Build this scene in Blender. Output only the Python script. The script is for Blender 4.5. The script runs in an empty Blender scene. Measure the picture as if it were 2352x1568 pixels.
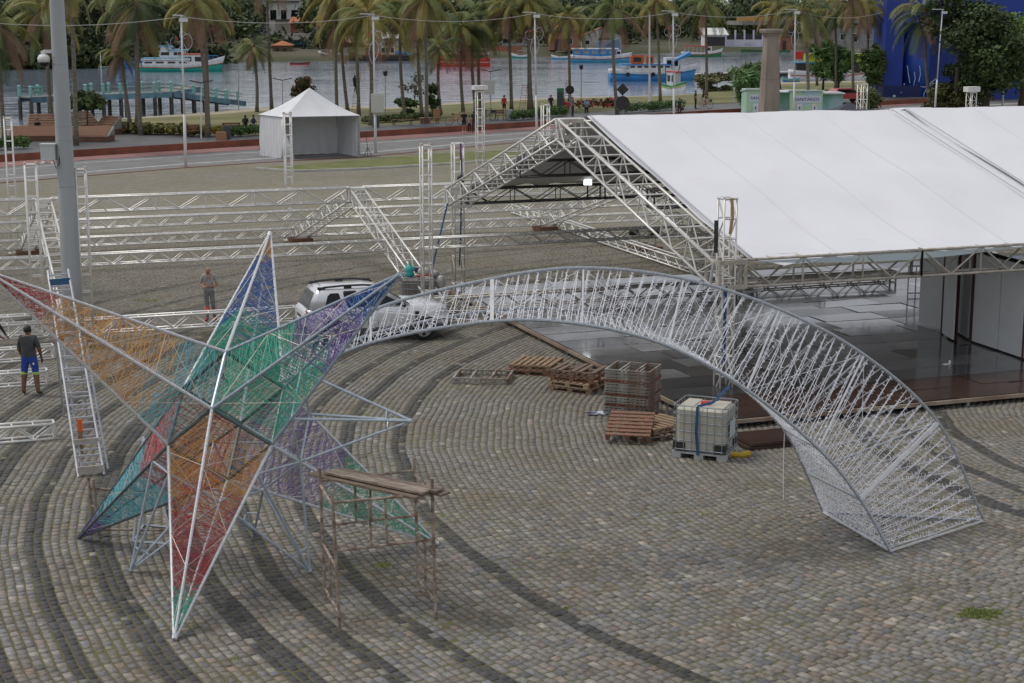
import bpy, math, random
import numpy as np
from mathutils import Vector, Matrix, noise as mnoise
random.seed(7)
R = math.radians
scene = bpy.context.scene
col = scene.collection

# ---------------------------------------------------------------- camera
CAM_H = 9.4
PITCH = math.atan(754 / 3800.0)
cam_d = bpy.data.cameras.new('camera')
cam = bpy.data.objects.new('camera', cam_d)
col.objects.link(cam)
cam.location = (0, 0, CAM_H)
cam.rotation_euler = (math.pi / 2 - PITCH, 0, 0)
cam_d.sensor_width = 36.0
cam_d.lens = 3800.0 / 2352.0 * 36.0
cam_d.clip_start = 0.5
cam_d.clip_end = 6000
scene.camera = cam

# ---------------------------------------------------------------- sky and sun
SUN_EL, SUN_AZ = 58, 285          # degrees; azimuth clockwise from +Y (high at the left)
world = bpy.data.worlds.new('World')
scene.world = world
world.use_nodes = True
wn, wl = world.node_tree.nodes, world.node_tree.links
wn.clear()
w_out = wn.new('ShaderNodeOutputWorld')
w_bg = wn.new('ShaderNodeBackground')
w_sky = wn.new('ShaderNodeTexSky')
w_sky.sky_type = 'NISHITA'
w_sky.sun_disc = False
w_sky.sun_elevation = R(SUN_EL)
w_sky.sun_rotation = R(SUN_AZ)
w_sky.air_density = 1.2
w_sky.dust_density = 0.8
w_tc = wn.new('ShaderNodeTexCoord')
w_map = wn.new('ShaderNodeMapping')
w_map.inputs['Scale'].default_value = (1, 1, 2.6)
w_noise = wn.new('ShaderNodeTexNoise')
w_noise.inputs['Scale'].default_value = 2.3
w_noise.inputs['Detail'].default_value = 6
w_ramp = wn.new('ShaderNodeValToRGB')
w_ramp.color_ramp.elements[0].position = 0.36
w_ramp.color_ramp.elements[0].color = (0.55, 0.55, 0.55, 1)
w_ramp.color_ramp.elements[1].position = 0.62
w_ramp.color_ramp.elements[1].color = (1, 1, 1, 1)
w_mix = wn.new('ShaderNodeMixRGB')
w_mix.inputs['Color2'].default_value = (10.8, 11.0, 11.7, 1)   # cloud deck
w_bg.inputs['Strength'].default_value = 0.060
wl.new(w_tc.outputs['Generated'], w_map.inputs['Vector'])
wl.new(w_map.outputs['Vector'], w_noise.inputs['Vector'])
wl.new(w_noise.outputs['Fac'], w_ramp.inputs['Fac'])
wl.new(w_ramp.outputs['Color'], w_mix.inputs['Fac'])
wl.new(w_sky.outputs['Color'], w_mix.inputs['Color1'])
wl.new(w_mix.outputs['Color'], w_bg.inputs['Color'])
wl.new(w_bg.outputs['Background'], w_out.inputs['Surface'])
sun_d = bpy.data.lights.new('sun', 'SUN')
sun_d.energy = 1.5
sun_d.angle = R(14)
sun_d.color = (1.0, 0.95, 0.88)
sun = bpy.data.objects.new('sun', sun_d)
col.objects.link(sun)
_az, _el = R(SUN_AZ), R(SUN_EL)
_to_sun = Vector((math.sin(_az) * math.cos(_el), math.cos(_az) * math.cos(_el), math.sin(_el)))
sun.rotation_euler = _to_sun.to_track_quat('Z', 'Y').to_euler()
sun.location = (-20, -30, 60)
vs = scene.view_settings
vs.view_transform = 'Standard'
vs.look = 'None'
vs.exposure = 0.08
vs.gamma = 1.0
vs.use_curve_mapping = False

# ---------------------------------------------------------------- measuring helpers
SP, CP = math.sin(PITCH), math.cos(PITCH)
def G(u, v, z=0.0):
    """ground point (height z) seen at survey coordinates u, v"""
    x, y = (u - 1176) / 3800.0, -(v - 784) / 3800.0
    d = Vector((x, CP + y * SP, -SP + y * CP))
    t = (z - CAM_H) / d.z
    return Vector((d.x * t, d.y * t, z))
def AY(u, v, Y):
    """point at distance Y"""
    x, y = (u - 1176) / 3800.0, -(v - 784) / 3800.0
    d = Vector((x, CP + y * SP, -SP + y * CP))
    t = Y / d.y
    return Vector((d.x * t, Y, CAM_H + d.z * t))

# ---------------------------------------------------------------- materials
MATS = {}
def mat(name, c, c2=None, scale=4.0, rough=0.6, metal=0.0, bump=0.0, bscale=30.0, detail=4, attr=None,
        coord='Object', emit=None, trans=0.0, spec=0.5, stretch=None, lo=0.35, hi=0.65, coat=0.0):
    if name in MATS:
        return MATS[name]
    m = bpy.data.materials.new(name)
    m.use_nodes = True
    n, l = m.node_tree.nodes, m.node_tree.links
    b = n['Principled BSDF']
    b.inputs['Roughness'].default_value = rough
    b.inputs['Metallic'].default_value = metal
    b.inputs['Specular IOR Level'].default_value = spec
    if coat:
        b.inputs['Coat Weight'].default_value = coat
        b.inputs['Coat Roughness'].default_value = 0.060
    tc = n.new('ShaderNodeTexCoord')
    src = tc.outputs[coord]
    if stretch:
        mp = n.new('ShaderNodeMapping')
        mp.inputs['Scale'].default_value = stretch
        l.new(src, mp.inputs['Vector'])
        src = mp.outputs['Vector']
    base = None
    if attr:
        a = n.new('ShaderNodeVertexColor')
        a.layer_name = attr
        base = a.outputs['Color']
    if c2 is not None:
        nz = n.new('ShaderNodeTexNoise')
        nz.inputs['Scale'].default_value = scale
        nz.inputs['Detail'].default_value = detail
        l.new(src, nz.inputs['Vector'])
        rp = n.new('ShaderNodeMapRange')
        rp.inputs['From Min'].default_value = lo
        rp.inputs['From Max'].default_value = hi
        l.new(nz.outputs['Fac'], rp.inputs['Value'])
        mx = n.new('ShaderNodeMixRGB')
        mx.inputs['Color1'].default_value = (*c, 1)
        mx.inputs['Color2'].default_value = (*c2, 1)
        l.new(rp.outputs['Result'], mx.inputs['Fac'])
        if base is not None:
            mm = n.new('ShaderNodeMixRGB')
            mm.blend_type = 'MULTIPLY'
            mm.inputs['Fac'].default_value = 1.0
            l.new(base, mm.inputs['Color1'])
            l.new(mx.outputs['Color'], mm.inputs['Color2'])
            base = mm.outputs['Color']
        else:
            base = mx.outputs['Color']
    if base is not None:
        l.new(base, b.inputs['Base Color'])
    else:
        b.inputs['Base Color'].default_value = (*c, 1)
    if bump:
        bn = n.new('ShaderNodeTexNoise')
        bn.inputs['Scale'].default_value = bscale
        bn.inputs['Detail'].default_value = 5
        l.new(src, bn.inputs['Vector'])
        bp = n.new('ShaderNodeBump')
        bp.inputs['Strength'].default_value = bump
        bp.inputs['Distance'].default_value = 0.02
        l.new(bn.outputs['Fac'], bp.inputs['Height'])
        l.new(bp.outputs['Normal'], b.inputs['Normal'])
    if emit:
        b.inputs['Emission Color'].default_value = (*emit[:3], 1)
        b.inputs['Emission Strength'].default_value = emit[3]
    if trans:
        b.inputs['Transmission Weight'].default_value = trans
    MATS[name] = m
    return m

ALU = mat('aluminium', (0.78, 0.77, 0.74), (0.64, 0.62, 0.58), 3, 0.36, 0.25)
ALU2 = mat('aluminium_dull', (0.52, 0.49, 0.44), (0.38, 0.34, 0.28), 6, 0.55, 0.25)
STEEL = mat('galvanised_steel', (0.40, 0.43, 0.46), (0.28, 0.30, 0.33), 9, 0.42, 0.6)
BLACK = mat('black_paint', (0.02, 0.02, 0.022), (0.035, 0.035, 0.035), 5, 0.5)
RUBBER = mat('rubber', (0.015, 0.015, 0.015), None, rough=0.8)
WHITE = mat('white_paint', (0.78, 0.78, 0.78), (0.66, 0.66, 0.65), 3, 0.5)
RUST = mat('rusty_pipe', (0.16, 0.10, 0.07), (0.40, 0.34, 0.28), 7, 0.8, 0.1, bump=0.4, bscale=60)
WOOD = mat('pallet_wood', (0.34, 0.22, 0.13), (0.21, 0.15, 0.10), 4, 0.85, stretch=(1, 6, 6), bump=0.3)
WOODG = mat('grey_wood', (0.24, 0.18, 0.135), (0.13, 0.095, 0.07), 4, 0.9, stretch=(1.5, 8, 8), bump=0.4)
SKIN = mat('skin', (0.42, 0.23, 0.15), (0.34, 0.17, 0.11), 12, 0.6)
SKIND = mat('skin_dark', (0.20, 0.105, 0.065), (0.15, 0.075, 0.05), 12, 0.6)
HAIR = mat('hair_black', (0.012, 0.010, 0.009), None, rough=0.6)
GLASS = mat('dark_glass', (0.012, 0.015, 0.018), None, rough=0.06, spec=0.5)

# ---------------------------------------------------------------- geometry helpers
class MB:
    """collects faces; build() links them as one mesh object"""
    def __init__(self, T=None):
        self.v, self.f = [], []
        self.o = Vector((0, 0, 0))
        if T is not None:
            self.o = Vector(T.location)
        self.M = None
    def add(self, vs_, fs_):
        k = len(self.v)
        if self.M is not None:
            vs_ = [self.M @ Vector(p) for p in vs_]
        o = self.o
        self.v += [(p[0] - o.x, p[1] - o.y, p[2] - o.z) for p in vs_]
        self.f += [tuple(i + k for i in f) for f in fs_]
        return self
    def poly(self, *pts):
        return self.add(pts, [tuple(range(len(pts)))])
    def box(self, c, s, rz=0.0, Mx=None):
        hx, hy, hz = s[0] / 2, s[1] / 2, s[2] / 2
        pts = [Vector((x, y, z)) for x in (-hx, hx) for y in (-hy, hy) for z in (-hz, hz)]
        m = Mx if Mx is not None else Matrix.Rotation(rz, 3, 'Z')
        pts = [m @ p + Vector(c) for p in pts]
        return self.add(pts, [(0, 1, 3, 2), (4, 6, 7, 5), (0, 4, 5, 1), (2, 3, 7, 6), (0, 2, 6, 4), (1, 5, 7, 3)])
    def beam(self, p, q, w, h, up=Vector((0, 0, 1))):
        """rectangular bar from p to q"""
        p, q = Vector(p), Vector(q)
        d = (q - p)
        L = d.length
        if L < 1e-6: return self
        d /= L
        s = d.cross(up)
        if s.length < 1e-4: s = d.cross(Vector((1, 0, 0)))
        s.normalize()
        u = s.cross(d)
        pts = []
        for e in (p, q):
            for a, b in ((-1, -1), (1, -1), (1, 1), (-1, 1)):
                pts.append(e + s * (a * w / 2) + u * (b * h / 2))
        return self.add(pts, [(3, 2, 1, 0), (4, 5, 6, 7), (0, 1, 5, 4), (1, 2, 6, 5), (2, 3, 7, 6), (3, 0, 4, 7)])
    def bar(self, p, q, r, n=6, r2=None, cap=True):
        p, q = Vector(p), Vector(q)
        d = q - p
        if d.length < 1e-6: return self
        d.normalize()
        s = d.cross(Vector((0, 0, 1)) if abs(d.z) < 0.95 else Vector((1, 0, 0)))
        s.normalize()
        u = s.cross(d)
        r2 = r if r2 is None else r2
        pts = []
        for e, rr in ((p, r), (q, r2)):
            for i in range(n):
                a = 2 * math.pi * i / n
                pts.append(e + (s * math.cos(a) + u * math.sin(a)) * rr)
        fs = [(i, i + n, (i + 1) % n + n, (i + 1) % n) for i in range(n)]
        if cap:
            fs += [tuple(range(n)), tuple(range(2 * n - 1, n - 1, -1))]
        return self.add(pts, fs)
    def tube(self, pts, r, n=6, cap=True):
        pts = [Vector(p) for p in pts]
        rs = r if isinstance(r, (list, tuple)) else [r] * len(pts)
        vs_, fs = [], []
        prev = None
        for i, p in enumerate(pts):
            d = (pts[min(i + 1, len(pts) - 1)] - pts[max(i - 1, 0)])
            d.normalize()
            ref = prev if prev is not None else (Vector((0, 0, 1)) if abs(d.z) < 0.9 else Vector((1, 0, 0)))
            s = d.cross(ref)
            if s.length < 1e-4: s = d.cross(Vector((0, 1, 0)))
            s.normalize()
            u = s.cross(d); u.normalize()
            prev = u
            for k in range(n):
                a = 2 * math.pi * k / n
                vs_.append(p + (s * math.cos(a) + u * math.sin(a)) * rs[i])
        for i in range(len(pts) - 1):
            for k in range(n):
                a, b = i * n + k, i * n + (k + 1) % n
                fs.append((a, a + n, b + n, b))
        if cap:
            fs += [tuple(range(n)), tuple(range(len(vs_) - 1, len(vs_) - n - 1, -1))]
        return self.add(vs_, fs)
    def lathe(self, prof, c=(0, 0, 0), n=16, axis='Z'):
        vs_, fs = [], []
        c = Vector(c)
        for r, z in prof:
            for k in range(n):
                a = 2 * math.pi * k / n
                if axis == 'Z': p = Vector((r * math.cos(a), r * math.sin(a), z))
                elif axis == 'Y': p = Vector((r * math.cos(a), z, r * math.sin(a)))
                else: p = Vector((z, r * math.cos(a), r * math.sin(a)))
                vs_.append(c + p)
        for i in range(len(prof) - 1):
            for k in range(n):
                a, b = i * n + k, i * n + (k + 1) % n
                fs.append((a, b, b + n, a + n))
        fs += [tuple(range(n - 1, -1, -1)), tuple(range(len(vs_) - n, len(vs_)))]
        return self.add(vs_, fs)
    def loft(self, secs, cap=True, closed=True):
        n = len(secs[0])
        vs_ = [p for s in secs for p in s]
        fs = []
        for i in range(len(secs) - 1):
            for k in range(n if closed else n - 1):
                a, b = i * n + k, i * n + (k + 1) % n
                fs.append((a, b, b + n, a + n))
        if cap:
            fs += [tuple(range(n - 1, -1, -1)), tuple(range(len(vs_) - n, len(vs_)))]
        return self.add(vs_, fs)
    def ell(self, c, r, nu=10, nv=7):
        prof = [(max(1e-3, math.sin(math.pi * i / nv)), -math.cos(math.pi * i / nv)) for i in range(nv + 1)]
        vs_, fs = [], []
        for s, z in prof:
            for k in range(nu):
                a = 2 * math.pi * k / nu
                vs_.append((c[0] + r[0] * s * math.cos(a), c[1] + r[1] * s * math.sin(a), c[2] + r[2] * z))
        for i in range(nv):
            for k in range(nu):
                a, b = i * nu + k, i * nu + (k + 1) % nu
                fs.append((a, b, b + nu, a + nu))
        return self.add(vs_, fs)
    def build(self, name, m=None, parent=None, smooth=False, label=None):
        me = bpy.data.meshes.new(name)
        me.from_pydata(self.v, [], self.f)
        me.update()
        if smooth:
            me.shade_smooth()
        o = bpy.data.objects.new(name, me)
        col.objects.link(o)
        if m: me.materials.append(m)
        if parent: o.parent = parent
        if label: o['label'] = label
        return o

def tag(o, label, cat, group=None):
    o['label'] = label; o['category'] = cat
    if group: o['group'] = group
    return o
def thing(name, label, cat, loc=(0, 0, 0), rz=0.0, group=None):
    o = bpy.data.objects.new(name, None)
    col.objects.link(o)
    o.empty_display_size = 0.3
    o.location = loc
    o.rotation_euler = (0, 0, rz)
    return tag(o, label, cat, group)
def struct(o):
    o['kind'] = 'structure'; return o
def stuff(o):
    o['kind'] = 'stuff'; return o
KIDS = {}
def kids(o):
    return list(o.children)
def copy_tree(o, parent=None):
    c = o.copy()
    col.objects.link(c)
    c.parent = parent
    for ch in kids(o):
        copy_tree(ch, c)
    return c
def place(o, loc, rz=0.0, label=None, s=None):
    o.location = loc
    o.rotation_euler = (0, 0, rz)
    if label: o['label'] = label
    if s: o.scale = (s, s, s)
    return o
def lerp(a, b, t): return a + (b - a) * t
def interp(pts, n):
    """smooth (Catmull-Rom) resampling of 3-D points into n+1 points"""
    pts = [Vector(p) for p in pts]
    P = [pts[0] * 2 - pts[1]] + pts + [pts[-1] * 2 - pts[-2]]
    L = [0.0]
    for a, b in zip(pts, pts[1:]): L.append(L[-1] + (b - a).length)
    out = []
    for i in range(n + 1):
        s = L[-1] * i / n
        k = 0
        while k < len(pts) - 2 and L[k + 1] < s: k += 1
        t = (s - L[k]) / max(1e-6, L[k + 1] - L[k])
        p0, p1, p2, p3 = P[k], P[k + 1], P[k + 2], P[k + 3]
        out.append(0.5 * ((2 * p1) + (p2 - p0) * t + (2 * p0 - 5 * p1 + 4 * p2 - p3) * t * t + (3 * p1 - p0 - 3 * p2 + p3) * t ** 3))
    return out
# ================================================================ SETTING
RING = Vector((20.6, 37.0))            # centre of the paving rings
DARK_R = [10.4, 11.5, 12.65, 23.15, 24.3, 25.4, 26.63, 27.75, 29.25, 30.4, 31.5, 32.65, 34.9, 36.1, 38.3]
STONE_FAR = 72.0

def sheet(name, m, pts, T=None, thick=None):
    b = MB(T)
    b.poly(*pts)
    return b.build(name, m)

# ---- far paving: ring rows too small to tell apart
def paving_material():
    m = bpy.data.materials.new('far_cobbles'); m.use_nodes = True
    n, l = m.node_tree.nodes, m.node_tree.links
    b = n['Principled BSDF']; b.inputs['Roughness'].default_value = 0.85
    tc = n.new('ShaderNodeTexCoord')
    sep = n.new('ShaderNodeSeparateXYZ'); l.new(tc.outputs['Object'], sep.inputs[0])
    def M(op, a, c=None):
        q = n.new('ShaderNodeMath'); q.operation = op
        for i, s in enumerate((a, c)):
            if s is None: continue
            if isinstance(s, (int, float)): q.inputs[i].default_value = s
            else: l.new(s, q.inputs[i])
        return q.outputs[0]
    dx, dy = M('SUBTRACT', sep.outputs[0], RING.x), M('SUBTRACT', sep.outputs[1], RING.y)
    r = M('SQRT', M('ADD', M('MULTIPLY', dx, dx), M('MULTIPLY', dy, dy)))
    th = M('MULTIPLY', M('ARCTAN2', dy, dx), 40.0)
    cmb = n.new('ShaderNodeCombineXYZ'); l.new(th, cmb.inputs[0]); l.new(r, cmb.inputs[1])
    br = n.new('ShaderNodeTexBrick')
    br.inputs['Scale'].default_value = 1.0
    br.inputs['Brick Width'].default_value = 0.19
    br.inputs['Row Height'].default_value = 0.16
    br.inputs['Mortar Size'].default_value = 0.018
    br.inputs['Color1'].default_value = (0.195, 0.183, 0.15, 1)
    br.inputs['Color2'].default_value = (0.30, 0.278, 0.225, 1)
    br.inputs['Mortar'].default_value = (0.15, 0.13, 0.08, 1)
    l.new(cmb.outputs[0], br.inputs['Vector'])
    # dark double rows
    fr = M('FRACT', M('DIVIDE', M('SUBTRACT', r, 23.0), 1.15))
    band = M('LESS_THAN', fr, 0.27)
    nz = n.new('ShaderNodeTexNoise'); nz.inputs['Scale'].default_value = 0.5
    cm2 = n.new('ShaderNodeCombineXYZ'); l.new(M('DIVIDE', r, 3.0), cm2.inputs[0]); l.new(M('MULTIPLY', th, 0.008), cm2.inputs[1])
    l.new(cm2.outputs[0], nz.inputs['Vector'])
    gate = M('GREATER_THAN', nz.outputs['Fac'], 0.49)
    dk = M('MULTIPLY', M('MULTIPLY', band, gate), 0.72)
    mx = n.new('ShaderNodeMixRGB'); l.new(dk, mx.inputs['Fac']); l.new(br.outputs['Color'], mx.inputs['Color1'])
    mx.inputs['Color2'].default_value = (0.14, 0.135, 0.12, 1)
    # moss and dirt
    n2 = n.new('ShaderNodeTexNoise'); n2.inputs['Scale'].default_value = 0.22; n2.inputs['Detail'].default_value = 8
    n2.inputs['Roughness'].default_value = 0.7
    l.new(tc.outputs['Object'], n2.inputs['Vector'])
    mr = n.new('ShaderNodeMapRange'); mr.inputs['From Min'].default_value = 0.40; mr.inputs['From Max'].default_value = 0.66
    mr.inputs['To Max'].default_value = 0.6
    l.new(n2.outputs['Fac'], mr.inputs['Value'])
    mx2 = n.new('ShaderNodeMixRGB'); l.new(mr.outputs[0], mx2.inputs['Fac']); l.new(mx.outputs[0], mx2.inputs['Color1'])
    mx2.inputs['Color2'].default_value = (0.165, 0.152, 0.078, 1)
    l.new(mx2.outputs[0], b.inputs['Base Color'])
    bp = n.new('ShaderNodeBump'); bp.inputs['Distance'].default_value = 0.02; bp.inputs['Strength'].default_value = 0.7
    inv = M('SUBTRACT', 1.0, br.outputs['Fac'])
    l.new(inv, bp.inputs['Height']); l.new(bp.outputs[0], b.inputs['Normal'])
    return m

WALL_B = [(-120, 382), (0, 372), (196, 359), (590, 334), (831, 316), (1180, 294), (1572, 268), (1900, 248), (2300, 226)]
wall_pts = [G(u, v) for u, v in WALL_B]
PL_FAR = [(-120, 428), (0, 418), (427, 383), (590, 372), (826, 359), (1180, 326), (1500, 299), (2352, 243)]
plaza = sheet('plaza', paving_material(), [(-70, -30, -0.02), (90, -30, -0.02), (160, 330, -0.02)] +
              [Vector((p.x, p.y, -0.02)) for p in reversed([G(u, v) for u, v in PL_FAR])] + [Vector((-70, 85, -0.02))])
struct(plaza)

BED = mat('joint_sand', (0.115, 0.095, 0.06), (0.12, 0.115, 0.04), 0.9, 0.95, bump=0.6, bscale=25, detail=8, lo=0.42, hi=0.58)
bed = struct(sheet('paving_bed', BED, [(-27, 13, -0.006), (27, 13, -0.006), (27, STONE_FAR, -0.006), (-27, STONE_FAR, -0.006)]))

# ---- cobbles
rng = np.random.default_rng(11)
def stone_cols(n, dark, rr=None):
    pal = np.array([(0.325, 0.31, 0.29), (0.27, 0.275, 0.285), (0.22, 0.23, 0.25), (0.35, 0.33, 0.30),
                    (0.37, 0.305, 0.265), (0.50, 0.465, 0.42), (0.29, 0.275, 0.255), (0.37, 0.36, 0.345), (0.29, 0.25, 0.215)])
    w = np.array([.27, .17, .07, .17, .05, .025, .15, .07, .05]); w /= w.sum()
    c = pal[rng.choice(len(pal), n, p=w)] * rng.uniform(0.62, 1.06, (n, 1))
    d = np.array((0.075, 0.076, 0.080)) * rng.uniform(0.75, 1.35, (n, 1))
    return np.where(dark[:, None], d, c)
DECK_A = Vector((math.sin(R(70)), math.cos(R(70)), 0))       # along the tents
DECK_B = Vector((-DECK_A.y, DECK_A.x, 0))                    # across, away from the viewer
DECK_O = G(1640, 988)                                        # near corner of the stage floor
st = []
r = 6.0
while r < 60.0:
    L = rng.uniform(0.15, 0.245, int(2 * math.pi * r / 0.18))
    a = rng.uniform(0, 6.28) + np.cumsum(L) / r
    k = a - a[0] < 2 * math.pi - 0.15 / r
    a, L = a[k], L[k]
    dark = np.zeros(len(a), bool)
    dist = min(abs(r - d) for d in DARK_R)
    if dist < 0.17: dark[:] = rng.random(len(a)) < 0.965
    if abs(r - 24.3) < 0.17: dark &= RING.y + r * np.sin(a) > 29.8
    wob = 0.03 * np.sin(a * 23 + r) + 0.015 * np.sin(a * 61)
    st.append(np.c_[np.full(len(a), r) + wob, a, L, dark])
    r += 0.151
st = np.vstack(st)
SX, SY = RING.x + st[:, 0] * np.cos(st[:, 1]), RING.y + st[:, 0] * np.sin(st[:, 1])
half = np.abs(SX) < 0.345 * SY + 3.0
da = (SX - DECK_O.x) * DECK_A.x + (SY - DECK_O.y) * DECK_A.y
db = (SX - DECK_O.x) * DECK_B.x + (SY - DECK_O.y) * DECK_B.y
under = (da > 0.4) & (db > 0.4) & (db < 19.5)
ok = half & (SY > 18.3) & (SY < STONE_FAR) & ~under
st, SX, SY = st[ok], SX[ok], SY[ok]
NS = len(st)
ca, sa = np.cos(st[:, 1]), np.sin(st[:, 1])
hw = 0.151 / 2 - 0.009 + rng.uniform(-0.007, 0.003, NS)
hl = st[:, 2] / 2 - 0.008
zt = rng.uniform(0.0, 0.010, NS) + 0.006 * np.sin(SX * 1.3) * np.sin(SY * 1.1)
def corners(inset, z, jit):
    out = []
    for sw, sl in ((-1, -1), (1, -1), (1, 1), (-1, 1)):
        w = sw * (hw - inset) + rng.uniform(-jit, jit, NS)
        q = sl * (hl - inset) + rng.uniform(-jit, jit, NS)
        out.append(np.c_[SX + w * ca - q * sa, SY + w * sa + q * ca, z + rng.uniform(-0.003, 0.003, NS)])
    return np.stack(out, 1)
V = np.concatenate([corners(0.0, zt - 0.03, 0.007), corners(0.006, zt, 0.010)], 1)      # NS x 8 x 3
Cc = stone_cols(NS, st[:, 3] > 0.5)
plain = (st[:, 3] < 0.5) & (rng.random(NS) < np.clip((SY - 25) / 10, 0.30, 0.86))
Cc[plain] = np.array((0.25, 0.24, 0.22)) * rng.uniform(0.84, 1.12, (plain.sum(), 1))
Cc *= np.array((0.86, 0.855, 0.845))
worn = np.clip((SY - 42) / 22, 0, 1)[:, None] * 0.62        # mossier, paler stones towards the road
Cc = Cc * (1 - worn) + np.array((0.225, 0.205, 0.15)) * rng.uniform(0.9, 1.1, (NS, 1)) * worn
near = np.argsort(SY + np.abs(SX) * 0.0)
inframe = np.abs(SX) < 0.30 * SY
near = [i for i in near if inframe[i] and SY[i] > 20.6][:300]
rest = np.ones(NS, bool); rest[near] = False
COB = mat('cobble_stone', (1.12, 1.1, 1.08), (0.70, 0.70, 0.71), 14, 0.72, bump=0.5, bscale=45, attr='Col', detail=6)
def dirt(m, scale, c, amount, lo, hi):
    n, l = m.node_tree.nodes, m.node_tree.links
    bs = n['Principled BSDF']; old = bs.inputs['Base Color'].links[0].from_socket
    ge = n.new('ShaderNodeNewGeometry'); nz = n.new('ShaderNodeTexNoise')
    nz.inputs['Scale'].default_value = scale; nz.inputs['Detail'].default_value = 9; nz.inputs['Roughness'].default_value = 0.68
    l.new(ge.outputs['Position'], nz.inputs['Vector'])
    mr = n.new('ShaderNodeMapRange'); mr.inputs['From Min'].default_value = lo; mr.inputs['From Max'].default_value = hi; mr.inputs['To Max'].default_value = amount
    l.new(nz.outputs['Fac'], mr.inputs['Value'])
    mx = n.new('ShaderNodeMixRGB'); mx.blend_type = 'MULTIPLY'; l.new(mr.outputs[0], mx.inputs['Fac']); l.new(old, mx.inputs['Color1']); mx.inputs['Color2'].default_value = (*c, 1)
    l.new(mx.outputs[0], bs.inputs['Base Color'])
dirt(COB, 0.5, (0.84, 0.76, 0.60), 0.85, 0.45, 0.66)
dirt(COB, 1.7, (0.62, 0.64, 0.34), 0.9, 0.58, 0.72)
def np_mesh(name, verts, quads, cols_face, material):
    me = bpy.data.meshes.new(name)
    me.vertices.add(len(verts)); me.vertices.foreach_set('co', verts.astype(np.float32).ravel())
    me.loops.add(quads.size); me.loops.foreach_set('vertex_index', quads.astype(np.int32).ravel())
    me.polygons.add(len(quads))
    me.polygons.foreach_set('loop_start', np.arange(0, quads.size, 4, dtype=np.int32))
    me.polygons.foreach_set('loop_total', np.full(len(quads), 4, np.int32))
    me.update(calc_edges=True)
    if cols_face is not None:
        at = me.color_attributes.new('Col', 'FLOAT_COLOR', 'CORNER')
        c4 = np.ones((quads.size, 4), np.float32); c4[:, :3] = np.repeat(cols_face, 4, 0)
        at.data.foreach_set('color', c4.ravel())
    me.materials.append(material)
    return me
FQ = np.array([(4, 5, 6, 7), (0, 1, 5, 4), (1, 2, 6, 5), (2, 3, 7, 6), (3, 0, 4, 7)])
Vr = V[rest]
quads = (np.arange(len(Vr))[:, None, None] * 8 + FQ[None]).reshape(-1, 4)
me = np_mesh('cobblestones', Vr.reshape(-1, 3), quads, np.repeat(Cc[rest], 5, 0), COB)
cob = bpy.data.objects.new('cobblestones', me); col.objects.link(cob)
stuff(cob); cob.parent = bed
# the nearest three hundred stones, one object each
protos = {}
for dk in (0, 1):
    for k in range(14 if not dk else 5):
        c0 = stone_cols(1, np.array([bool(dk)]))
        j = lambda: random.uniform(-0.05, 0.05)
        vv = np.array([(sx * 0.5 * i + j() * .5, sy * 0.5 * i + j() * .5, z) for i, z in ((1, -0.03), (0.86, 0.0)) for sx, sy in ((-1, -1), (1, -1), (1, 1), (-1, 1))])
        protos[dk, k] = np_mesh('cobblestone', vv, FQ, np.repeat(c0, 5, 0), COB)
for i in near:
    dk = int(st[i, 3] > 0.5)
    o = bpy.data.objects.new('cobblestone', protos[dk, random.randrange(14 if not dk else 5)])
    col.objects.link(o)
    o.parent = bed
    o.location = (SX[i], SY[i], zt[i])
    o.rotation_euler = (0, 0, st[i, 1])
    o.scale = (hw[i] * 2, hl[i] * 2, 1)

# ---- road, path, retaining wall, promenade, lawn
def strip(name, m, A, B, za, zb):
    """surface between two surveyed lines (same number of points)"""
    b = MB()
    pa = [G(u, v, za) for u, v in A]; pb = [G(u, v, zb) for u, v in B]
    n = len(pa)
    b.add(pa + pb, [(i, i + 1, n + i + 1, n + i) for i in range(n - 1)])
    return b.build(name, m)
X6 = [-120, 0, 196, 427, 590, 831, 1180, 1572, 1900, 2352]
def vline(pts, xs=X6):
    out = []
    for x in xs:
        k = 0
        while k < len(pts) - 2 and pts[k + 1][0] < x: k += 1
        (x0, y0), (x1, y1) = pts[k], pts[k + 1]
        out.append((x, y0 + (y1 - y0) * (x - x0) / (x1 - x0)))
    return out
ROAD_F = [(-120, 394), (0, 384), (196, 367), (590, 343), (831, 324), (1180, 301), (1572, 273), (2352, 224)]
WALL_T = [(-120, 367), (0, 357), (196, 344), (590, 319), (830, 304), (1180, 281), (1572, 257), (1711, 247), (2352, 210)]
PROM_F = [(-120, 318), (0, 312), (200, 305), (269, 308), (414, 311), (590, 310), (831, 291), (1000, 283), (1180, 270), (1560, 243), (1711, 234), (2352, 200)]
SHORE = [(-120, 298), (0, 294), (176, 279), (301, 270), (402, 263), (502, 256), (590, 247), (831, 244), (897, 247), (1017, 237), (1181, 227), (1336, 222), (1422, 221), (1527, 219), (1608, 214), (1670, 204), (1800, 188), (2352, 178)]
ASPH = mat('asphalt', (0.20, 0.197, 0.195), (0.155, 0.152, 0.15), 0.6, 0.8, bump=0.3, bscale=60, detail=8)
struct(strip('road', ASPH, vline(PL_FAR), vline(ROAD_F), 0.0, 0.0))
PINK = mat('pink_path', (0.30, 0.155, 0.14), (0.24, 0.12, 0.11), 0.8, 0.8, detail=7)
struct(strip('cycle_path', PINK, vline(ROAD_F), vline(WALL_B), 0.02, 0.02))
LINE = mat('road_paint', (0.50, 0.50, 0.49), (0.30, 0.30, 0.29), 1.5, 0.7, detail=7)
REDK = mat('red_edge', (0.25, 0.09, 0.06), (0.16, 0.08, 0.06), 2, 0.8)
def off(line, d): return [(x, y + d) for x, y in line]
struct(strip('road_line', LINE, off(vline(PL_FAR), -6.5), off(vline(PL_FAR), -8.2), 0.004, 0.004))
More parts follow.
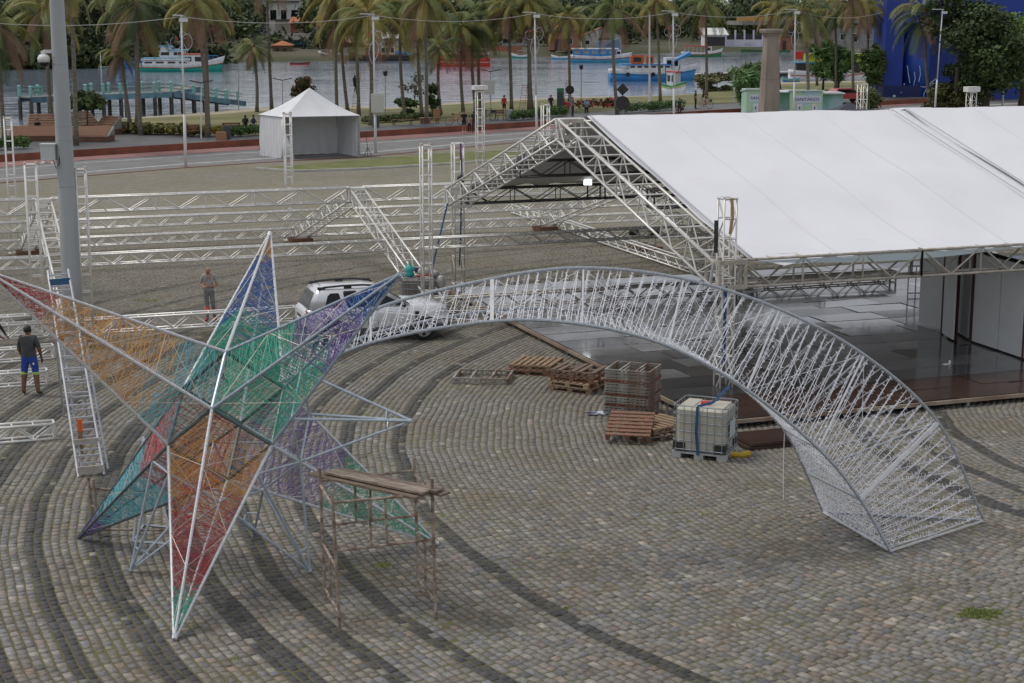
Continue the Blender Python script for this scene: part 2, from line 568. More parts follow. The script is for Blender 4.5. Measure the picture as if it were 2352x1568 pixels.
struct(strip('road_line', LINE, off(vline(ROAD_F), 6.4), off(vline(ROAD_F), 5.4), 0.004, 0.004))
struct(strip('road_edge', REDK, off(vline(PL_FAR), 1.6), off(vline(PL_FAR), 0), 0.004, 0.004))
CORT = mat('corten_steel', (0.25, 0.078, 0.04), (0.15, 0.05, 0.032), 0.7, 0.75, detail=8)
PZ = 0.45
wb = [G(u, v) for u, v in vline(WALL_B)]
b = MB(); n_ = len(wb)
lift = [p + Vector((0, 0, PZ + 0.02)) for p in wb]
nrm = []
for i in range(n_):
    d = wb[min(i + 1, n_ - 1)] - wb[max(i - 1, 0)]; d.normalize(); nrm.append(Vector((-d.y, d.x, 0)))
back = [p + q * 0.12 for p, q in zip(lift, nrm)]
b.add(wb + lift + back, [(i, i + 1, n_ + i + 1, n_ + i) for i in range(n_ - 1)] + [(n_ + i, n_ + i + 1, 2 * n_ + i + 1, 2 * n_ + i) for i in range(n_ - 1)])
struct(b.build('retaining_wall', CORT))
PROM = mat('promenade_paving', (0.125, 0.125, 0.125), (0.085, 0.085, 0.088), 0.5, 0.55, bump=0.2, detail=7)
b = MB(); pf = [G(u, v, PZ) for u, v in vline(PROM_F)]; bk = [p - Vector((0, 0, 0.02)) for p in back]
b.add(bk + pf, [(i, i + 1, n_ + i + 1, n_ + i) for i in range(n_ - 1)])
struct(b.build('promenade', PROM))
LAWN = mat('lawn', (0.115, 0.125, 0.04), (0.20, 0.185, 0.085), 0.16, 0.95, bump=0.6, bscale=10, detail=9)
SAND = mat('sand', (0.40, 0.34, 0.25), (0.30, 0.25, 0.17), 0.5, 0.95, bump=0.3, bscale=8, detail=7)
X7 = [-120, 0, 176, 301, 402, 502, 590, 700, 831, 897, 1017, 1181, 1336, 1422, 1527, 1608, 1670, 1800, 1960, 2352]
pf = [G(u, v, PZ) for u, v in vline(PROM_F, X7)]
sh = [G(u, v, -0.05) for u, v in vline(SHORE, X7)]
mid = [lerp(a, c, 0.72) for a, c in zip(pf, sh)]
for p in mid: p.z = 0.36
sea = [c + (c - a).normalized() * 4 for a, c in zip(pf, sh)]
for p in sea: p.z = -0.5
n_ = len(pf)
b = MB(); b.add(pf + mid, [(i, i + 1, n_ + i + 1, n_ + i) for i in range(n_ - 1)])
struct(b.build('lawn', LAWN))
b = MB(); b.add(mid + sh + sea, [(k * n_ + i, k * n_ + i + 1, (k + 1) * n_ + i + 1, (k + 1) * n_ + i) for k in (0, 1) for i in range(n_ - 1)])
struct(b.build('beach', SAND))
# small triangular lawn with a white kerb inside the plaza
LGRASS = mat('plaza_lawn', (0.10, 0.13, 0.03), (0.17, 0.165, 0.06), 0.7, 0.95, bump=0.6, bscale=12, detail=9)
tri = [(588, 386), (680, 392), (831, 387), (1000, 377), (1160, 366), (1330, 352), (1330, 346), (1160, 345), (1000, 352), (831, 366), (700, 377)]
struct(sheet('plaza_lawn', LGRASS, [G(u, v, 0.03) for u, v in tri]))
kb = MB()
kp = [G(u, v, 0.045) for u, v in tri[:6]]
for p, q in zip(kp, kp[1:]): kb.beam(p, q, 0.16, 0.11)
KERB = mat('kerb', (0.55, 0.54, 0.52), (0.4, 0.39, 0.37), 1.2, 0.8)
struct(kb.build('kerb', KERB))

# ---- water, lake bed, far bank
def water_material():
    m = bpy.data.materials.new('river_water'); m.use_nodes = True
    n, l = m.node_tree.nodes, m.node_tree.links
    b = n['Principled BSDF']
    b.inputs['Base Color'].default_value = (0.20, 0.24, 0.30, 1)  # pale blue base stands in for bright sky reflected on the river
    b.inputs['Roughness'].default_value = 0.08
    b.inputs['Specular IOR Level'].default_value = 0.9
    tc = n.new('ShaderNodeTexCoord')
    mp = n.new('ShaderNodeMapping'); mp.inputs['Scale'].default_value = (0.22, 0.6, 1)
    l.new(tc.outputs['Object'], mp.inputs['Vector'])
    a = n.new('ShaderNodeTexNoise'); a.inputs['Scale'].default_value = 1.0; a.inputs['Detail'].default_value = 3
    l.new(mp.outputs[0], a.inputs['Vector'])
    mp2 = n.new('ShaderNodeMapping'); mp2.inputs['Scale'].default_value = (0.012, 0.05, 1)
    l.new(tc.outputs['Object'], mp2.inputs['Vector'])
    c = n.new('ShaderNodeTexNoise'); c.inputs['Scale'].default_value = 1.0; c.inputs['Detail'].default_value = 4
    l.new(mp2.outputs[0], c.inputs['Vector'])
    rg = n.new('ShaderNodeMapRange'); rg.inputs['From Min'].default_value = 0.35; rg.inputs['From Max'].default_value = 0.65
    rg.inputs['To Min'].default_value = 0.25; rg.inputs['To Max'].default_value = 1.0
    l.new(c.outputs['Fac'], rg.inputs['Value'])
    bp = n.new('ShaderNodeBump'); bp.inputs['Distance'].default_value = 0.22
    l.new(rg.outputs[0], bp.inputs['Strength'])
    l.new(a.outputs['Fac'], bp.inputs['Height']); l.new(bp.outputs[0], b.inputs['Normal'])
    return m
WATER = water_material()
FAR_SHORE = [(-400, 168), (0, 160), (300, 155), (590, 142), (900, 138), (1180, 132), (1500, 122), (1750, 117), (2000, 113), (2352, 108), (2800, 104)]
fs = [G(u, v, -0.05) for u, v in FAR_SHORE]
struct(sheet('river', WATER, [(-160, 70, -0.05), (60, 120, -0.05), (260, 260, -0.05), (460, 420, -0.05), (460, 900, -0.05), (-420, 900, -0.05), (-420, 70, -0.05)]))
struct(sheet('terrain', mat('earth', (0.10, 0.085, 0.05)), [(-4000, -1500, -1.6), (4000, -1500, -1.6), (4000, 5500, -1.6), (-4000, 5500, -1.6)]))
BANK = mat('far_bank_earth', (0.045, 0.055, 0.02), (0.10, 0.085, 0.05), 0.05, 0.95, detail=8)
b = MB()
rows = [(0, -0.4), (2, 0.5), (12, 1.4), (40, 2.0), (90, 3.6), (160, 6), (260, 7.5), (420, 7)]
N = 40
xs = [-400 + 3200 * i / N for i in range(N + 1)]
bank_pts = []
for d, h in rows:
    for u, v in vline(FAR_SHORE, xs):
        p = G(u, v, -0.05)
        ux = (u - 1176) / 1176
        hh = h * (1.0 if d < 50 else (0.75 + 0.5 * mnoise.noise(Vector((u * .004, d * .01, 3)))))
        bank_pts.append(Vector((p.x * (1 + d / 340), p.y + d, hh)))
n_ = N + 1
b.add(bank_pts, [(k * n_ + i, k * n_ + i + 1, (k + 1) * n_ + i + 1, (k + 1) * n_ + i) for k in range(len(rows) - 1) for i in range(N)])
struct(b.build('far_bank', BANK, smooth=True))
# ================================================================ TRUSSES AND TENTS
TA, TB = DECK_A, DECK_B
Zv = Vector((0, 0, 1))
def truss(T, name, p, q, w=0.4, h=0.4, bay=0.8, m=None, up=Zv, rc=0.036, rl=0.022, verticals=True, label=None, plates=()):
    """box truss from p to q: four chords and zig-zag lacing"""
    m = m or ALU
    p, q = Vector(p), Vector(q)
    d = (q - p); L = d.length; d /= L
    s = d.cross(up)
    if s.length < 1e-3: s = d.cross(Vector((0, 1, 0)))
    s.normalize(); u = s.cross(d)
    n = max(2, round(L / bay)); n += n % 2
    cs = [(-w / 2, -h / 2), (w / 2, -h / 2), (w / 2, h / 2), (-w / 2, h / 2)]
    at = lambda i, k: p + d * (L * i / n) + s * cs[k][0] + u * cs[k][1]
    b = MB(T)
    for i in range(n):
        for k0, k1 in ((0, 3), (1, 2)):          # vertical faces
            a, c = (k0, k1) if i % 2 else (k1, k0)
            b.bar(at(i, a), at(i + 1, c), rl, 5, cap=False)
        a, c = (2, 3) if i % 2 else (3, 2)       # bottom and top
        b.bar(at(i, 0), at(i, 1), rl, 5, cap=False)
        b.bar(at(i, 2), at(i, 3), rl, 5, cap=False)
        if verticals and i % 2 == 0 and i:
            b.bar(at(i, 0), at(i, 3), rl, 5, cap=False); b.bar(at(i, 1), at(i, 2), rl, 5, cap=False)
    for i in (0, n):
        for k in range(4): b.bar(at(i, k), at(i, (k + 1) % 4), rl * 1.6, 5, cap=False)
    ob = b.build(name, m, T, True, label=label)
    for k in range(4):
        MB(T).bar(at(0, k), at(n, k), rc, 6).build('chord', m, ob, True)
    return ob
def corner_block(T, c, s=0.55, m=None, rz=R(20)):
    b = MB(T); M3 = Matrix.Rotation(rz, 3, 'Z')
    for x in (-1, 1):
        for y in (-1, 1):
            b.box(Vector(c) + M3 @ Vector((x * s / 2, y * s / 2, 0)), (0.06, 0.06, s), rz)
    for z in (-1, 1):
        for x in (-1, 1):
            b.box(Vector(c) + M3 @ Vector((x * s / 2, 0, z * (s / 2 - 0.05))), (0.05, s - 0.07, 0.11), rz)
            b.box(Vector(c) + M3 @ Vector((0, x * s / 2, z * (s / 2 - 0.05))), (s - 0.07, 0.05, 0.11), rz)
    return b.build('corner_block', m or ALU2, T)
def tower(loc, h, label, w=0.28, group=None, rz=R(20), box=None, base=False):
    T = thing('truss_tower', label, 'truss tower', loc, 0, group)
    up = Matrix.Rotation(rz, 3, 'Z') @ Vector((0, 1, 0))
    p, q = Vector(loc) + Zv * 0.03, Vector(loc) + Zv * h
    truss(T, 'lattice', p, q, w, w, 0.5, ALU, up, rc=0.028, rl=0.018)
    b = MB(T); b.box(Vector(loc) + Zv * 0.015, (w + 0.25, w + 0.25, 0.03), rz); b.build('base_plate', ALU2, T)
    hd = MB(T)
    for x in (-1, 1): hd.beam(q + Matrix.Rotation(rz, 3, 'Z') @ Vector((x * w / 2, -w / 2, 0.03)), q + Matrix.Rotation(rz, 3, 'Z') @ Vector((x * w / 2, w / 2, 0.03)), 0.06, 0.08)
    hd.build('head_frame', ALU2, T)
    if box:
        e = MB(T); e.box(q + Zv * 0.2, box, rz); e.build('hoist_box', WHITE, T)
    return T

# ---- second roof frame, bolted together on the ground
F2 = G(690, 555)
SPAN = 18.8
ZF, ZR = 0.42, 2.95
RF = thing('roof_frame', 'long low gabled aluminium roof frame assembled on the paving, still without cover', 'roof frame', (F2.x, F2.y, 0))
def fp(s, t, z): return Vector((F2.x, F2.y, z)) + TA * s - TB * (t * SPAN)
for s in (-22, -11, 0, 11):
    if s < -15: continue
    truss(RF, 'rafter', fp(s, 0, ZF), fp(s, 0.5, ZR), 0.52, 0.46, 0.62, up=Zv)
    truss(RF, 'rafter', fp(s, 0.5, ZR), fp(s, 1, ZF), 0.52, 0.46, 0.62, up=Zv)
for s0, s1 in ((-22, -11), (-11, 0), (0, 11), (11, 17)):
    e = 0.3
    truss(RF, 'ridge_beam', fp(s0 + e, 0.5, ZR), fp(s1 - e, 0.5, ZR), 0.42, 0.50, 0.95)
    for t, z, nm in ((0, ZF, 'eave_beam'), (0.25, (ZF + ZR) / 2 + .02, 'purlin'), (0.75, (ZF + ZR) / 2 + .02, 'purlin')):
        truss(RF, nm, fp(s0 + e, t, z), fp(s1 - e, t, z), 0.34, 0.34, 0.5, ALU, verticals=False)
    truss(RF, 'eave_beam', fp(s0 + e, 1, ZF), fp(s1 - e, 1, ZF), 0.36, 0.40, 0.55, ALU if s1 <= 0 else ALU2, verticals=False)
for s in (-11, 0, 11):
    for t, z in ((0, ZF), (0.5, ZR), (1, ZF)):
        corner_block(RF, fp(s, t, z), 0.5, ALU)
BRN = mat('timber_block', (0.20, 0.10, 0.06), (0.13, 0.07, 0.045), 3, 0.85)
for s, t in ((-11, 0), (0, 0), (11, 0), (-11, 1), (0, 1), (11, 1)):
    b = MB(); p = fp(s, t, 0.0)
    b.box((0, 0, 0.085), (0.9, 0.9, 0.16))
    for k in (-0.3, 0.3): b.box((0, k, 0.17), (0.88, 0.22, 0.03))
    o = b.build('timber_block', BRN); o.location = p; o.rotation_euler = (0, 0, R(20))
    tag(o, 'low reddish timber pad under a foot of the uncovered roof frame', 'timber block', 'timber pads under the roof frame')
TWL = ['slim truss tower behind the steel pole at the roof frame foot toward the road', 'slim truss tower at the middle roof frame foot in line with the white marquee', 'truss tower at the roof frame foot right behind the pavilion gable peak',
       'slim truss tower beside the steel pole at the roof frame foot toward the star', 'slim truss tower at the roof frame foot where the bending worker stands']
TG = 'truss towers at the roof frame'
for u_, (s, t, h, ds) in enumerate(((-11, 0, 5.35, -.45), (0, 0, 5.3, -.3), (11, 0, 5.45, .2), (-11, 1, 5.05, .35), (0, 1, 5.45, -.4))):
    tower(fp(s + ds, t, 0) + TB * (0.55 if t == 0 else -0.55), h, TWL[u_], group=TG)
tower(G(90, 742), 4.9, 'slim aluminium truss tower just beside the thick grey steel pole', w=0.33)
tower(G(1103, 447), 5.4, 'slim aluminium truss tower topped by a flat white box, on the open paving', w=0.36, box=(0.75, 0.45, 0.22))
tower(G(1973, 400), 5.3, 'aluminium truss tower rising behind the white roof near the dark gazebo', w=0.42)
tower(G(2222, 395), 4.75, 'aluminium truss tower with pale box on top in front of dark trees', w=0.42, box=(0.85, 0.5, 0.3))
# beam lying across on the ground beside the roof frame
X1, X2 = G(1182, 478, 0.25), G(1640, 628, 0.25)
LB = thing('truss_beam', 'long aluminium truss beam lying on the paving beyond the white roofed pavilion', 'truss beam', (X1.x, X1.y, 0))
truss(LB, 'lattice', X1, X2, 0.36, 0.36, 0.5, ALU, verticals=False)
p = G(1478, 572)
SB = thing('sleeve_block', 'square aluminium sleeve block with rollers on a timber pad beside the ground beam', 'sleeve block', p)
corner_block(SB, p + Zv * 0.5, 0.7, ALU2)
b = MB(SB); b.box(p + Zv * 0.07, (1.2, 1.2, 0.14), R(20)); b.build('timber_pad', BRN, SB)
b = MB(SB)
for k in (-1, 1): b = MB(SB); b.lathe([(0.02, -0.2), (0.14, -0.2), (0.14, 0.2), (0.02, 0.2)], p + Vector((0.42 * k, -0.35, 0.75)), 10, 'X'); b.build('roller', RUBBER, SB)
# loose sections at the far left
for k, (u0, v0, u1, v1, lab) in enumerate(((-60, 752, 98, 742, 'truss beam section ending beside the feet of the slim tower by the steel pole'),
      (-70, 822, 122, 806, 'loose short truss section lying on the paving behind the man in blue shorts'),
      (-70, 876, 108, 864, 'loose short truss section the man in blue shorts stands against'),
      (-70, 1002, 124, 986, 'loose short truss section lying alone on the paving near the long ladder'))):
    hz = 0.18 if k else 0.35
    p, q = G(u0, v0, hz), G(u1, v1, hz)
    T = thing('truss_section', lab, 'truss section', (q.x, q.y, 0))
    truss(T, 'lattice', p, q, 0.34, 0.34 if k else 0.55, 0.5, ALU, verticals=(k == 0))

# ---- white pavilion tent over the stage floor
P1, P2 = G(1660, 907), G(1053, 652)           # near and far gable posts
PM = (P1 + P2) / 2
ZE, ZA = 3.1, 6.05
PT = thing('pavilion_tent', 'large white gabled pavilion on box truss posts over the wet stage floor', 'tent', (P1.x, P1.y, 0))
BL = (P2 - P1).normalized()
def tp(s, t, z): return P1 + TA * s + (P2 - P1) * t + Zv * z
def zr(t): return ZE + (ZA - ZE) * (1 - abs(2 * t - 1))
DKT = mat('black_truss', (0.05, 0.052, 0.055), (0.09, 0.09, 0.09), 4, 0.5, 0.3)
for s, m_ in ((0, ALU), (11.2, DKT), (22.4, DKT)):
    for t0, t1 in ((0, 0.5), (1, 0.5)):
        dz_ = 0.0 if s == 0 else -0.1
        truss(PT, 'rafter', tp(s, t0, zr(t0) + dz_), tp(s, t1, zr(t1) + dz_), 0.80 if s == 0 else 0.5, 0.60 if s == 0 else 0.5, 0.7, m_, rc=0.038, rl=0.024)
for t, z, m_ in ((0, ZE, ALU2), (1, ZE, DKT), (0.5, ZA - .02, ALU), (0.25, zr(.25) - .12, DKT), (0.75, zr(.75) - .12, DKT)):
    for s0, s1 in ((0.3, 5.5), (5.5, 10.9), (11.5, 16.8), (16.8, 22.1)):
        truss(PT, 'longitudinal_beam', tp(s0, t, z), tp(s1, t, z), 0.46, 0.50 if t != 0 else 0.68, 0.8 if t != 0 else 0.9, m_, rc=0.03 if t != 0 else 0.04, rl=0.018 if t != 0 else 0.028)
for s in (0, 11.2, 22.4):
    for t in (0, 1):
        if s == 11.2 and t == 0: pass
        corner_block(PT, tp(s, t, ZE), 0.72, ALU2 if t == 0 else ALU)
        truss(PT, 'post', tp(s, t, 0.24 if t == 0 and s > 0 else 0.02), tp(s, t, 4.95 if s == 0 else 4.3), 0.34, 0.34, 0.5, ALU, TB, rc=0.026)
corner_block(PT, tp(0, 0.5, ZA), 0.6, ALU2)
# straps and chain hoist on the near and far gable posts
def strap(T, pts, w, m_, nm='strap'):
    b = MB(T)
    for p, q in zip(pts, pts[1:]): b.beam(p, q, w, 0.012, Vector((0, -1, 0.2)))
    return b.build(nm, m_, T)
BLUE_ST = mat('blue_strap', (0.03, 0.09, 0.20), (0.02, 0.06, 0.15), 3, 0.8)
TANS = mat('tan_strap', (0.42, 0.27, 0.11), None, rough=0.8)
cpt = tp(0, 0, 0)
strap(PT, [cpt + Vector((-0.05, -0.42, z)) for z in (2.85, 2.2, 1.4, 0.9)], 0.08, BLUE_ST)
strap(PT, [cpt + Vector((0.08, -0.22, 4.98)), cpt + Vector((0.10, -0.26, 4.5)), cpt + Vector((0.04, -0.27, 4.1))], 0.07, TANS)
strap(PT, [cpt + Vector((-0.26, 0.05, 4.4)), cpt + Vector((-0.26, 0.0, 3.6))], 0.1, BLACK, 'chain_bag')
fpt = tp(0, 1, 0)
strap(PT, [fpt + Vector((-0.35, -0.3, 2.9)), fpt + Vector((-0.75, -1.5, 1.2)), fpt + Vector((-0.95, -2.2, 0.2))], 0.06, BLUE_ST)
strap(PT, [fpt + Vector((0.12, -0.2, 4.9)), fpt + Vector((0.15, -0.22, 4.0)), fpt + Vector((0.1, -0.22, 2.0)), fpt + Vector((0.05, -0.22, 0.7))], 0.05, BLUE_ST)
PURP = mat('purple_strap', (0.16, 0.05, 0.20), None, rough=0.8)
strap(PT, [fpt + Vector((0.12, -0.26, 4.98)), fpt + Vector((0.12, -0.26, 4.4))], 0.07, PURP)
b = MB(PT); b.ell(fpt + Vector((0.12, -0.3, 3.75)), (0.14, 0.1, 0.16)); b.build('hoist_hook', BLACK, PT, True)

def membrane_material():
    m = mat('roof_membrane', (0.735, 0.735, 0.765), (0.70, 0.70, 0.73), 0.5, 0.55, detail=6, bump=0.3, bscale=0.9)
    n, l = m.node_tree.nodes, m.node_tree.links
    bs = n['Principled BSDF']
    old = bs.inputs['Base Color'].links[0].from_socket
    tc = n.new('ShaderNodeTexCoord')
    nz = n.new('ShaderNodeTexNoise'); nz.inputs['Scale'].default_value = 0.9; nz.inputs['Detail'].default_value = 9
    nz.inputs['Roughness'].default_value = 0.65
    l.new(tc.outputs['Object'], nz.inputs['Vector'])
    mr = n.new('ShaderNodeMapRange'); mr.inputs['From Min'].default_value = 0.62; mr.inputs['From Max'].default_value = 0.78
    mr.inputs['To Max'].default_value = 0.5
    l.new(nz.outputs['Fac'], mr.inputs['Value'])
    mx = n.new('ShaderNodeMixRGB'); l.new(mr.outputs[0], mx.inputs['Fac']); l.new(old, mx.inputs['Color1'])
    mx.inputs['Color2'].default_value = (0.62, 0.60, 0.55, 1)
    l.new(mx.outputs[0], bs.inputs['Base Color'])
    return m
MEMB = membrane_material()
def roof_slope(s0, s1, side, nm='roof_membrane', lift=0.37, z_extra=0.0, sagk=1.0):
    NU, NV = 44, 30
    pts = []
    for j in range(NV + 1):
        t = (0.0 if side == 0 else 1.0) + (0.5 if side == 0 else -0.5) * (-0.028 + 1.028 * j / NV)
        for i in range(NU + 1):
            s = s0 + (s1 - s0) * i / NU
            q = j / NV
            sag = 0.07 * math.sin(math.pi * 2 * q) ** 2 + 0.05 * mnoise.noise(Vector((s * 0.45, q * 4, side + 2))) + 0.02 * mnoise.noise(Vector((s * 1.6, q * 9, side + 7)))
            seam = 0.0
            zz = zr(t) + lift - sag * sagk + seam + z_extra
            if q < 0.02: zz += 0.12 * mnoise.noise(Vector((s * 1.7, 0, 5)))
            if q < 0.1 and s < 3.0 and side == 0: zz -= 0.10 * (0.1 - q) * 10 * math.sin(min(1, max(0, (s - 0.6) / 2.4)) * math.pi)
            pts.append(tp(s, t, zz))
    b = MB(PT)
    n = NU + 1
    b.add(pts, [(j * n + i, j * n + i + 1, (j + 1) * n + i + 1, (j + 1) * n + i) for j in range(NV) for i in range(NU)])
    return b.build(nm, MEMB, PT, True)
for s0, s1 in ((0.55, 10.85), (11.45, 22.4)):
    roof_slope(s0, s1, 0); roof_slope(s0, s1, 1)
roof_slope(10.7, 11.6, 0, 'joint_strip', 0.31, 0.0, 0.3); roof_slope(10.7, 11.6, 1, 'joint_strip', 0.31, 0.0, 0.3)
# welded seams of the cover
SEAM = mat('seam_grey', (0.74, 0.74, 0.765), (0.76, 0.76, 0.785), 3, 0.6)
def cover_z(s, q):
    sag = 0.07 * math.sin(math.pi * 2 * q) ** 2 + 0.05 * mnoise.noise(Vector((s * 0.45, q * 4, 2))) + 0.02 * mnoise.noise(Vector((s * 1.6, q * 9, 7)))
    return sag
for s in [3.1 + 2.6 * k for k in range(3)] + [14.0 + 2.6 * k for k in range(3)]:
    b = MB(PT); pts = []
    for j in range(61):
        q = 0.01 + 0.98 * j / 60; t = 0.5 * (-0.028 + 1.028 * q)
        for w in (-0.012, 0.012): pts.append(tp(s + w, t, zr(t) + 0.37 - cover_z(s + w, q) + 0.006))
    b.add(pts, [(2 * j, 2 * j + 1, 2 * j + 3, 2 * j + 2) for j in range(60)]); b.build('seam', SEAM, PT)
# keder rails beside the joint, border edge and hem
GREYR = mat('grey_rail', (0.50, 0.51, 0.53), None, rough=0.5)
for s in (10.87, 11.43):
    b = MB(PT); b.tube([tp(s, 0.5 * k / 12 - 0.01, zr(0.5 * k / 12) + 0.385) for k in range(13)], 0.022, 5); b.build('keder_rail', GREYR, PT)
b = MB(PT); b.tube([tp(0.57, 0.5 * k / 12 - 0.012, zr(0.5 * k / 12) + 0.385) for k in range(13)], 0.03, 5); b.build('keder_rail', GREYR, PT)
HEM = mat('pale_blue_hem', (0.52, 0.66, 0.72), (0.70, 0.72, 0.72), 0.5, 0.6, detail=3)
b = MB(PT)
hp = []
for i in range(40):
    s = 0.8 + 10 * i / 39
    w = 0.16 * max(0.15, math.sin(min(1, i / 30) * math.pi)) + 0.03
    a = tp(s, -0.0135, zr(0) + 0.29); c = tp(s, -0.012, zr(0) + 0.29 - w)
    hp += [a, c]
b.add(hp, [(2 * i, 2 * i + 2, 2 * i + 3, 2 * i + 1) for i in range(39)])
b.build('hem', HEM, PT)
# lacing ropes from the hem to the eave beam
b = MB(PT)
for i in range(16):
    s = 1.0 + i * 0.62
    b.bar(tp(s, -0.012, zr(0) + 0.24), tp(s + 0.25, -0.012, ZE + 0.28), 0.008, 4)
    b.bar(tp(s + .1, -0.012, zr(0) + 0.24), tp(s - 0.1, 0.012, ZE + 0.28), 0.008, 4)
stuff(b.build('lacing_rope', mat('rope', (0.5, 0.45, 0.36)), PT))
# floodlight on the far eave beam
FL = tp(4.9, 1.0, ZE + 0.34)
T = thing('floodlight', 'lit square white floodlight clamped on the black far beam of the pavilion', 'floodlight', FL)
b = MB(T); b.box(FL + Vector((0, -0.36, 0.05)), (0.32, 0.08, 0.26)); b.build('housing', BLACK, T)
b = MB(T); b.box(FL + Vector((0, -0.41, 0.05)), (0.28, 0.02, 0.22)); b.build('lamp_face', mat('lit_lamp', (1, 1, 1), emit=(0.95, 1, 1, 4)), T)
b = MB(T); b.bar(FL + Vector((0, -0.30, -0.6)), FL + Vector((0, -0.30, -0.1)), 0.03); b.build('bracket', BLACK, T)

# ---- stage floor of wet dark plywood panels
DZ = 0.22
SF = thing('stage_floor', 'low stage floor of wet dark plywood panels under the white pavilion', 'stage floor', (DECK_O.x, DECK_O.y, 0))
def dk(s, t, z=DZ): return DECK_O + TA * s + TB * t + Zv * z
PANELS = []
for k, (c, c2) in enumerate((((0.070, 0.066, 0.068), (0.045, 0.042, 0.043)), ((0.10, 0.098, 0.10), (0.06, 0.058, 0.06)), ((0.045, 0.042, 0.043), (0.03, 0.028, 0.03)), ((0.17, 0.165, 0.165), (0.10, 0.098, 0.10)))):
    m = mat('wet_plywood_%d' % k, c, c2, 1.3, 0.09 + 0.045 * k, spec=0.9, coat=0.4, detail=7, bump=0.06, bscale=9)
    PANELS.append(m)
BROWNP = mat('brown_plywood', (0.062, 0.034, 0.026), (0.04, 0.024, 0.02), 1.2, 0.16, spec=0.5, detail=7, bump=0.05, bscale=9)
PL, PW = 2.2, 1.1
pmesh = {}
for j in range(18):
    offs = (j * 0.7) % 1.1 if j % 3 else 0
    s = 0.0
    while s < 23:
        L = PL if not (s == 0 and offs) else PL - offs
        key = (round(L, 2), random.randrange(4) if j > 1 and (j > 2 or s < 9) else 4)
        if key not in pmesh:
            b = MB(); b.box((0, 0, 0), (L - 0.02, PW - 0.02, 0.022))
            o = b.build('plywood_panel', PANELS[key[1]] if key[1] < 4 else BROWNP); pmesh[key] = o.data
            bpy.data.objects.remove(o)
        o = bpy.data.objects.new('plywood_panel', pmesh[key]); col.objects.link(o); o.parent = SF
        c = dk(s + L / 2, j * PW + PW / 2, DZ) - SF.location
        o.location = c + Vector((0, 0, random.uniform(-0.003, 0.003)))
        o.rotation_euler = (random.uniform(-.012, .012), random.uniform(-.008, .008), R(20))
        s += L
b = MB(SF)
W_ = 18 * PW
TRIM = mat('deck_frame', (0.20, 0.13, 0.09), (0.34, 0.29, 0.22), 1.5, 0.7)
b.beam(dk(0, -0.03, 0.165), dk(24, -0.03, 0.165), 0.05, 0.09); b.build('edge_frame', TRIM, SF)
b = MB(SF); b.beam(dk(-0.03, 0, 0.165), dk(-0.03, W_, 0.165), 0.05, 0.09); b.build('edge_frame', TRIM, SF)
for i in range(11):
    b = MB(SF); b.box(dk(0.3 + i * 2.2, 0.05, 0.06), (0.08, 0.08, 0.12), R(20)); b.build('foot', STEEL, SF)
for i in range(9):
    b = MB(SF); b.box(dk(0.05, 0.3 + i * 2.2, 0.06), (0.08, 0.08, 0.12), R(20)); b.build('foot', STEEL, SF)
# spare panels lying beside the floor
for k, (u, v, lab) in enumerate(((1770, 1010, 'stack of two dark brown plywood panels on the paving beside the water tank'),)):
    p = G(1762, 1016)
    T = thing('panel_stack', lab, 'panel stack', p)
    for i in range(2):
        b = MB(T); b.box(p + Zv * (0.05 + 0.075 * i) + TA * (0.1 * i), (1.5, 1.05, 0.06), R(20)); b.build('panel', BROWNP, T)

# ---- white partition panels and rail under the roof
WPAN = mat('white_panel', (0.62, 0.64, 0.64), (0.56, 0.58, 0.58), 0.8, 0.45)
def zc(zx, zy): return G(1761.8 + .2511 * zx, 393.8 + .2511 * zy, DZ + 0.012)
BOOTH = [((1390, 1392), (1600, 1452)), ((1606, 1492), (1702, 1552)), ((1746, 1482), (1842, 1540)), ((1878, 1562), (2110, 1640)), ((2116, 1642), (2330, 1715)), ((2350, 1720), (2620, 1810))]
p0 = zc(1390, 1392)
BT = thing('partition_wall', 'white partition wall panels with dark gaps standing on the stage floor', 'partition wall', p0)
for (a, c) in BOOTH:
    p, q = zc(*a), zc(*c)
    b = MB(BT); b.beam(p + Zv * 1.3, q + Zv * 1.3, 0.05, 2.5); b.build('wall_panel', WPAN, BT)
b = MB(BT); p, q = zc(1600, 1452) + Vector((.3, .5, 0)), zc(2620, 1810) + Vector((.3, .5, 0)); b.beam(p + Zv * 1.28, q + Zv * 1.28, 0.04, 2.5); b.build('back_panel', BLACK, BT)
for a in ((1600, 1470), (1725, 1540), (1860, 1560), (2340, 1718)):
    b = MB(BT); p = zc(*a); b.box(p + Zv * 1.3, (0.07, 0.07, 2.6), R(20)); b.build('post', mat('dark_red_post', (0.07, 0.025, 0.02)), BT)
p = zc(1285, 1140)
T = thing('railing', 'short grey steel railing on the stage floor beside the white partition panels', 'railing', p)
b = MB(T); b.beam(p + Zv * 1.0, p + Zv * 1.0 + TA * 1.6 - TB * 0.4, 0.05, 0.05); b.beam(p + Zv * 0.1, p + Zv * 0.1 + TA * 1.6 - TB * .4, 0.04, 0.04); b.build('rail', STEEL, T)
for k in (0, 0.25, 1.6):
    b = MB(T); q = p + TA * k - TB * .25 * k; b.bar(q, q + Zv * 1.0, 0.022); b.build('upright', STEEL, T)

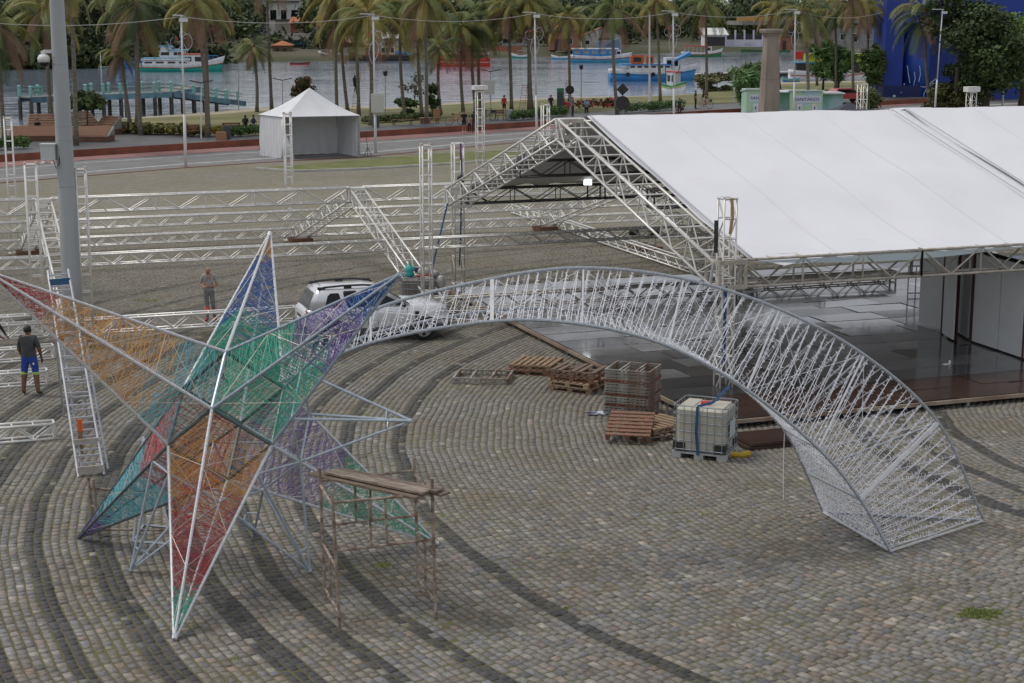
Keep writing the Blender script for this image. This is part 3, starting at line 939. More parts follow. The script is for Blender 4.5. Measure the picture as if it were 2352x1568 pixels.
# ================================================================ STAR
C = Vector((-4.82, 27.18, 2.72))
tips = {4: G(400, 1468, 0.03), 5: G(180, 1235, 0.03), 6: G(1005, 1248, 0.03)}
for a, c in ((1, 6), (2, 4), (3, 5)):
    tips[a] = C * 2 - tips[c]
D_ = {k: (tips[k] - C).normalized() for k in tips}
hc = 0.60
def cv(i, j, k): return C + (D_[i] + D_[j] + D_[k]) * hc
STAR = thing('star_sculpture', 'six armed star of steel tubes strung with coloured light strings, propped on bare legs', 'star sculpture', (C.x, C.y, 0))
RAILW = mat('white_wrapped_tube', (0.72, 0.73, 0.75), (0.52, 0.54, 0.56), 30, 0.4, 0.25)
RAILB = mat('blue_grey_tube', (0.42, 0.49, 0.56), (0.30, 0.36, 0.42), 12, 0.4, 0.3)
DKTUBE = mat('dark_green_grey_tube', (0.10, 0.13, 0.13), (0.16, 0.18, 0.18), 9, 0.45, 0.4)
COLS = {'teal': (0.12, 0.42, 0.48), 'orange': (0.66, 0.33, 0.07), 'red': (0.46, 0.06, 0.07), 'green': (0.03, 0.42, 0.29), 'blue': (0.04, 0.16, 0.46), 'purple': (0.22, 0.15, 0.42)}
STR = {k: mat('string_' + k, v, None, rough=0.5) for k, v in COLS.items()}
WIRE = mat('pale_wire', (0.62, 0.58, 0.50), None, rough=0.5)
ARMS = {1: ([('teal', 0, .18), ('orange', .18, .70), ('red', .70, 1)], RAILW, .85),
        2: ([('green', 0, .36), ('blue', .36, .81), ('orange', .81, 1)], RAILW, .9),
        3: ([('green', 0, .42), ('purple', .42, .70), ('blue', .70, 1)], RAILB, .9),
        4: ([('orange', 0, .30), ('red', .30, .75), ('green', .75, 1)], RAILW, .85),
        5: ([('red', 0, .30), ('teal', .30, .78), ('purple', .78, 1)], DKTUBE, 1.2),
        6: ([('purple', 0, .40), ('green', .40, 1)], RAILW, .8)}
OPP = {1: 6, 2: 4, 3: 5, 6: 1, 4: 2, 5: 3}
def fine(b, p, q, r):
    b.bar(p, q, r, 3, cap=False)
for k, (zones, rm, dens) in ARMS.items():
    i, j = [x for x in (1, 2, 3) if x != k and x != OPP[k]]
    corners_ = [cv(k, i, j), cv(k, i, OPP[j]), cv(k, OPP[i], OPP[j]), cv(k, OPP[i], j)]
    side = [(x - C).normalized() * 0.035 for x in corners_]
    tipk = tips[k]
    arm = MB(STAR)
    arm.bar(tipk - D_[k] * 0.10, tipk, 0.045, 8)
    ao = arm.build('arm', rm, STAR)
    for x, s in zip(corners_, side):
        MB(STAR).bar(x, tipk - D_[k] * 0.06 + s * 0.6, 0.030, 7, 0.022).build('rail', rm, ao)
    lat = lambda c_, t: c_ + (tipk - c_) * t
    rnd = random.Random(k)
    bufs = {z[0]: MB(STAR) for z in zones}
    wires = MB(STAR)
    for f in range(4):
        A, B = corners_[f], corners_[(f + 1) % 4]
        n = int(122 * dens)
        for zi, (cn, z0, z1) in enumerate(zones):
            nn = int(n * (z1 - z0)) + 2
            sw = 0
            for q in range(nn):
                t = z0 + (z1 - z0) * (q + rnd.uniform(-.3, .3)) / nn
                sl = rnd.gauss(0.035, 0.02)
                t0, t1 = min(0.985, max(0.0, t)), min(0.985, max(0.0, t + sl))
                if sw: t0, t1 = t1, t0
                sw ^= 1
                p, r_ = lat(A, t0), lat(B, t1)
                mid_ = (p + r_) / 2 + (C + D_[k] * (t * 3.5) - (p + r_) / 2) * rnd.uniform(0.0, 0.05)
                fine(bufs[cn], p, mid_, 0.0034); fine(bufs[cn], mid_, r_, 0.0034)
                if rnd.random() < 0.35:
                    t2 = min(0.985, max(0, t + rnd.uniform(-.10, .10)))
                    fine(bufs[cn], p, lat(B, t2), 0.0035)
                for w in range(3):                       # small bulbs
                    m_ = lerp(p, r_, rnd.random())
                    fine(bufs[cn], m_, m_ + Vector((rnd.uniform(-1, 1), rnd.uniform(-1, 1), rnd.uniform(-1, 1))) * 0.035, 0.005)
        for q in range(4):
            t0, t1 = 0.04 + q * 0.22, 0.04 + q * 0.22 + 0.22
            a, c = (A, B) if (q + f) % 2 else (B, A)
            fine(wires, lat(a, t0), lat(c, min(.97, t1)), 0.007)
            fine(wires, lat(a, t1), lat(c, min(.97, t1)), 0.005)
    for cn, bb in bufs.items(): stuff(bb.build('light_strings', STR[cn], ao, label='%s light strings of the star arm' % {'teal': 'turquoise'}.get(cn, cn)))
    stuff(wires.build('brace_wires', WIRE, ao))
core = MB(STAR)
core.box(C, (0.05, 0.05, 0.05))
co = core.build('core_hub', DKTUBE, STAR)
for i in (1, 6):
    for j in (2, 4):
        MB(STAR).bar(cv(i, j, 3), cv(i, j, 5), 0.034, 7).build('core_edge', DKTUBE, STAR)
for i in (1, 6):
    for j in (3, 5):
        MB(STAR).bar(cv(i, j, 2), cv(i, j, 4), 0.034, 7).build('core_edge', RAILB if (i, j) == (1, 3) else DKTUBE, STAR)
for i in (2, 4):
    for j in (3, 5):
        MB(STAR).bar(cv(i, j, 1), cv(i, j, 6), 0.034, 7).build('core_edge', DKTUBE, STAR)
# bare pyramid legs growing out between the arms
BARE = mat('bare_steel_tube', (0.50, 0.57, 0.64), (0.38, 0.44, 0.50), 8, 0.4, 0.25)
def bare_arm(a, c, tip, frac=0.16, lab=None):
    o1, o2 = [x for x in (1, 2, 3) if x not in (a, c, OPP[a], OPP[c])][0], None
    o2 = OPP[o1]
    pts = []
    for arm_ in (a, c):
        for o_ in (o1, o2):
            v0 = cv(a, c, o_)
            pts.append(v0 + (tips[arm_] - v0) * frac)
    tip = Vector(tip)
    hub = MB(STAR); hub.bar(tip - (tip - C).normalized() * 0.06, tip, 0.04, 6)
    ho = hub.build('bare_leg', BARE, STAR, label=lab)
    for p in pts: MB(STAR).bar(p, tip, 0.023, 6).build('tube', BARE, ho)
    for x, y in ((0, 1), (1, 3), (3, 2), (2, 0)):
        MB(STAR).bar(pts[x], pts[y], 0.02, 6).build('base_tube', BARE, ho)
        MB(STAR).bar(lerp(pts[x], tip, .78), lerp(pts[y], tip, .78), 0.012, 5).build('spreader', BARE, ho)
bare_arm(3, 6, G(945, 966, 2.72))
bare_arm(4, 5, G(300, 1310, 0.03))
bare_arm(4, 6, G(712, 1312, 0.03))
bare_arm(5, 6, G(584, 1222, 0.03))
# brown rope tied at the top corner of the core
b = MB(STAR); v0 = cv(1, 2, 3); rr = random.Random(4)
b.tube([v0 + Vector((-.14, -.05, .1)), v0 + Vector((-.1, -.1, -.2)), v0 + Vector((-.02, -.12, -.42)), v0 + Vector((.06, -.1, -.55))], 0.013, 5)
b.tube([v0 + Vector((-.34, 0, .2)), v0 + Vector((-.2, -.1, -.2)), v0 + Vector((.0, -.12, -.5))], 0.010, 5)
b.build('tie_rope', mat('brown_rope', (0.16, 0.12, 0.09)), STAR)
# loose pyramid frame standing behind the lower left arm
lp = [G(306, 1243, 0.02), G(400, 1250, 0.02), G(330, 1205, 0.02), G(398, 1212, 0.02)]
ap = AY(329, 1002, lp[2].y)
T = thing('steel_pyramid', 'loose bare steel tube pyramid standing behind the lower left star arm', 'steel frame', (lp[0].x, lp[0].y, 0))
for p in lp: MB(T).bar(p, ap, 0.022, 6).build('tube', BARE, T)
for x, y in ((0, 1), (1, 3), (3, 2), (2, 0)): MB(T).bar(lp[x], lp[y], 0.018, 6).build('base_tube', BARE, T)

# ================================================================ LIGHT ARCH
AO = [(640, 836, 27.8), (850, 714, 28.1), (1130, 640, 28.4), (1340, 615, 28.6), (1570, 640, 28.9), (1790, 710, 29.2), (1985, 815, 29.5), (2155, 970, 29.8), (2260, 1195, 0)]
A2 = [(640, 880, 27.6), (852, 787, 27.7), (1130, 738, 27.8), (1337, 745, 27.9), (1535, 795, 28.0), (1715, 895, 28.1), (1880, 1030, 28.15), (1975, 1145, 28.2), (2045, 1265, 0)]
A3 = [(640, 866, 28.0), (846, 770, 28.3), (1130, 713, 28.7), (1335, 716, 29.1), (1500, 760, 29.5), (1682, 872, 29.9), (1798, 983, 30.2), (1852, 1085, 30.4), (1890, 1175, 0)]
def chordpts(L): return [AY(u, v, d) if d else G(u, v, 0.04) for u, v, d in L]
cO, c2, c3 = chordpts(AO), chordpts(A2), chordpts(A3)
NB, SUB = len(cO) - 1, 10
def dense(nodes):
    """SUB points per bay, so that equal indices face each other"""
    P = [nodes[0] * 2 - nodes[1]] + nodes + [nodes[-1] * 2 - nodes[-2]]
    out = []
    for k in range(NB):
        p0, p1, p2, p3 = P[k:k + 4]
        for i in range(SUB):
            t = i / SUB
            out.append(0.5 * ((2 * p1) + (p2 - p0) * t + (2 * p0 - 5 * p1 + 4 * p2 - p3) * t * t + (3 * p1 - p0 - 3 * p2 + p3) * t ** 3))
    return out + [nodes[-1]]
dO, d2, d3 = dense(cO), dense(c2), dense(c3)
ARCH = thing('light_arch', 'white arching comet tail of triangular steel frame strung with white fairy lights', 'light arch', (c2[-1].x, c2[-1].y, 0))
ASTEEL = mat('arch_steel', (0.42, 0.45, 0.49), (0.30, 0.33, 0.36), 20, 0.4, 0.4)
AWHITE = mat('arch_white_strip', (0.72, 0.72, 0.73), (0.60, 0.60, 0.61), 6, 0.5)
FAIRY = mat('fairy_light_white', (0.86, 0.87, 0.92), None, rough=0.4)
for dd in (dO, d2, d3):
    MB(ARCH).tube(dd, 0.030, 7).build('chord', ASTEEL, ARCH)
for k in range(1, NB + 1):
    a, c, e = cO[k], c2[k], c3[k]
    fat = 0.042 if k in (2, 7) else 0.02
    b = MB(ARCH); b.beam(a, c, fat * 1.6, fat, Vector((0, -1, 0))); b.build('rib', AWHITE, ARCH)
    MB(ARCH).bar(a, e, 0.024, 6).build('rib', ASTEEL, ARCH)
    MB(ARCH).bar(c, e, 0.024, 6).build('rib', ASTEEL if k < NB else AWHITE, ARCH)
rnd = random.Random(21)
def lp_(L, x):
    i = int(max(0, min(len(L) - 2, math.floor(x)))); return lerp(L[i], L[i + 1], x - i)
def string_face(A, B, b, k, per_bay, lean=0.0, spike=0.105, r=0.0066):
    for q in range(per_bay):
        x = k * SUB + SUB * (q + 0.5) / per_bay
        xt = x + rnd.uniform(-.05, .05)
        for sgn in (-1, 1):
            xb = x + sgn * SUB / per_bay * 0.24 + lean + rnd.uniform(-.08, .08)
            p, e = lp_(A, max(0, min(NB * SUB, xt))), lp_(B, max(0, min(NB * SUB, xb)))
            L = (e - p).length
            mid_ = (p + e) / 2 - Zv * L * L * 0.006 * rnd.uniform(0.2, 1.6)
            fine(b, p, mid_, r); fine(b, mid_, e, r)
            n = int(L / spike)
            d = (e - p).normalized()
            s = d.cross(Vector((rnd.uniform(-1, 1), -1, 0.2))).normalized()
            for i in range(n):
                c = lerp(p, e, (i + rnd.random()) / n)
                w = s * rnd.choice((-1, 1)) * 0.042 + d * rnd.uniform(-.02, .02)
                fine(b, c - w * 0.25, c + w, 0.0055)
for k in range(0, NB):
    big = k >= 5
    b = MB(ARCH); string_face(dO, d2, b, k, 10 if big else 9, lean=(-1.1 if k < 5 else -0.3)); stuff(b.build('fairy_lights', FAIRY, ARCH))
    b = MB(ARCH); string_face(dO, d3, b, k, 7, lean=-0.9, r=0.0046); stuff(b.build('fairy_lights', FAIRY, ARCH))
    b = MB(ARCH); string_face(d2, d3, b, k, 12 if k >= 4 else 9); stuff(b.build('fairy_lights', FAIRY, ARCH))
wires = MB(ARCH)
for k in range(1, NB):
    fine(wires, cO[k], c2[k + 1], 0.006); fine(wires, c2[k], cO[k + 1], 0.006)
    fine(wires, cO[k], c3[k + 1], 0.006); fine(wires, c3[k], c2[k + 1], 0.006)
stuff(wires.build('brace_wires', AWHITE, ARCH))
b = MB(ARCH); b.tube([lp_(d3, 60.5) + Vector((0, 0, 0)), lp_(d3, 60.5) - Zv * .7, lp_(d3, 60.5) + Vector((.02, 0, -1.35))], 0.006, 4); b.build('dangling_string', FAIRY, ARCH)
# ================================================================ STEEL POLE
pb = G(172, 793)
POLE = thing('steel_pole', 'thick tapered grey steel pole carrying a dome camera and a white box', 'pole', pb)
PGREY = mat('pole_grey', (0.42, 0.44, 0.45), (0.36, 0.375, 0.385), 1.2, 0.5, 0.15, stretch=(1, 1, 0.3), detail=6)
def prad(z): return 0.29 - 0.0095 * z
b = MB(POLE); b.lathe([(prad(z), z) for z in (0, 2, 4.6, 4.62, 8.2, 8.22, 12, 15)], pb, 28); po = b.build('shaft', PGREY, POLE, True)
b = MB(POLE); b.lathe([(0.48, 0.0), (0.48, 0.04), (0.3, 0.045), (0.3, 0.3)], pb, 20); b.build('base_flange', PGREY, POLE)
for z in (4.6, 5.9, 6.3, 8.0, 8.2):
    b = MB(POLE); b.lathe([(prad(z) + 0.003, z - 0.012), (prad(z) + 0.006, z), (prad(z) + 0.003, z + 0.012)], pb, 24); b.build('steel_band', STEEL, POLE)
q = AY(100, 128, pb.y - 0.1)
b = MB(POLE); b.beam(Vector((pb.x - 0.2, pb.y, q.z + 0.12)), q + Vector((0, 0, 0.12)), 0.09, 0.09); b.box(q + Vector((0, 0, .06)), (0.12, 0.12, 0.15)); b.build('camera_arm', WHITE, POLE)
b = MB(POLE); b.lathe([(0.02, 0.10), (0.12, 0.08), (0.17, 0.0), (0.17, -0.12)], q - Vector((0, 0, 0.05)), 16); dc = b.build('dome_camera', WHITE, POLE, True)
b = MB(POLE); b.ell(q - Vector((0, 0, 0.19)), (0.14, 0.14, 0.13)); b.build('dome_glass', GLASS, dc, True)
q = AY(112, 350, pb.y - 0.15)
b = MB(POLE); b.box(q + Vector((0, 0, 0)), (0.40, 0.25, 0.42)); b.box(q + Vector((0, 0, 0.23)), (0.44, 0.29, 0.05)); eb = b.build('equipment_box', mat('box_grey', (0.52, 0.55, 0.54)), POLE)
for k in (-0.1, 0.1):
    b = MB(POLE); b.bar(q + Vector((k, -.05, -0.25)), q + Vector((k * 1.6, -0.25, -0.3)), 0.045, 10); b.build('bullet_camera', WHITE, POLE)
b = MB(POLE); b.tube([q + Vector((.15, -.1, -.2)), q + Vector((.22, -.12, -.45)), q + Vector((.3, -.1, -.3)), q + Vector((.32, 0, .2))], 0.012, 5); b.build('cable', RUBBER, POLE)

# ================================================================ LADDERS
def ladder(T, a0, a1, b0, b1, rungs, m, rail=0.03, rr=0.02):
    """rails a0-b0 and a1-b1"""
    for p, q in ((a0, b0), (a1, b1)):
        bb = MB(T); bb.beam(p, q, 0.035, rail + .03, Vector((0, -1, 0))); bb.build('rail', m, T)
    for i in range(rungs):
        t = (i + 0.6) / rungs
        bb = MB(T); bb.beam(lerp(a0, b0, t), lerp(a1, b1, t), 0.05, 0.035); bb.build('rung', m, T)
LAD = mat('ladder_aluminium', (0.58, 0.60, 0.63), (0.46, 0.47, 0.50), 4, 0.4, 0.5)
a0, a1 = G(181, 1096), G(240, 1090)
t0, t1 = AY(110, 622, 36.3), AY(157, 618, 36.3)
T = thing('extension_ladder', 'tall double aluminium ladder leaning beside the star with an orange strap', 'ladder', (a0 + a1) / 2)
ladder(T, a0, a1, t0, t1, 17, LAD)
dd = Vector((0.03, 0.2, 0.06))
ladder(T, lerp(a0, t0, .0) + dd, lerp(a1, t1, .0) + dd, lerp(a0, t0, .62) + dd, lerp(a1, t1, .62) + dd, 10, LAD)
ladder(T, t0 + Vector((0, .05, -.05)), t1 + Vector((0, .05, -.05)), Vector((t0.x - .35, t0.y + 1.9, 0.02)), Vector((t1.x - .25, t1.y + 1.9, 0.02)), 5, LAD)
b = MB(T); b.beam(lerp(t0, a0, .06), lerp(t1, a1, .06), 0.03, 0.14); b.build('top_plate', mat('blue_plate', (0.03, 0.10, 0.2)), T)
b = MB(T); b.beam(lerp(a0, t0, .02) + Vector((0, -.03, .05)), lerp(a1, t1, .02) + Vector((0, -.03, .05)), 0.04, 0.16); b.build('foot_plate', ALU2, T)
b = MB(T); b.beam(lerp(a0, t0, .16) + Vector((0, -.03, 0)), lerp(a1, t1, .16) + Vector((0, -.03, 0)), 0.04, 0.12); b.build('foot_plate', ALU2, T)
ORNG = mat('orange_strap', (0.75, 0.13, 0.02), None, rough=0.7)
p = lerp(lerp(a0, t0, .2), lerp(a1, t1, .2), .35)
b = MB(T); b.beam(p + Vector((0, -.05, 0.05)), p + Vector((0, -.05, 0.30)), 0.10, 0.03, Vector((0, -1, 0))); b.build('strap', ORNG, T)
b = MB(T); b.beam(p + Vector((0, -.04, -0.45)), p + Vector((0, -.04, 0.05)), 0.08, 0.03, Vector((0, -1, 0))); b.build('buckle', mat('strap_brown', (0.30, 0.15, 0.08)), T)

# ================================================================ SCAFFOLDS
def scafpt(zx, zy): return 696.7 + zx * .2636, 1039 + zy * .2636
def post(T, base, top, r=0.026, nm='post'):
    p = G(*base); q = AY(top[0], top[1], p.y)
    MB(T).bar(p, q, r, 8).build(nm, RUST, T)
    return p, q
pa = G(*scafpt(320, 1555))
SC = thing('scaffold', 'rusty steel tube scaffold frame with weathered planks across the top', 'scaffold', pa)
A_ = post(SC, scafpt(320, 1555), scafpt(250, 325)); B_ = post(SC, scafpt(1155, 1445), scafpt(1120, 225))
C_ = post(SC, scafpt(193, 1300), scafpt(140, 135)); Dp = post(SC, scafpt(1003, 1205), scafpt(968, 45))
def on(P, h): return Vector((lerp(P[0].x, P[1].x, h), P[0].y, lerp(P[0].z, P[1].z, h)))
def rail(P, hp, Q, hq, r=0.022, nm='rail'): MB(SC).bar(on(P, hp), on(Q, hq), r, 7).build(nm, RUST, SC)
rail(A_, .57, B_, .57); rail(A_, .91, B_, .89); rail(C_, .57, Dp, .57); rail(C_, .905, Dp, .905)
rail(A_, .13, C_, .10, nm='brace'); rail(A_, .45, C_, .44, nm='brace'); rail(B_, .12, Dp, .09, nm='brace'); rail(B_, .45, Dp, .44, nm='brace')
rail(A_, .885, C_, .875); rail(B_, .87, Dp, .875)
for t in (.36, .52):
    p = lerp(on(A_, .91), on(B_, .89), t); q = lerp(on(A_, .57), on(B_, .57), t); MB(SC).bar(p, q, 0.02, 7).build('upright', RUST, SC)
    p = lerp(on(C_, .9), on(Dp, .9), t); q = lerp(on(C_, .57), on(Dp, .57), t); MB(SC).bar(p, q, 0.02, 7).build('upright', RUST, SC)
for P, Q in ((A_, C_), (B_, Dp)):
    p = lerp(on(P, .45), on(Q, .44), .5); MB(SC).bar(p, Vector((p.x, p.y, 0.3)), 0.02, 7).build('upright', RUST, SC)
zt_ = on(A_, .885).z + 0.05
PLK = ((50, 190, 985, 400, 0.0, 0.22, 'bare brown plank, lowest of those on the scaffold'), (300, 155, 1250, 360, 0.005, 0.22, 'brown plank on the scaffold reaching farthest past the posts'), (320, 150, 1195, 330, 0.055, 0.2, 'upper brown plank on the scaffold behind the paint-spattered one'), (195, 170, 1045, 355, 0.058, 0.25, 'paint-spattered pale plank lying on top of the scaffold planks'))
PALEP = mat('spattered_plank', (0.34, 0.28, 0.23), (0.18, 0.13, 0.10), 5, 0.9, stretch=(1.2, 6, 6), bump=0.4)
for k, (x0, y0, x1, y1, dz, w, lab) in enumerate(PLK):
    p, q = G(*scafpt(x0, y0), zt_ + dz), G(*scafpt(x1, y1), zt_ + dz)
    sd = (q - p).cross(Zv).normalized() * 0.08
    T = MB(); L = (q - p).length
    T.box((0, 0, 0), (L, w, 0.035)); T.box((L / 2 - .02, 0, 0), (0.035, w * .98, 0.03))
    o = T.build('plank', PALEP if k == 3 else WOODG)
    m_ = (p + q) / 2 - sd * (1 if k in (0, 3) else -0.3); d = q - p
    o.location = m_; o.rotation_euler = (0, 0, math.atan2(d.y, d.x))
    tag(o, lab, 'plank', 'planks on the scaffold')
SC = thing('scaffold', 'low rusty tube scaffold frame half hidden behind the lower left star arm', 'scaffold', G(227, 1232))
E1 = post(SC, (227, 1232), (214, 1100)); E2 = post(SC, (216, 1226), (203, 1096)); E3 = post(SC, (408, 1224), (398, 1124)); E4 = post(SC, (388, 1215), (380, 1118))
rail(E1, .84, E3, .9); rail(E1, .12, E3, .06); rail(E2, .8, E4, .86); rail(E1, .5, E2, .5); rail(E3, .5, E4, .5)

# ================================================================ WATER TANKS (IBC)
CAGE = mat('tank_cage', (0.34, 0.38, 0.41), (0.25, 0.28, 0.30), 8, 0.45, 0.5)
def tank(name, label, loc, rz, mbottle, strapm=None, lvl=None):
    T = thing(name, label, 'water tank', loc, rz)
    Lx, Ly = 1.16, 0.98
    b = MB(); ring = lambda x, y, z, c: [(sx * x - sx * c * (k == 1), sy * y - sy * c * (k == 0), z) for sx, sy, ks in ((1, 1, (0, 1)), (-1, 1, (1, 0)), (-1, -1, (0, 1)), (1, -1, (1, 0))) for k in ks]
    x, y = Lx / 2 - 0.03, Ly / 2 - 0.03
    b.loft([ring(x - .05, y - .05, .15, .1), ring(x, y, .2, .1), ring(x, y, 1.06, .1), ring(x - .04, y - .04, 1.10, .1), ring(x - .12, y - .12, 1.115, .08)])
    bt = b.build('bottle', mbottle, T)
    b = MB(); b.lathe([(0.02, 1.17), (0.11, 1.17), (0.115, 1.11), (0.12, 1.10)], (0.0, 0.0, 0), 14); b.build('cap', mat('red_cap', (0.45, 0.03, 0.02)), T)
    for k in (-1, 1):
        b = MB(); b.box((k * 0.33, 0, 1.12), (0.3, 0.7, 0.03)); b.build('top_rib', mbottle, bt)
    for z in (0.20, 0.40, 0.60, 0.80, 0.98, 1.155):
        b = MB(); X, Y = Lx / 2 + 0.012, Ly / 2 + 0.012
        c = 0.06
        b.tube([(-X + c, -Y, z), (X - c, -Y, z), (X, -Y + c, z), (X, Y - c, z), (X - c, Y, z), (-X + c, Y, z), (-X, Y - c, z), (-X, -Y + c, z), (-X + c, -Y, z)], 0.012, 5)
        b.build('cage_ring', CAGE, T)
    for sx in range(7):
        xx = -Lx / 2 + 0.07 + (Lx - .14) * sx / 6
        for sy in (-1, 1):
            b = MB(); b.bar((xx, sy * (Ly / 2 + .018), .14), (xx, sy * (Ly / 2 + .018), 1.15), 0.009, 5); b.build('cage_bar', CAGE, T)
    for sy in range(5):
        yy = -Ly / 2 + 0.1 + (Ly - .2) * sy / 4
        for sx in (-1, 1):
            b = MB(); b.bar((sx * (Lx / 2 + .018), yy, .14), (sx * (Lx / 2 + .018), yy, 1.15), 0.009, 5); b.build('cage_bar', CAGE, T)
    pal = mat('tank_pallet', (0.42, 0.43, 0.43), (0.32, 0.32, 0.32), 3, 0.6)
    b = MB(); b.box((0, 0, 0.125), (Lx + .04, Ly + .04, 0.035)); pp = b.build('pallet_base', pal, T)
    for sx in (-1, 0, 1):
        for sy in (-1, 0, 1):
            b = MB(); b.box((sx * (Lx / 2 - .08), sy * (Ly / 2 - .08), 0.055), (0.2, 0.2, 0.105)); b.build('pallet_foot', pal, pp)
    for sx in (-1, 1):
        for sy in (-1, 1):
            b = MB(); b.box((sx * (Lx / 2 - .13), sy * (Ly / 2 - .012), 0.26), (0.27, 0.03, 0.17)); b.box((sx * (Lx / 2 - .014), sy * (Ly / 2 - .13), 0.262), (0.03, 0.26, 0.165)); b.build('corner_guard', BLACK, T)
    b = MB(); b.box((Lx / 2 + .03, -.05, 0.66), (0.008, 0.42, 0.36)); b.build('label_plate', mat('plate_grey', (0.42, 0.47, 0.47)), T)
    if strapm:
        b = MB(); X = -0.06
        pts = [(X + .05, -Ly / 2 - .035, 0.1), (X, -Ly / 2 - .035, 0.6), (X + .02, -Ly / 2 - .035, 1.17), (X + .25, -.1, 1.2), (X + .5, 0.25, 1.5)]
        for p, q in zip(pts, pts[1:]): b.beam(p, q, 0.06, 0.01, Vector((0, -1, .3)))
        b.build('strap', strapm, T)
    return T
g0, g1, g2 = G(1540, 1045), G(1655, 1057), G(1698, 1040)
dv = g1 - g0
TANKM = mat('tank_milky', (0.52, 0.50, 0.43), (0.43, 0.41, 0.34), 1.4, 0.4, stretch=(1, 1, 2))
yaw = math.atan2(dv.y, dv.x)
tank('water_tank', 'milky white caged water tank on a grey pallet with a blue strap', (g0 + g2) / 2, yaw, TANKM, BLUE_ST)
TANKB = mat('tank_brown', (0.20, 0.165, 0.15), (0.15, 0.125, 0.115), 1.4, 0.4)
tk = G(968, 715)
tank('water_tank', 'brownish caged water tank behind the silver car with bags and a bottle on top', tk, R(-8), TANKB)
T = thing('water_bottle', 'large turquoise plastic bottle standing on the brownish water tank', 'bottle', tk + Vector((-0.36, -0.1, 1.16)))
bl = mat('turquoise_plastic', (0.03, 0.42, 0.38), (0.02, 0.34, 0.31), 5, 0.25)
q = T.location
b = MB(T); b.lathe([(0.13, 0.0), (0.145, 0.02), (0.145, 0.12), (0.135, 0.14), (0.145, 0.16), (0.145, 0.25), (0.13, 0.29), (0.06, 0.36), (0.035, 0.39), (0.035, 0.41)], q, 14); b.build('body', bl, T, True)
b = MB(T); b.lathe([(0.04, 0.41), (0.04, 0.45), (0.02, 0.455)], q, 10); b.build('cap', bl, T)
BAG = mat('plastic_bag', (0.46, 0.43, 0.42), (0.36, 0.33, 0.33), 5, 0.4, bump=0.6, bscale=8)
for k, (dx, dz, rx, rz_, lab) in enumerate(((0.12, 1.30, 0.22, 0.15, 'crumpled grey plastic bag on top of the brownish tank beside the turquoise bottle'), (0.40, 1.26, 0.2, 0.11, 'white printed plastic bag lying on the brownish water tank'), (0.66, 1.02, 0.15, 0.22, 'grey plastic bag hanging at the corner of the brownish water tank'))):
    b = MB(); rr = random.Random(k)
    b.ell((0, 0, 0), (rx, rx * .8, rz_), 12, 8)
    b.v = [tuple(c * (1 + 0.14 * mnoise.noise(Vector(v) * 9)) for c in v) for v in b.v]
    o = b.build('plastic_bag', BAG, None, True); o.location = tk + Vector((dx, -0.1 if k < 2 else -.38, dz)); tag(o, lab, 'bag', 'bags on the brownish tank')
b = MB(); b.box((0, 0, 0), (0.22, 0.12, 0.05)); b.box((0.2, 0.02, 0.01), (0.12, 0.1, 0.07), .5)
o = b.build('snack_packet', mat('packet_red', (0.45, 0.05, 0.03))); o.location = tk + Vector((0.0, -0.32, 1.2)); tag(o, 'small red packet on the brownish water tank below the grey bag', 'packet')
# yellow hose end and small things on the ground
YEL = mat('yellow_rag', (0.55, 0.36, 0.03), (0.42, 0.27, 0.03), 6, 0.8)
b = MB(); b.tube([(-.28, 0, .03), (-.1, .03, .06), (.1, -.02, .05), (.3, .06, .07)], [0.05, 0.07, 0.06, 0.08], 8); o = b.build('yellow_hose', YEL); o.location = G(1690, 1050); tag(o, 'short piece of yellow hose beside the pallet of the milky water tank', 'hose')
b = MB(); b.add([(random.uniform(-.3, .3), random.uniform(-.12, .12), random.uniform(0.0, .12)) for _ in range(24)], [(i, (i * 7 + 3) % 24, (i * 5 + 11) % 24) for i in range(24)]); o = b.build('plastic_sheet', mat('pale_plastic', (0.55, 0.57, 0.66), None, rough=0.4)); o.location = G(1368, 953); tag(o, 'scrap of pale plastic sheet on the cobbles beside the steel frame stack', 'plastic sheet')
b = MB(); b.box((0, 0, 0.012), (0.14, 0.09, 0.02), .4); b.lathe([(0.03, 0), (0.035, 0.08), (0.02, 0.1)], (0.12, 0.06, 0.0), 8); o = b.build('litter', WHITE); o.location = G(2172, 837, DZ + .012); tag(o, 'white paper cup and wrapper dropped on the wet stage floor', 'litter')

# ================================================================ PALLETS AND STEEL FRAMES
def pallet(m, L=1.2, W=1.0, miss=0):
    T = thing('wooden_pallet', '', 'pallet')
    n = 7
    for i in range(n):
        if miss and i in (2, 5): continue
        b = MB(); b.box((-L / 2 + .06 + (L - .12) * i / (n - 1), 0, 0.125), (0.11, W, 0.022)); b.build('deck_board', m, T)
    for y in (-1, 0, 1):
        b = MB(); b.box((0, y * (W / 2 - .05), 0.102), (L, 0.09, 0.02)); b.build('stringer_board', m, T)
        b = MB(); b.box((0, y * (W / 2 - .05), 0.010), (L, 0.09, 0.02)); b.build('bottom_board', m, T)
        for x in (-1, 0, 1):
            b = MB(); b.box((x * (L / 2 - .08), y * (W / 2 - .05), 0.056), (0.13, 0.09, 0.07)); b.build('block', m, T)
    return T
WOOD2 = mat('pallet_red', (0.24, 0.12, 0.07), (0.16, 0.09, 0.06), 4, 0.85, stretch=(1, 6, 6))
WOOD3 = mat('pallet_pale', (0.42, 0.30, 0.19), (0.30, 0.21, 0.13), 4, 0.85, stretch=(1, 6, 6))
protoP = [pallet(WOOD), pallet(WOOD2), pallet(WOOD3), pallet(WOODG, miss=1)]
usedP = set()
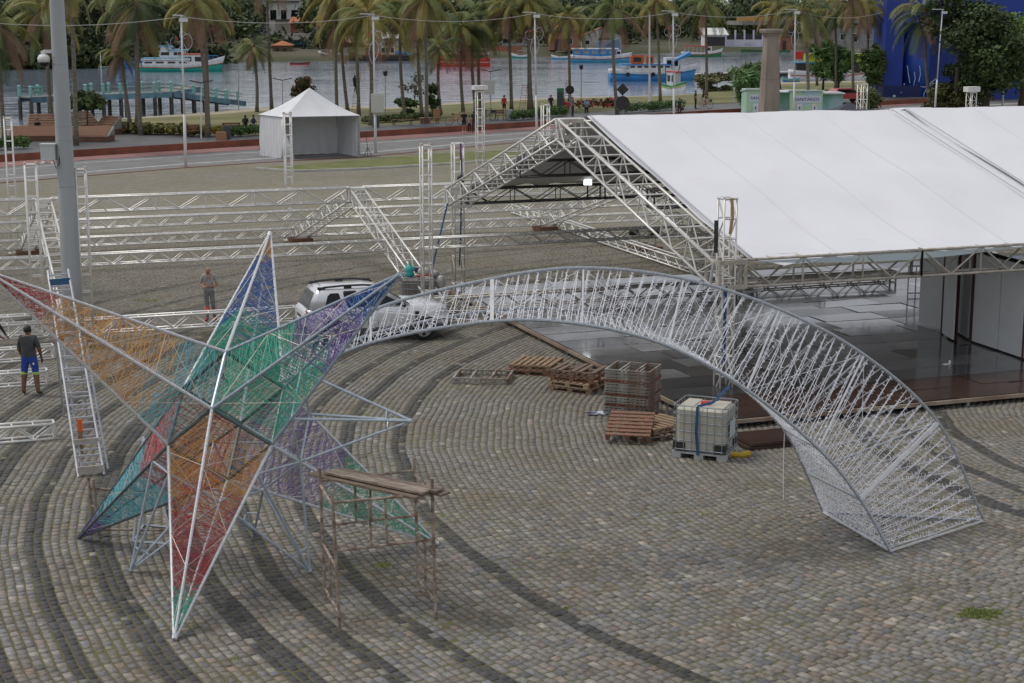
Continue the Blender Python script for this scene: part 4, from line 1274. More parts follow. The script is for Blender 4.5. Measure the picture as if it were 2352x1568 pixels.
def put_pallet(k, loc, rz, label, rot=(0, 0), group='wooden pallets beside the stage floor'):
    o = protoP[k] if k not in usedP else copy_tree(protoP[k])
    usedP.add(k)
    o.location = loc; o.rotation_euler = (rot[0], rot[1], rz); o['label'] = label; o['group'] = group
    return o
pA = G(1328, 893)
put_pallet(0, pA, R(-28), 'bottom brown pallet of the stack beside the steel frame pile')
put_pallet(2, pA + Vector((-.04, 0, .14)), R(-31), 'pale brown pallet in the middle of the stack beside the steel frames')
put_pallet(1, pA + Vector((.02, .03, .28)), R(-26), 'reddish pallet laid on the pale pallet of the stack')
put_pallet(3, pA + Vector((.03, .05, .42)), R(-24), 'grey weathered pallet topping the stack beside the steel frames')
pB = G(1222, 853)
put_pallet(1, pB, R(-15), 'reddish brown pallet lying on the cobbles by the stage floor edge')
put_pallet(0, pB + Vector((.12, .05, .15)), R(-22), 'brown pallet set askew on the reddish one by the floor edge', (0.05, -0.04))
pC = G(1462, 1003)
put_pallet(3, pC + Vector((.35, 0.05, 0)), R(25), 'grey pallet with missing boards under the leaning broken pallet')
put_pallet(0, pC + Vector((.5, .35, .14)), R(40), 'brown pallet partly hidden between steel frames and water tank')
put_pallet(1, pC + Vector((-.15, -.10, .22)), R(80), 'orange brown broken pallet lying tilted on the pile before the steel grid stack', (0, R(-13)))
STF = mat('deck_frame_steel', (0.36, 0.36, 0.33), (0.20, 0.135, 0.10), 2.2, 0.65, 0.3, detail=6, lo=.42, hi=.6)
STR_ = mat('deck_frame_rust', (0.24, 0.09, 0.05), (0.17, 0.12, 0.10), 2.5, 0.75, 0.2, detail=6)
def deck_frame(m, L=1.12, W=1.0, h=0.075):
    T = thing('deck_grid', '', 'steel grid')
    for y in (-1, 1):
        for z in (0.012, h - 0.012):
            b = MB(); b.box((0, y * (W / 2 - .02), z), (L, 0.04, 0.022)); b.build('side_bar', m, T)
        b = MB()
    for x in (-1, 1):
        for z in (0.012, h - 0.012):
            b = MB(); b.box((x * (L / 2 - .02), 0, z), (0.04, W - .09, 0.021)); b.build('end_bar', m, T)
    for x in (-.2, .2):
        b = MB(); b.box((x, 0, h - .012), (0.04, W - .09, 0.02)); b.build('cross_bar', m, T)
    for i in range(11):
        for y in (-1, 1):
            b = MB(); b.box((-L / 2 + .03 + (L - .06) * i / 10, y * (W / 2 - .022), h / 2), (0.022, 0.03, h - .045)); b.build('spacer', m, T)
    for i in range(8):
        for x in (-1, 1):
            b = MB(); b.box((x * (L / 2 - .022), -W / 2 + .08 + (W - .16) * i / 7, h / 2), (0.03, 0.022, h - .045)); b.build('spacer', m, T)
    return T
fA, fB = deck_frame(STF), deck_frame(STR_)
pS = G(1452, 948)
for i in range(14):
    rusty = i in (3, 6, 10)
    src = fB if rusty else fA
    first = i == 0 or i == 3
    o = src if first else copy_tree(src)
    o.location = pS + Vector((random.uniform(-.02, .02), random.uniform(-.02, .02), 0.082 * i))
    o.rotation_euler = (0, 0, R(-20) + random.uniform(-.025, .025))
    o['label'] = 'rusty steel deck grid in the tall stack beside the pallets' if rusty else 'grey steel deck grid in the tall stack beside the pallets'
    o['group'] = 'steel deck stack'
o = copy_tree(fA); place(o, G(1110, 872), R(-8), 'steel deck grid lying alone on the cobbles before the arch'); o.scale = (1.3, 1.1, 2.2)
if 'group' in o: del o['group']

# ================================================================ CAR
def make_car():
    hd = R(72)
    hv = Vector((math.sin(hd), math.cos(hd), 0)); rv = Vector((hv.y, -hv.x, 0))
    contact = G(972, 779)
    cen = contact - hv * 1.35 - rv * 0.76
    T = thing('car', 'silver sport utility car with black roof rails parked behind the star', 'car', cen, math.pi / 2 - hd)
    PAINT = mat('silver_paint', (0.70, 0.71, 0.73), None, rough=0.28, metal=0.3, coat=0.6)
    PLAST = mat('grey_plastic', (0.075, 0.08, 0.085), None, rough=0.6)
    st_ = [(-2.16, .60, .70, .66, .46, .66, .92, .94), (-2.08, .74, .82, .79, .40, .68, 1.03, 1.05), (-1.75, .82, .885, .86, .34, .70, 1.07, 1.09), (-1.2, .85, .90, .87, .30, .70, 1.07, 1.09),
           (0, .85, .90, .865, .28, .70, 1.05, 1.07), (.7, .85, .90, .855, .28, .70, 1.03, 1.07), (1.05, .85, .90, .84, .28, .70, 1.01, 1.10), (1.55, .84, .90, .81, .32, .70, .98, 1.06),
           (1.95, .80, .86, .74, .36, .68, .93, .99), (2.12, .68, .76, .66, .42, .64, .84, .88), (2.17, .55, .64, .56, .48, .62, .76, .79)]
    secs = []
    for x, ws, wm, wh, zb, zm, zs, zt2 in st_:
        half_ = [(0, zt2 + .012), (wh * .55, zt2 + .006), (wh * .86, zt2 - .008), (wh, zs), (wh + (wm - wh) * .7, lerp(zm, zs, .5)), (wm, zm), (wm - .005, lerp(zb, zm, .5)), (ws, zb)]
        ring = [(x, -y, z) for y, z in half_] + [(x, y, z) for y, z in reversed(half_[1:])]
        secs.append([Vector(p) for p in ring])
    b = MB(); b.loft(secs); body = b.build('body', PAINT, T, True)
    # cabin
    def ringc(x0, x1, w, z, c):
        return [Vector(p) for p in ((x0 + c, -w, z), (x1 - c, -w, z), (x1, -w + c, z), (x1, w - c, z), (x1 - c, w, z), (x0 + c, w, z), (x0, w - c, z), (x0, -w + c, z))]
    rb, rt = ringc(-2.06, 1.02, .855, 1.05, .14), ringc(-1.78, .12, .66, 1.58, .14)
    b = MB(); b.loft([rb, rt, ringc(-1.68, .0, .60, 1.625, .16), ringc(-1.4, -.3, .35, 1.645, .16)]); b.build('cabin', PAINT, T, True)
    CGL = mat('car_glass', (0.010, 0.012, 0.014), None, rough=0.12, spec=0.3)
    def on_side(s, t, sgn=-1, o_=0.008):
        p = Vector((lerp(-1.92, .88, s), sgn * .855, 1.05)); q = Vector((lerp(-1.64, -.02, s), sgn * .66, 1.58))
        return p + (q - p) * t + Vector((0, sgn * o_, o_ * .3))
    for sgn in (-1, 1):
        for nm, poly in (('quarter_window', [(.12, .18), (.28, .12), (.31, .15), (.31, .78), (.29, .84), (.17, .84), (.13, .7)]),
                         ('rear_door_window', [(.37, .05), (.60, .05), (.60, .86), (.42, .86), (.37, .80)]),
                         ('front_door_window', [(.63, .05), (.985, .05), (.93, .86), (.63, .86)])):
            b = MB(); pts = [on_side(s, t, sgn) for s, t in poly]
            b.poly(*(pts if sgn < 0 else reversed(pts))); b.build(nm, CGL, T)
        b = MB(); pts = [on_side(s, t, sgn, .014) for s, t in ((.37, .84), (.60, .84), (.60, .93), (.40, .93))]; b.poly(*pts); b.build('rain_visor', BLACK, T)
        b = MB(); b.tube([(-1.70, sgn * .60, 1.60), (-1.55, sgn * .62, 1.665), (-1.0, sgn * .63, 1.695), (-.4, sgn * .625, 1.69), (0, sgn * .61, 1.65), (.14, sgn * .6, 1.58)], 0.032, 6)
        for x in (-1.62, -.85, -.02): b.box((x, sgn * .61, 1.635), (0.22, 0.05, 0.08))
        b.build('roof_rail', BLACK, T)
        b = MB(); b.beam((-2.0, sgn * .888, .38), (2.0, sgn * .888, .38), 0.04, 0.17); b.build('sill_cladding', PLAST, T)
        b = MB(); b.ell((.72, sgn * 1.0, 1.10), (.07, .11, .075), 10, 6); mi = b.build('side_mirror', BLACK, T, True)
        for x in (-.62, .30):
            b = MB(); b.box((x, sgn * .905, .93), (0.17, 0.03, 0.03)); b.build('door_handle', PAINT, T)
        for x in (-.98, -.02, .86):
            b = MB(); b.beam((x, sgn * .904, .50), (x, sgn * .872, 1.04), 0.012, 0.006, Vector((0, sgn, 0))); b.build('door_seam', BLACK, T)
        b = MB(); b.box((1.14, sgn * .905, .80), (0.12, 0.012, 0.20)); b.build('fender_vent', BLACK, T)
        b = MB(); b.lathe([(.01, 0), (.15, 0), (.16, .03), (.01, .05)], (-2.03, sgn * .72, .87), 14, 'X')
        b.v = [(v[0] - .08 + abs(v[1]) * 0, v[1], .87 + (v[2] - .87) * 1.15) for v in b.v]
        tl = b.build('tail_light', mat('tail_red', (0.22, 0.015, 0.018), None, rough=0.15, coat=0.5), T)
        b = MB(); b.box((-2.135, sgn * .70, .90), (0.02, 0.1, 0.1)); b.build('lamp_lens', mat('lens_pale', (0.5, 0.3, 0.3), None, rough=0.2), tl)
        b = MB(); b.box((1.98, sgn * .66, .86), (0.2, 0.24, 0.11)); b.build('headlight', mat('headlight', (0.5, 0.53, 0.56), None, rough=0.15), T)
        for wx in (-1.335, 1.335):
            b = MB(); b.lathe([(.40, -.012), (.41, 0), (.40, .012), (.02, .014)], (wx, sgn * .893, .36), 24, 'Y'); b.build('wheel_arch', BLACK, T)
            w = MB(); y0 = sgn * .80
            w.lathe([(.20, -.10), (.30, -.105), (.34, -.08), (.345, 0), (.34, .08), (.30, .105), (.20, .10)], (wx, y0 + sgn * .03, .345), 24, 'Y')
            wo = w.build('wheel', RUBBER, T, True)
            rim = MB(); yy = y0 + sgn * .125
            rim.tube([(wx + .215 * math.cos(k * .3142), yy, .345 + .215 * math.sin(k * .3142)) for k in range(21)], .018, 5)
            for k in range(5):
                a = 2 * math.pi * k / 5 + .3
                for da_ in (-.16, .16):
                    rim.beam((wx + .03 * math.cos(a), yy + sgn * .012, .345 + .03 * math.sin(a)), (wx + .205 * math.cos(a + da_), yy + sgn * .006, .345 + .205 * math.sin(a + da_)), 0.035, 0.02, Vector((0, 1, 0)))
            rim.build('rim', mat('alloy', (0.45, 0.46, 0.47), None, rough=0.35, metal=0.7), wo)
    # rear window, windscreen, bumpers, plate, emblem, aerial
    def on_end(x0, x1, yw0, yw1, z0, z1, t0, t1, f0, f1, o_):
        P = lambda f, t: Vector((lerp(x0, x1, t) + o_, f * lerp(yw0, yw1, t), lerp(z0, z1, t) + .004))
        return [P(-f0, t0), P(f0, t0), P(f1, t1), P(-f1, t1)]
    b = MB(); b.poly(*on_end(-2.06, -1.78, .72, .53, 1.05, 1.58, .06, .88, .98, .98, -.012)); b.build('rear_window', CGL, T)
    b = MB(); b.poly(*reversed(on_end(1.02, .12, .75, .56, 1.05, 1.58, .05, .93, .96, .96, .012))); b.build('windscreen', CGL, T)
    b = MB(); b.loft([[Vector((-2.10, s * y, z)) if k == 0 else Vector((-2.205, s * y * .94, z)) for s, y, z in ((-1, .84, .36), (1, .84, .36), (1, .85, .60), (-1, .85, .60))] for k in (0, 1)]); b.build('rear_bumper', PLAST, T)
    b = MB(); b.loft([[Vector((2.08, s * y, z)) if k == 0 else Vector((2.21, s * y * .85, z)) for s, y, z in ((-1, .80, .36), (1, .80, .36), (1, .80, .58), (-1, .80, .58))] for k in (0, 1)]); b.build('front_bumper', PLAST, T)
    b = MB(); b.box((-2.15, 0, .80), (0.03, .62, .07)); b.build('tailgate_trim', BLACK, T)
    b = MB(); b.box((-2.185, 0, .69), (0.015, .40, .12)); b.build('number_plate', WHITE, T)
    b = MB(); b.poly((-2.122, 0, 1.005), (-2.127, .035, .96), (-2.13, 0, .91), (-2.127, -.035, .96)); b.build('diamond_emblem', STEEL, T)
    b = MB(); b.bar((-1.52, 0, 1.62), (-1.72, 0, 1.86), 0.008, 5); b.build('aerial', BLACK, T)
    b = MB(); b.box((2.17, 0, .72), (0.03, .9, .12)); b.build('grille', BLACK, T)
make_car()
# ================================================================ PEOPLE
def seg_dist(p, a, b):
    ab = b - a; L = ab.length_squared
    t = 0 if L < 1e-9 else max(0, min(1, (p - a).dot(ab) / L))
    return (p - (a + ab * t)).length
STAND = dict(pel=(0, 0, .95), spi=(0, .01, 1.14), che=(0, .015, 1.36), nec=(0, .005, 1.50), hea=(0, -.01, 1.60), top=(0, -.005, 1.715),
             shL=(.17, .01, 1.44), elL=(.245, .03, 1.16), wrL=(.26, -.05, .92), haL=(.255, -.07, .84), shR=(-.17, .01, 1.44), elR=(-.245, .03, 1.16), wrR=(-.26, -.05, .92), haR=(-.255, -.07, .84),
             hiL=(.095, 0, .90), knL=(.105, -.02, .50), anL=(.11, .02, .09), toL=(.13, -.14, .035), hiR=(-.095, 0, .90), knR=(-.105, -.02, .50), anR=(-.11, .02, .09), toR=(-.13, -.14, .035))
RAD = dict(pel=(.15, .115), spi=(.145, .105), che=(.165, .115), nec=(.055, .055), hea=(.085, .10), top=(.062, .075), shL=(.075, .07), elL=(.045, .045), wrL=(.032, .028), haL=(.042, .022), hiL=(.09, .095), knL=(.062, .065), anL=(.048, .052), toL=(.045, .03))
BONES = [('pel', 'spi'), ('spi', 'che'), ('che', 'nec'), ('nec', 'hea'), ('hea', 'top')]
for s in 'LR':
    BONES += [('che', 'sh' + s), ('sh' + s, 'el' + s), ('el' + s, 'wr' + s), ('wr' + s, 'ha' + s), ('pel', 'hi' + s), ('hi' + s, 'kn' + s), ('kn' + s, 'an' + s), ('an' + s, 'to' + s)]
FING = [(-.028, -.02, .055), (-.010, -.012, .085), (.006, -.012, .09), (.022, -.012, .08), (.034, -.008, .06)]
def person(label, loc, rz, pose=None, skin=None, shirt=None, sleeves=None, trousers=None, shins=None, shoes=None, hair=None, scale=1.0, hands=False, group=None, sleeve_cut=0.75, leg_cut=0.95, hair_long=False, cap=None, cat='person', thick=1.0):
    """standing figure facing -Y at rz = 0; one skinned surface, clothes by region"""
    J = {k: Vector(v) for k, v in STAND.items()}
    for k, v in (pose or {}).items(): J[k] = Vector(v)
    names = list(J)
    verts = [J[k] for k in names]
    edges = [(names.index(a), names.index(b)) for a, b in BONES]
    rad = []
    for k in names:
        r_ = RAD[k] if k in RAD else RAD[k[:2] + 'L']
        f = thick if k[:2] in ('pe', 'sp', 'ch', 'sh', 'el', 'hi', 'kn') else 1
        rad.append((r_[0] * f, r_[1] * f))
    if hands:
        for s in 'LR':
            w, h = J['wr' + s], J['ha' + s]
            d = (h - w).normalized(); sd = d.cross(Vector((0, 0, 1)) if abs(d.z) < .8 else Vector((0, 1, 0))).normalized()
            cu = sd.cross(d)
            for i, (o1, o2, L) in enumerate(FING):
                base = h + sd * o1 * (1 if s == 'L' else -1)
                if i == 0: base = w + (h - w) * .55 + sd * o1 * 1.2
                k1 = base + d * L * .55 + sd * o1 * .25 + cu * .004
                k2 = base + d * L + cu * .03
                n0 = len(verts)
                verts += [k1, k2]; edges += [(names.index('ha' + s), n0), (n0, n0 + 1)]; rad += [(.0095, .0095), (.008, .008)]
                names += ['f', 'f']
    me = bpy.data.meshes.new('tmp'); me.from_pydata([tuple(v) for v in verts], edges, []); me.update()
    ob = bpy.data.objects.new('tmp', me); col.objects.link(ob)
    ob.modifiers.new('s', 'SKIN'); sv = me.skin_vertices[0].data
    for i, r_ in enumerate(rad):
        sv[i].radius = r_
        sv[i].use_root = (i == 0)
    sb = ob.modifiers.new('u', 'SUBSURF'); sb.levels = 2; sb.render_levels = 2
    dg = bpy.context.evaluated_depsgraph_get()
    m2 = bpy.data.meshes.new_from_object(ob.evaluated_get(dg))
    bpy.data.objects.remove(ob)
    mats = [skin or SKIN, shirt, trousers, shoes or BLACK, shins or skin or SKIN, sleeves or shirt]
    m2.materials.clear()
    for x in mats: m2.materials.append(x)
    reg = []
    for a, b_ in BONES:
        k = b_[:2]
        reg.append((J[a], J[b_], b_))
    for p in m2.polygons:
        c = Vector(p.center); best, bi = 9, None
        for a, b_, nm in reg:
            d = seg_dist(c, a, b_)
            if nm in ('che', 'spi', 'nec'): d -= .03
            if d < best: best, bi = d, (a, b_, nm)
        a, b_, nm = bi; k = nm[:2]
        t = (c - a).dot(b_ - a) / max(1e-6, (b_ - a).length_squared)
        if k in ('he', 'to') and nm in ('hea', 'top'): mi = 0
        elif nm == 'nec': mi = 1 if t < .85 else 0
        elif k in ('sp', 'ch', 'sh'): mi = 1
        elif k == 'el': mi = 5 if t < sleeve_cut else 0
        elif k in ('wr', 'ha'): mi = 5 if sleeve_cut > 1.5 and k == 'wr' else 0
        elif k == 'hi': mi = 2 if c.z < J['pel'].z + .04 else 1
        elif k == 'kn': mi = 2 if t < leg_cut + (9 if leg_cut > .9 else 0) else 4
        elif k == 'an': mi = 2 if leg_cut > .9 else 4
        elif k == 'to': mi = 3
        else: mi = 1
        if nm in ('spi',) and t < .12: mi = 2 if c.z < J['pel'].z + .03 else 1
        p.material_index = mi
    m2.shade_smooth()
    T = thing('person', label, cat, loc, rz, group)
    T.scale = (scale,) * 3
    m2.name = 'body'
    o = bpy.data.objects.new('body', m2); col.objects.link(o); o.parent = T
    H0, HT = J['hea'], J['top']
    ax = (HT - H0).normalized()
    fwd = Vector((0, -1, 0)); fwd = (fwd - ax * fwd.dot(ax)).normalized(); sd = ax.cross(fwd)
    f_ = MB(); c = H0 + ax * .03 + fwd * .085
    f_.add([c + ax * .025 + fwd * .0, c - ax * .02 + sd * .014, c - ax * .02 - sd * .014, c - ax * .015 + fwd * .022], [(0, 1, 3), (0, 3, 2), (1, 2, 3)])
    f_.build('nose', skin or SKIN, o)
    for s in (-1, 1):
        e = MB(); e.ell(H0 + ax * .045 + fwd * .082 + sd * s * .032, (.010, .008, .007), 6, 4); e.build('eye', BLACK, o)
        e = MB(); e.ell(H0 + ax * .02 + sd * s * .088 - fwd * .005, (.014, .02, .03), 6, 5); e.build('ear', skin or SKIN, o)
    e = MB(); e.beam(H0 - ax * .028 + fwd * .083 - sd * .02, H0 - ax * .028 + fwd * .083 + sd * .02, .006, .006); e.build('mouth', mat('lips', (.22, .08, .07)), o)
    if hair:
        h = MB(); M4 = Matrix.Translation(H0 + ax * .055 - fwd * .012)
        R3 = Matrix((sd, -fwd, ax)).transposed()
        h.ell((0, 0, 0), (.098, .112, .10), 12, 8)
        h.v = [tuple(M4 @ (R3 @ Vector(v))) for v in h.v if True]
        # open the face: push front lower points back
        nv = []
        for v in h.v:
            d = Vector(v) - H0
            if d.dot(fwd) > .03 and d.dot(ax) < .075: v = tuple(Vector(v) - fwd * (.07 + d.dot(fwd)))
            nv.append(v)
        h.v = nv
        if hair_long: h.ell(tuple(H0 - fwd * .075 - ax * .14), (.085, .05, .17), 10, 7)
        h.build('hair', hair, T, True)
    if cap:
        h = MB(); h.ell(tuple(H0 + ax * .085), (.108, .122, .075), 14, 7); h.lathe([(.02, 0), (.16, 0), (.15, .012), (.02, .014)], tuple(H0 + ax * .075 + fwd * .03), 14); h.build('cap', cap, T, True)
    return T, o
def cloth(n, c, k=.75): return mat('cloth_' + n, c, tuple(x * k for x in c), 6, 0.9, bump=0.15, bscale=40)
GREYS, GREYP = cloth('grey_shirt', (.36, .36, .345)), cloth('grey_trousers', (.23, .225, .23))
REDS = cloth('red_shoe', (.38, .02, .03))
ORB = mat('orange_band', (0.85, 0.14, 0.06), None, rough=0.6)
# bald man in grey work clothes
loc = G(482, 738)
T, o = person('bald man in grey work shirt and trousers with orange bands, looking down at his hands', loc, R(8), dict(hea=(.0, -.03, 1.595), top=(.0, -.02, 1.71), elL=(.27, .02, 1.16), wrL=(.10, -.22, 1.12), haL=(.03, -.27, 1.13), elR=(-.25, .03, 1.17), wrR=(-.10, -.24, 1.12), haR=(-.03, -.28, 1.14),
       knL=(.12, .02, .51), anL=(.15, .16, .10), toL=(.20, .02, .04), knR=(-.06, -.03, .5), anR=(-.07, -.03, .09), toR=(-.13, -.17, .035)), SKIN, GREYS, None, GREYP, None, REDS, None, 1.0, True, sleeve_cut=.8)
for x, y, z in ((-.065, -.03, .42), (.135, .09, .38)):
    b = MB(); b.lathe([(.072, -.05), (.075, 0), (.072, .05)], (x, y, z), 14); b.build('reflective_band', ORB, T)
b = MB(); b.box((-.02, -.125, 1.36), (.018, .012, .2), 0, Matrix.Rotation(.25, 3, 'Y')); b.box((.05, -.127, 1.38), (.06, .01, .03)); b.build('lanyard', mat('lanyard_red', (.5, .06, .04)), T)
b = MB(); b.lathe([(.036, -.015), (.04, 0), (.036, .015)], (.115, -.215, 1.122), 10, 'X'); b.build('wristwatch', BLACK, T)
# man in blue shorts, back turned
loc = G(72, 907)
NAVY = cloth('dark_grey_tee', (.06, .066, .07)); BLUES = cloth('royal_blue', (.025, .07, .36))
LIME = mat('lime_band', (0.45, 0.85, 0.10), None, rough=0.6)
T, o = person('man in charcoal t-shirt and royal blue shorts seen from behind, carrying a truss section', loc, R(172), dict(hiL=(.11, 0, .9), knL=(.16, -.02, .5), anL=(.19, .02, .09), toL=(.22, -.14, .035), hiR=(-.11, 0, .9), knR=(-.15, -.02, .5), anR=(-.19, .02, .09), toR=(-.24, -.13, .035),
       elL=(.27, -.02, 1.15), wrL=(.24, -.16, .93), haL=(.23, -.2, .86), elR=(-.27, -.02, 1.15), wrR=(-.24, -.16, .93), haR=(-.23, -.2, .86), hea=(.02, -.05, 1.585), top=(.02, -.05, 1.70)), SKIND, NAVY, None, BLUES, SKIND, mat('trainer', (.05, .045, .04)), HAIR, 1.02, True, sleeve_cut=.8, leg_cut=.86, thick=1.22)
for x in (-.145, .155):
    for dz in (0, .035):
        b = MB(); b.lathe([(.082, -.011), (.084, 0), (.082, .011)], (x, -.018, .545 + dz), 14); b.build('reflective_band', LIME, T)
b = MB(); b.add([(-.19, .115, .80), (-.155, .12, .86), (-.12, .118, .80), (-.17, .12, .79), (-.155, .122, .82), (-.14, .12, .79)], [(0, 1, 2), (3, 4, 5)]); b.build('trefoil_print', WHITE, T)
# man at the left edge reaching in
loc = G(-22, 852)
T, o = person('man in black long sleeved shirt reaching for the truss sections beside the man in shorts', loc, R(75), dict(elL=(.18, -.28, 1.18), wrL=(.12, -.46, .98), haL=(.10, -.52, .93), elR=(-.2, -.25, 1.2), wrR=(-.15, -.45, 1.0), haR=(-.13, -.5, .95), che=(0, -.1, 1.34), nec=(0, -.16, 1.46), hea=(0, -.2, 1.55), top=(0, -.22, 1.66)), SKIND, cloth('black', (.015, .015, .017)), None, cloth('jeans', (.03, .04, .08)), None, BLACK, HAIR, 1.0, True, sleeve_cut=2)
# worker bending at the tower
loc = G(992, 706)
T, o = person('worker in blue cap and pale shirt bending over at the foot of a truss tower', loc, R(-80), dict(pel=(0, .12, .93), spi=(0, .0, 1.08), che=(0, -.22, 1.20), nec=(0, -.36, 1.25), hea=(0, -.46, 1.24), top=(0, -.56, 1.28), shL=(.17, -.24, 1.2), elL=(.2, -.32, .95), wrL=(.15, -.4, .72), haL=(.13, -.43, .64), shR=(-.17, -.24, 1.2), elR=(-.2, -.32, .95), wrR=(-.15, -.4, .72), haR=(-.13, -.43, .64), hiL=(.095, .1, .88), hiR=(-.095, .1, .88)), SKIND, cloth('pale_grey', (.42, .40, .40)), None, cloth('dark_trousers', (.03, .032, .04)), None, BLACK, None, 1.0, True, sleeve_cut=.8, cap=cloth('blue_cap', (.03, .07, .20)))
# ================================================================ WATERFRONT: PALMS AND TREES
LEAF = {'green': mat('frond_green', (0.10, 0.15, 0.028), (0.14, 0.17, 0.035), 0.6, 0.55),
        'dark': mat('frond_dark', (0.045, 0.075, 0.02), (0.06, 0.085, 0.025), 0.6, 0.55),
        'yellow': mat('frond_yellow', (0.34, 0.26, 0.05), (0.20, 0.19, 0.045), 0.5, 0.6),
        'olive': mat('frond_olive', (0.23, 0.215, 0.045), (0.15, 0.165, 0.035), 0.5, 0.6),
        'dead': mat('frond_dead', (0.27, 0.165, 0.10), (0.18, 0.11, 0.07), 0.6, 0.85)}
TRUNK = mat('palm_trunk', (0.22, 0.195, 0.15), (0.12, 0.105, 0.08), 2.0, 0.9, stretch=(1, 1, 6), bump=0.6, bscale=8)
def frond_mesh(name, L, e0, droop, m, seed, nl=30, leafL=0.95, hang=0.6):
    r_ = random.Random(seed); b = MB()
    pts, p, el = [], Vector((0, 0, 0)), e0
    N = 14
    for i in range(N + 1):
        pts.append(p.copy()); el -= droop * (0.5 + i / N) / N
        p = p + Vector((math.cos(el), 0, math.sin(el))) * (L / N)
    b.tube(pts, [0.045 * (1 - i / N) + 0.008 for i in range(N + 1)], 4)
    for i in range(nl):
        t = 0.10 + 0.9 * (i + .5) / nl
        k = min(N - 1, int(t * N)); q = lerp(pts[k], pts[k + 1], t * N - k)
        d = (pts[k + 1] - pts[k]).normalized()
        ll = leafL * (0.55 + 0.6 * math.sin(math.pi * min(1, t * .93 + .07))) * r_.uniform(.85, 1.1)
        for s in (-1, 1):
            sd = Vector((0, s, 0))
            o1 = (sd * .75 + d * .55 + Vector((0, 0, .05 - hang * .4))).normalized()
            o2 = (sd * .35 + d * .45 + Vector((0, 0, -hang - r_.uniform(0, .5)))).normalized()
            w = d * 0.028
            a, m1 = q, q + o1 * ll * .45
            e = m1 + o2 * ll * .6
            b.add([a - w, a + w, m1 + w * 1.2, m1 - w * 1.2, e], [(0, 1, 2, 3), (3, 2, 4)])
    o = b.build(name, m); me = o.data; bpy.data.objects.remove(o)
    return me
FM = {}
for cn in LEAF:
    FM[cn] = [frond_mesh('frond', 3.7, e, dr, LEAF[cn], i + 1, hang=h) for i, (e, dr, h) in enumerate(((1.05, 1.7, .5), (.65, 1.9, .7), (.15, 1.7, .8), (-.35, 1.1, .7), (-.9, .6, .3)))]
TRUNKS = {}
PALMS = [(11, 329, -8, 55, 'd', ''), (123, 303, 105, 18, 'o', ''), (175, 335, 160, -62, 'o', ''), (299, 287, 277, 122, 'd', 'low'), (314, 289, 303, 12, 'd', ''), (323, 312, 315, 8, 'd', ''),
         (477, 317, 447, 2, 'y', ''), (478, 295, 468, -14, 'o', ''), (590, 256, 581, 108, 'g', 'low'), (624, 254, 611, -60, 'o', ''), (774, 264, 770, -25, 'y', ''), (799, 258, 783, 42, 'o', ''), (824, 266, 811, -35, 'o', ''),
         (851, 289, 844, 32, 'y', ''), (931, 275, 920, 42, 'o', ''), (970, 275, 960, 2, 'o', ''), (980, 285, 975, -6, 'y', ''), (1012, 262, 1009, 112, 'd', 'low'), (1064, 258, 1060, 62, 'g', ''), (1093, 256, 1084, 66, 'g', ''),
         (1103, 254, 1103, 44, 'g', ''), (1175, 256, 1167, 18, 'o', ''), (1215, 257, 1212, 0, 'o', ''), (1222, 252, 1221, 14, 'd', ''), (1309, 238, 1305, 42, 'o', ''), (1418, 264, 1408, 22, 'g', ''), (1517, 236, 1507, 0, 'y', ''),
         (1623, 226, 1620, 10, 'g', ''), (1791, 206, 1785, 16, 'y', ''), (1857, 262, 1845, 24, 'd', ''), (1877, 196, 1874, 28, 'o', ''), (1919, 210, 1917, 30, 'd', ''), (1960, 226, 1958, -14, 'y', ''), (1996, 220, 1992, 14, 'o', ''), (2137, 252, 2124, 28, 'd', 'big'), (2058, 214, 2062, -18, 'd', '')]
NEARP = {1: 'palm whose trunk rises behind the wide wooden lounger', 3: 'low crowned palm leaning beside the pier posts', 4: 'dark trunked palm between the leaning palm and the grass border', 5: 'palm rooted at the end of the grass border on the paving', 7: 'palm growing crossed with the golden fronded one by the lamp post', 9: 'tall palm with dark mottled trunk beside the finger post at the pier', 13: 'palm with thick ringed trunk beside the lamp post with the grey box', 18: 'palm with pale straight trunk before the red boat stern', 28: 'slim palm right beside the stone column', 32: 'tall straight palm beside the truss tower behind the gazebo', 0: 'coconut palm leaning beside the clipped hedge at the promenade edge', 2: 'tall coconut palm with ringed trunk right behind the thick steel pole', 8: 'short coconut palm with green crown beside the pier ramp', 17: 'short dark crowned palm among the taller palms before the red boat',
         34: 'palm with long hanging fronds in front of the blue building', 10: 'tall palm with yellowing fronds behind the small white marquee', 6: 'coconut palm with golden yellow fronds beside the tall white lamp post', 12: 'palm trunk with a yellow ladder and climbing man against it',
         29: 'thick trunked palm with brown hanging fronds in front of the toilet cabins', 25: 'coconut palm beside the black round road signs', 26: 'palm with golden fronds beside the blue and white boat', 27: 'slim palm beside the woman with the pink bicycle', 22: 'palm with a red stepladder standing at its foot', 24: 'palm with a dark ladder leaning on its trunk'}
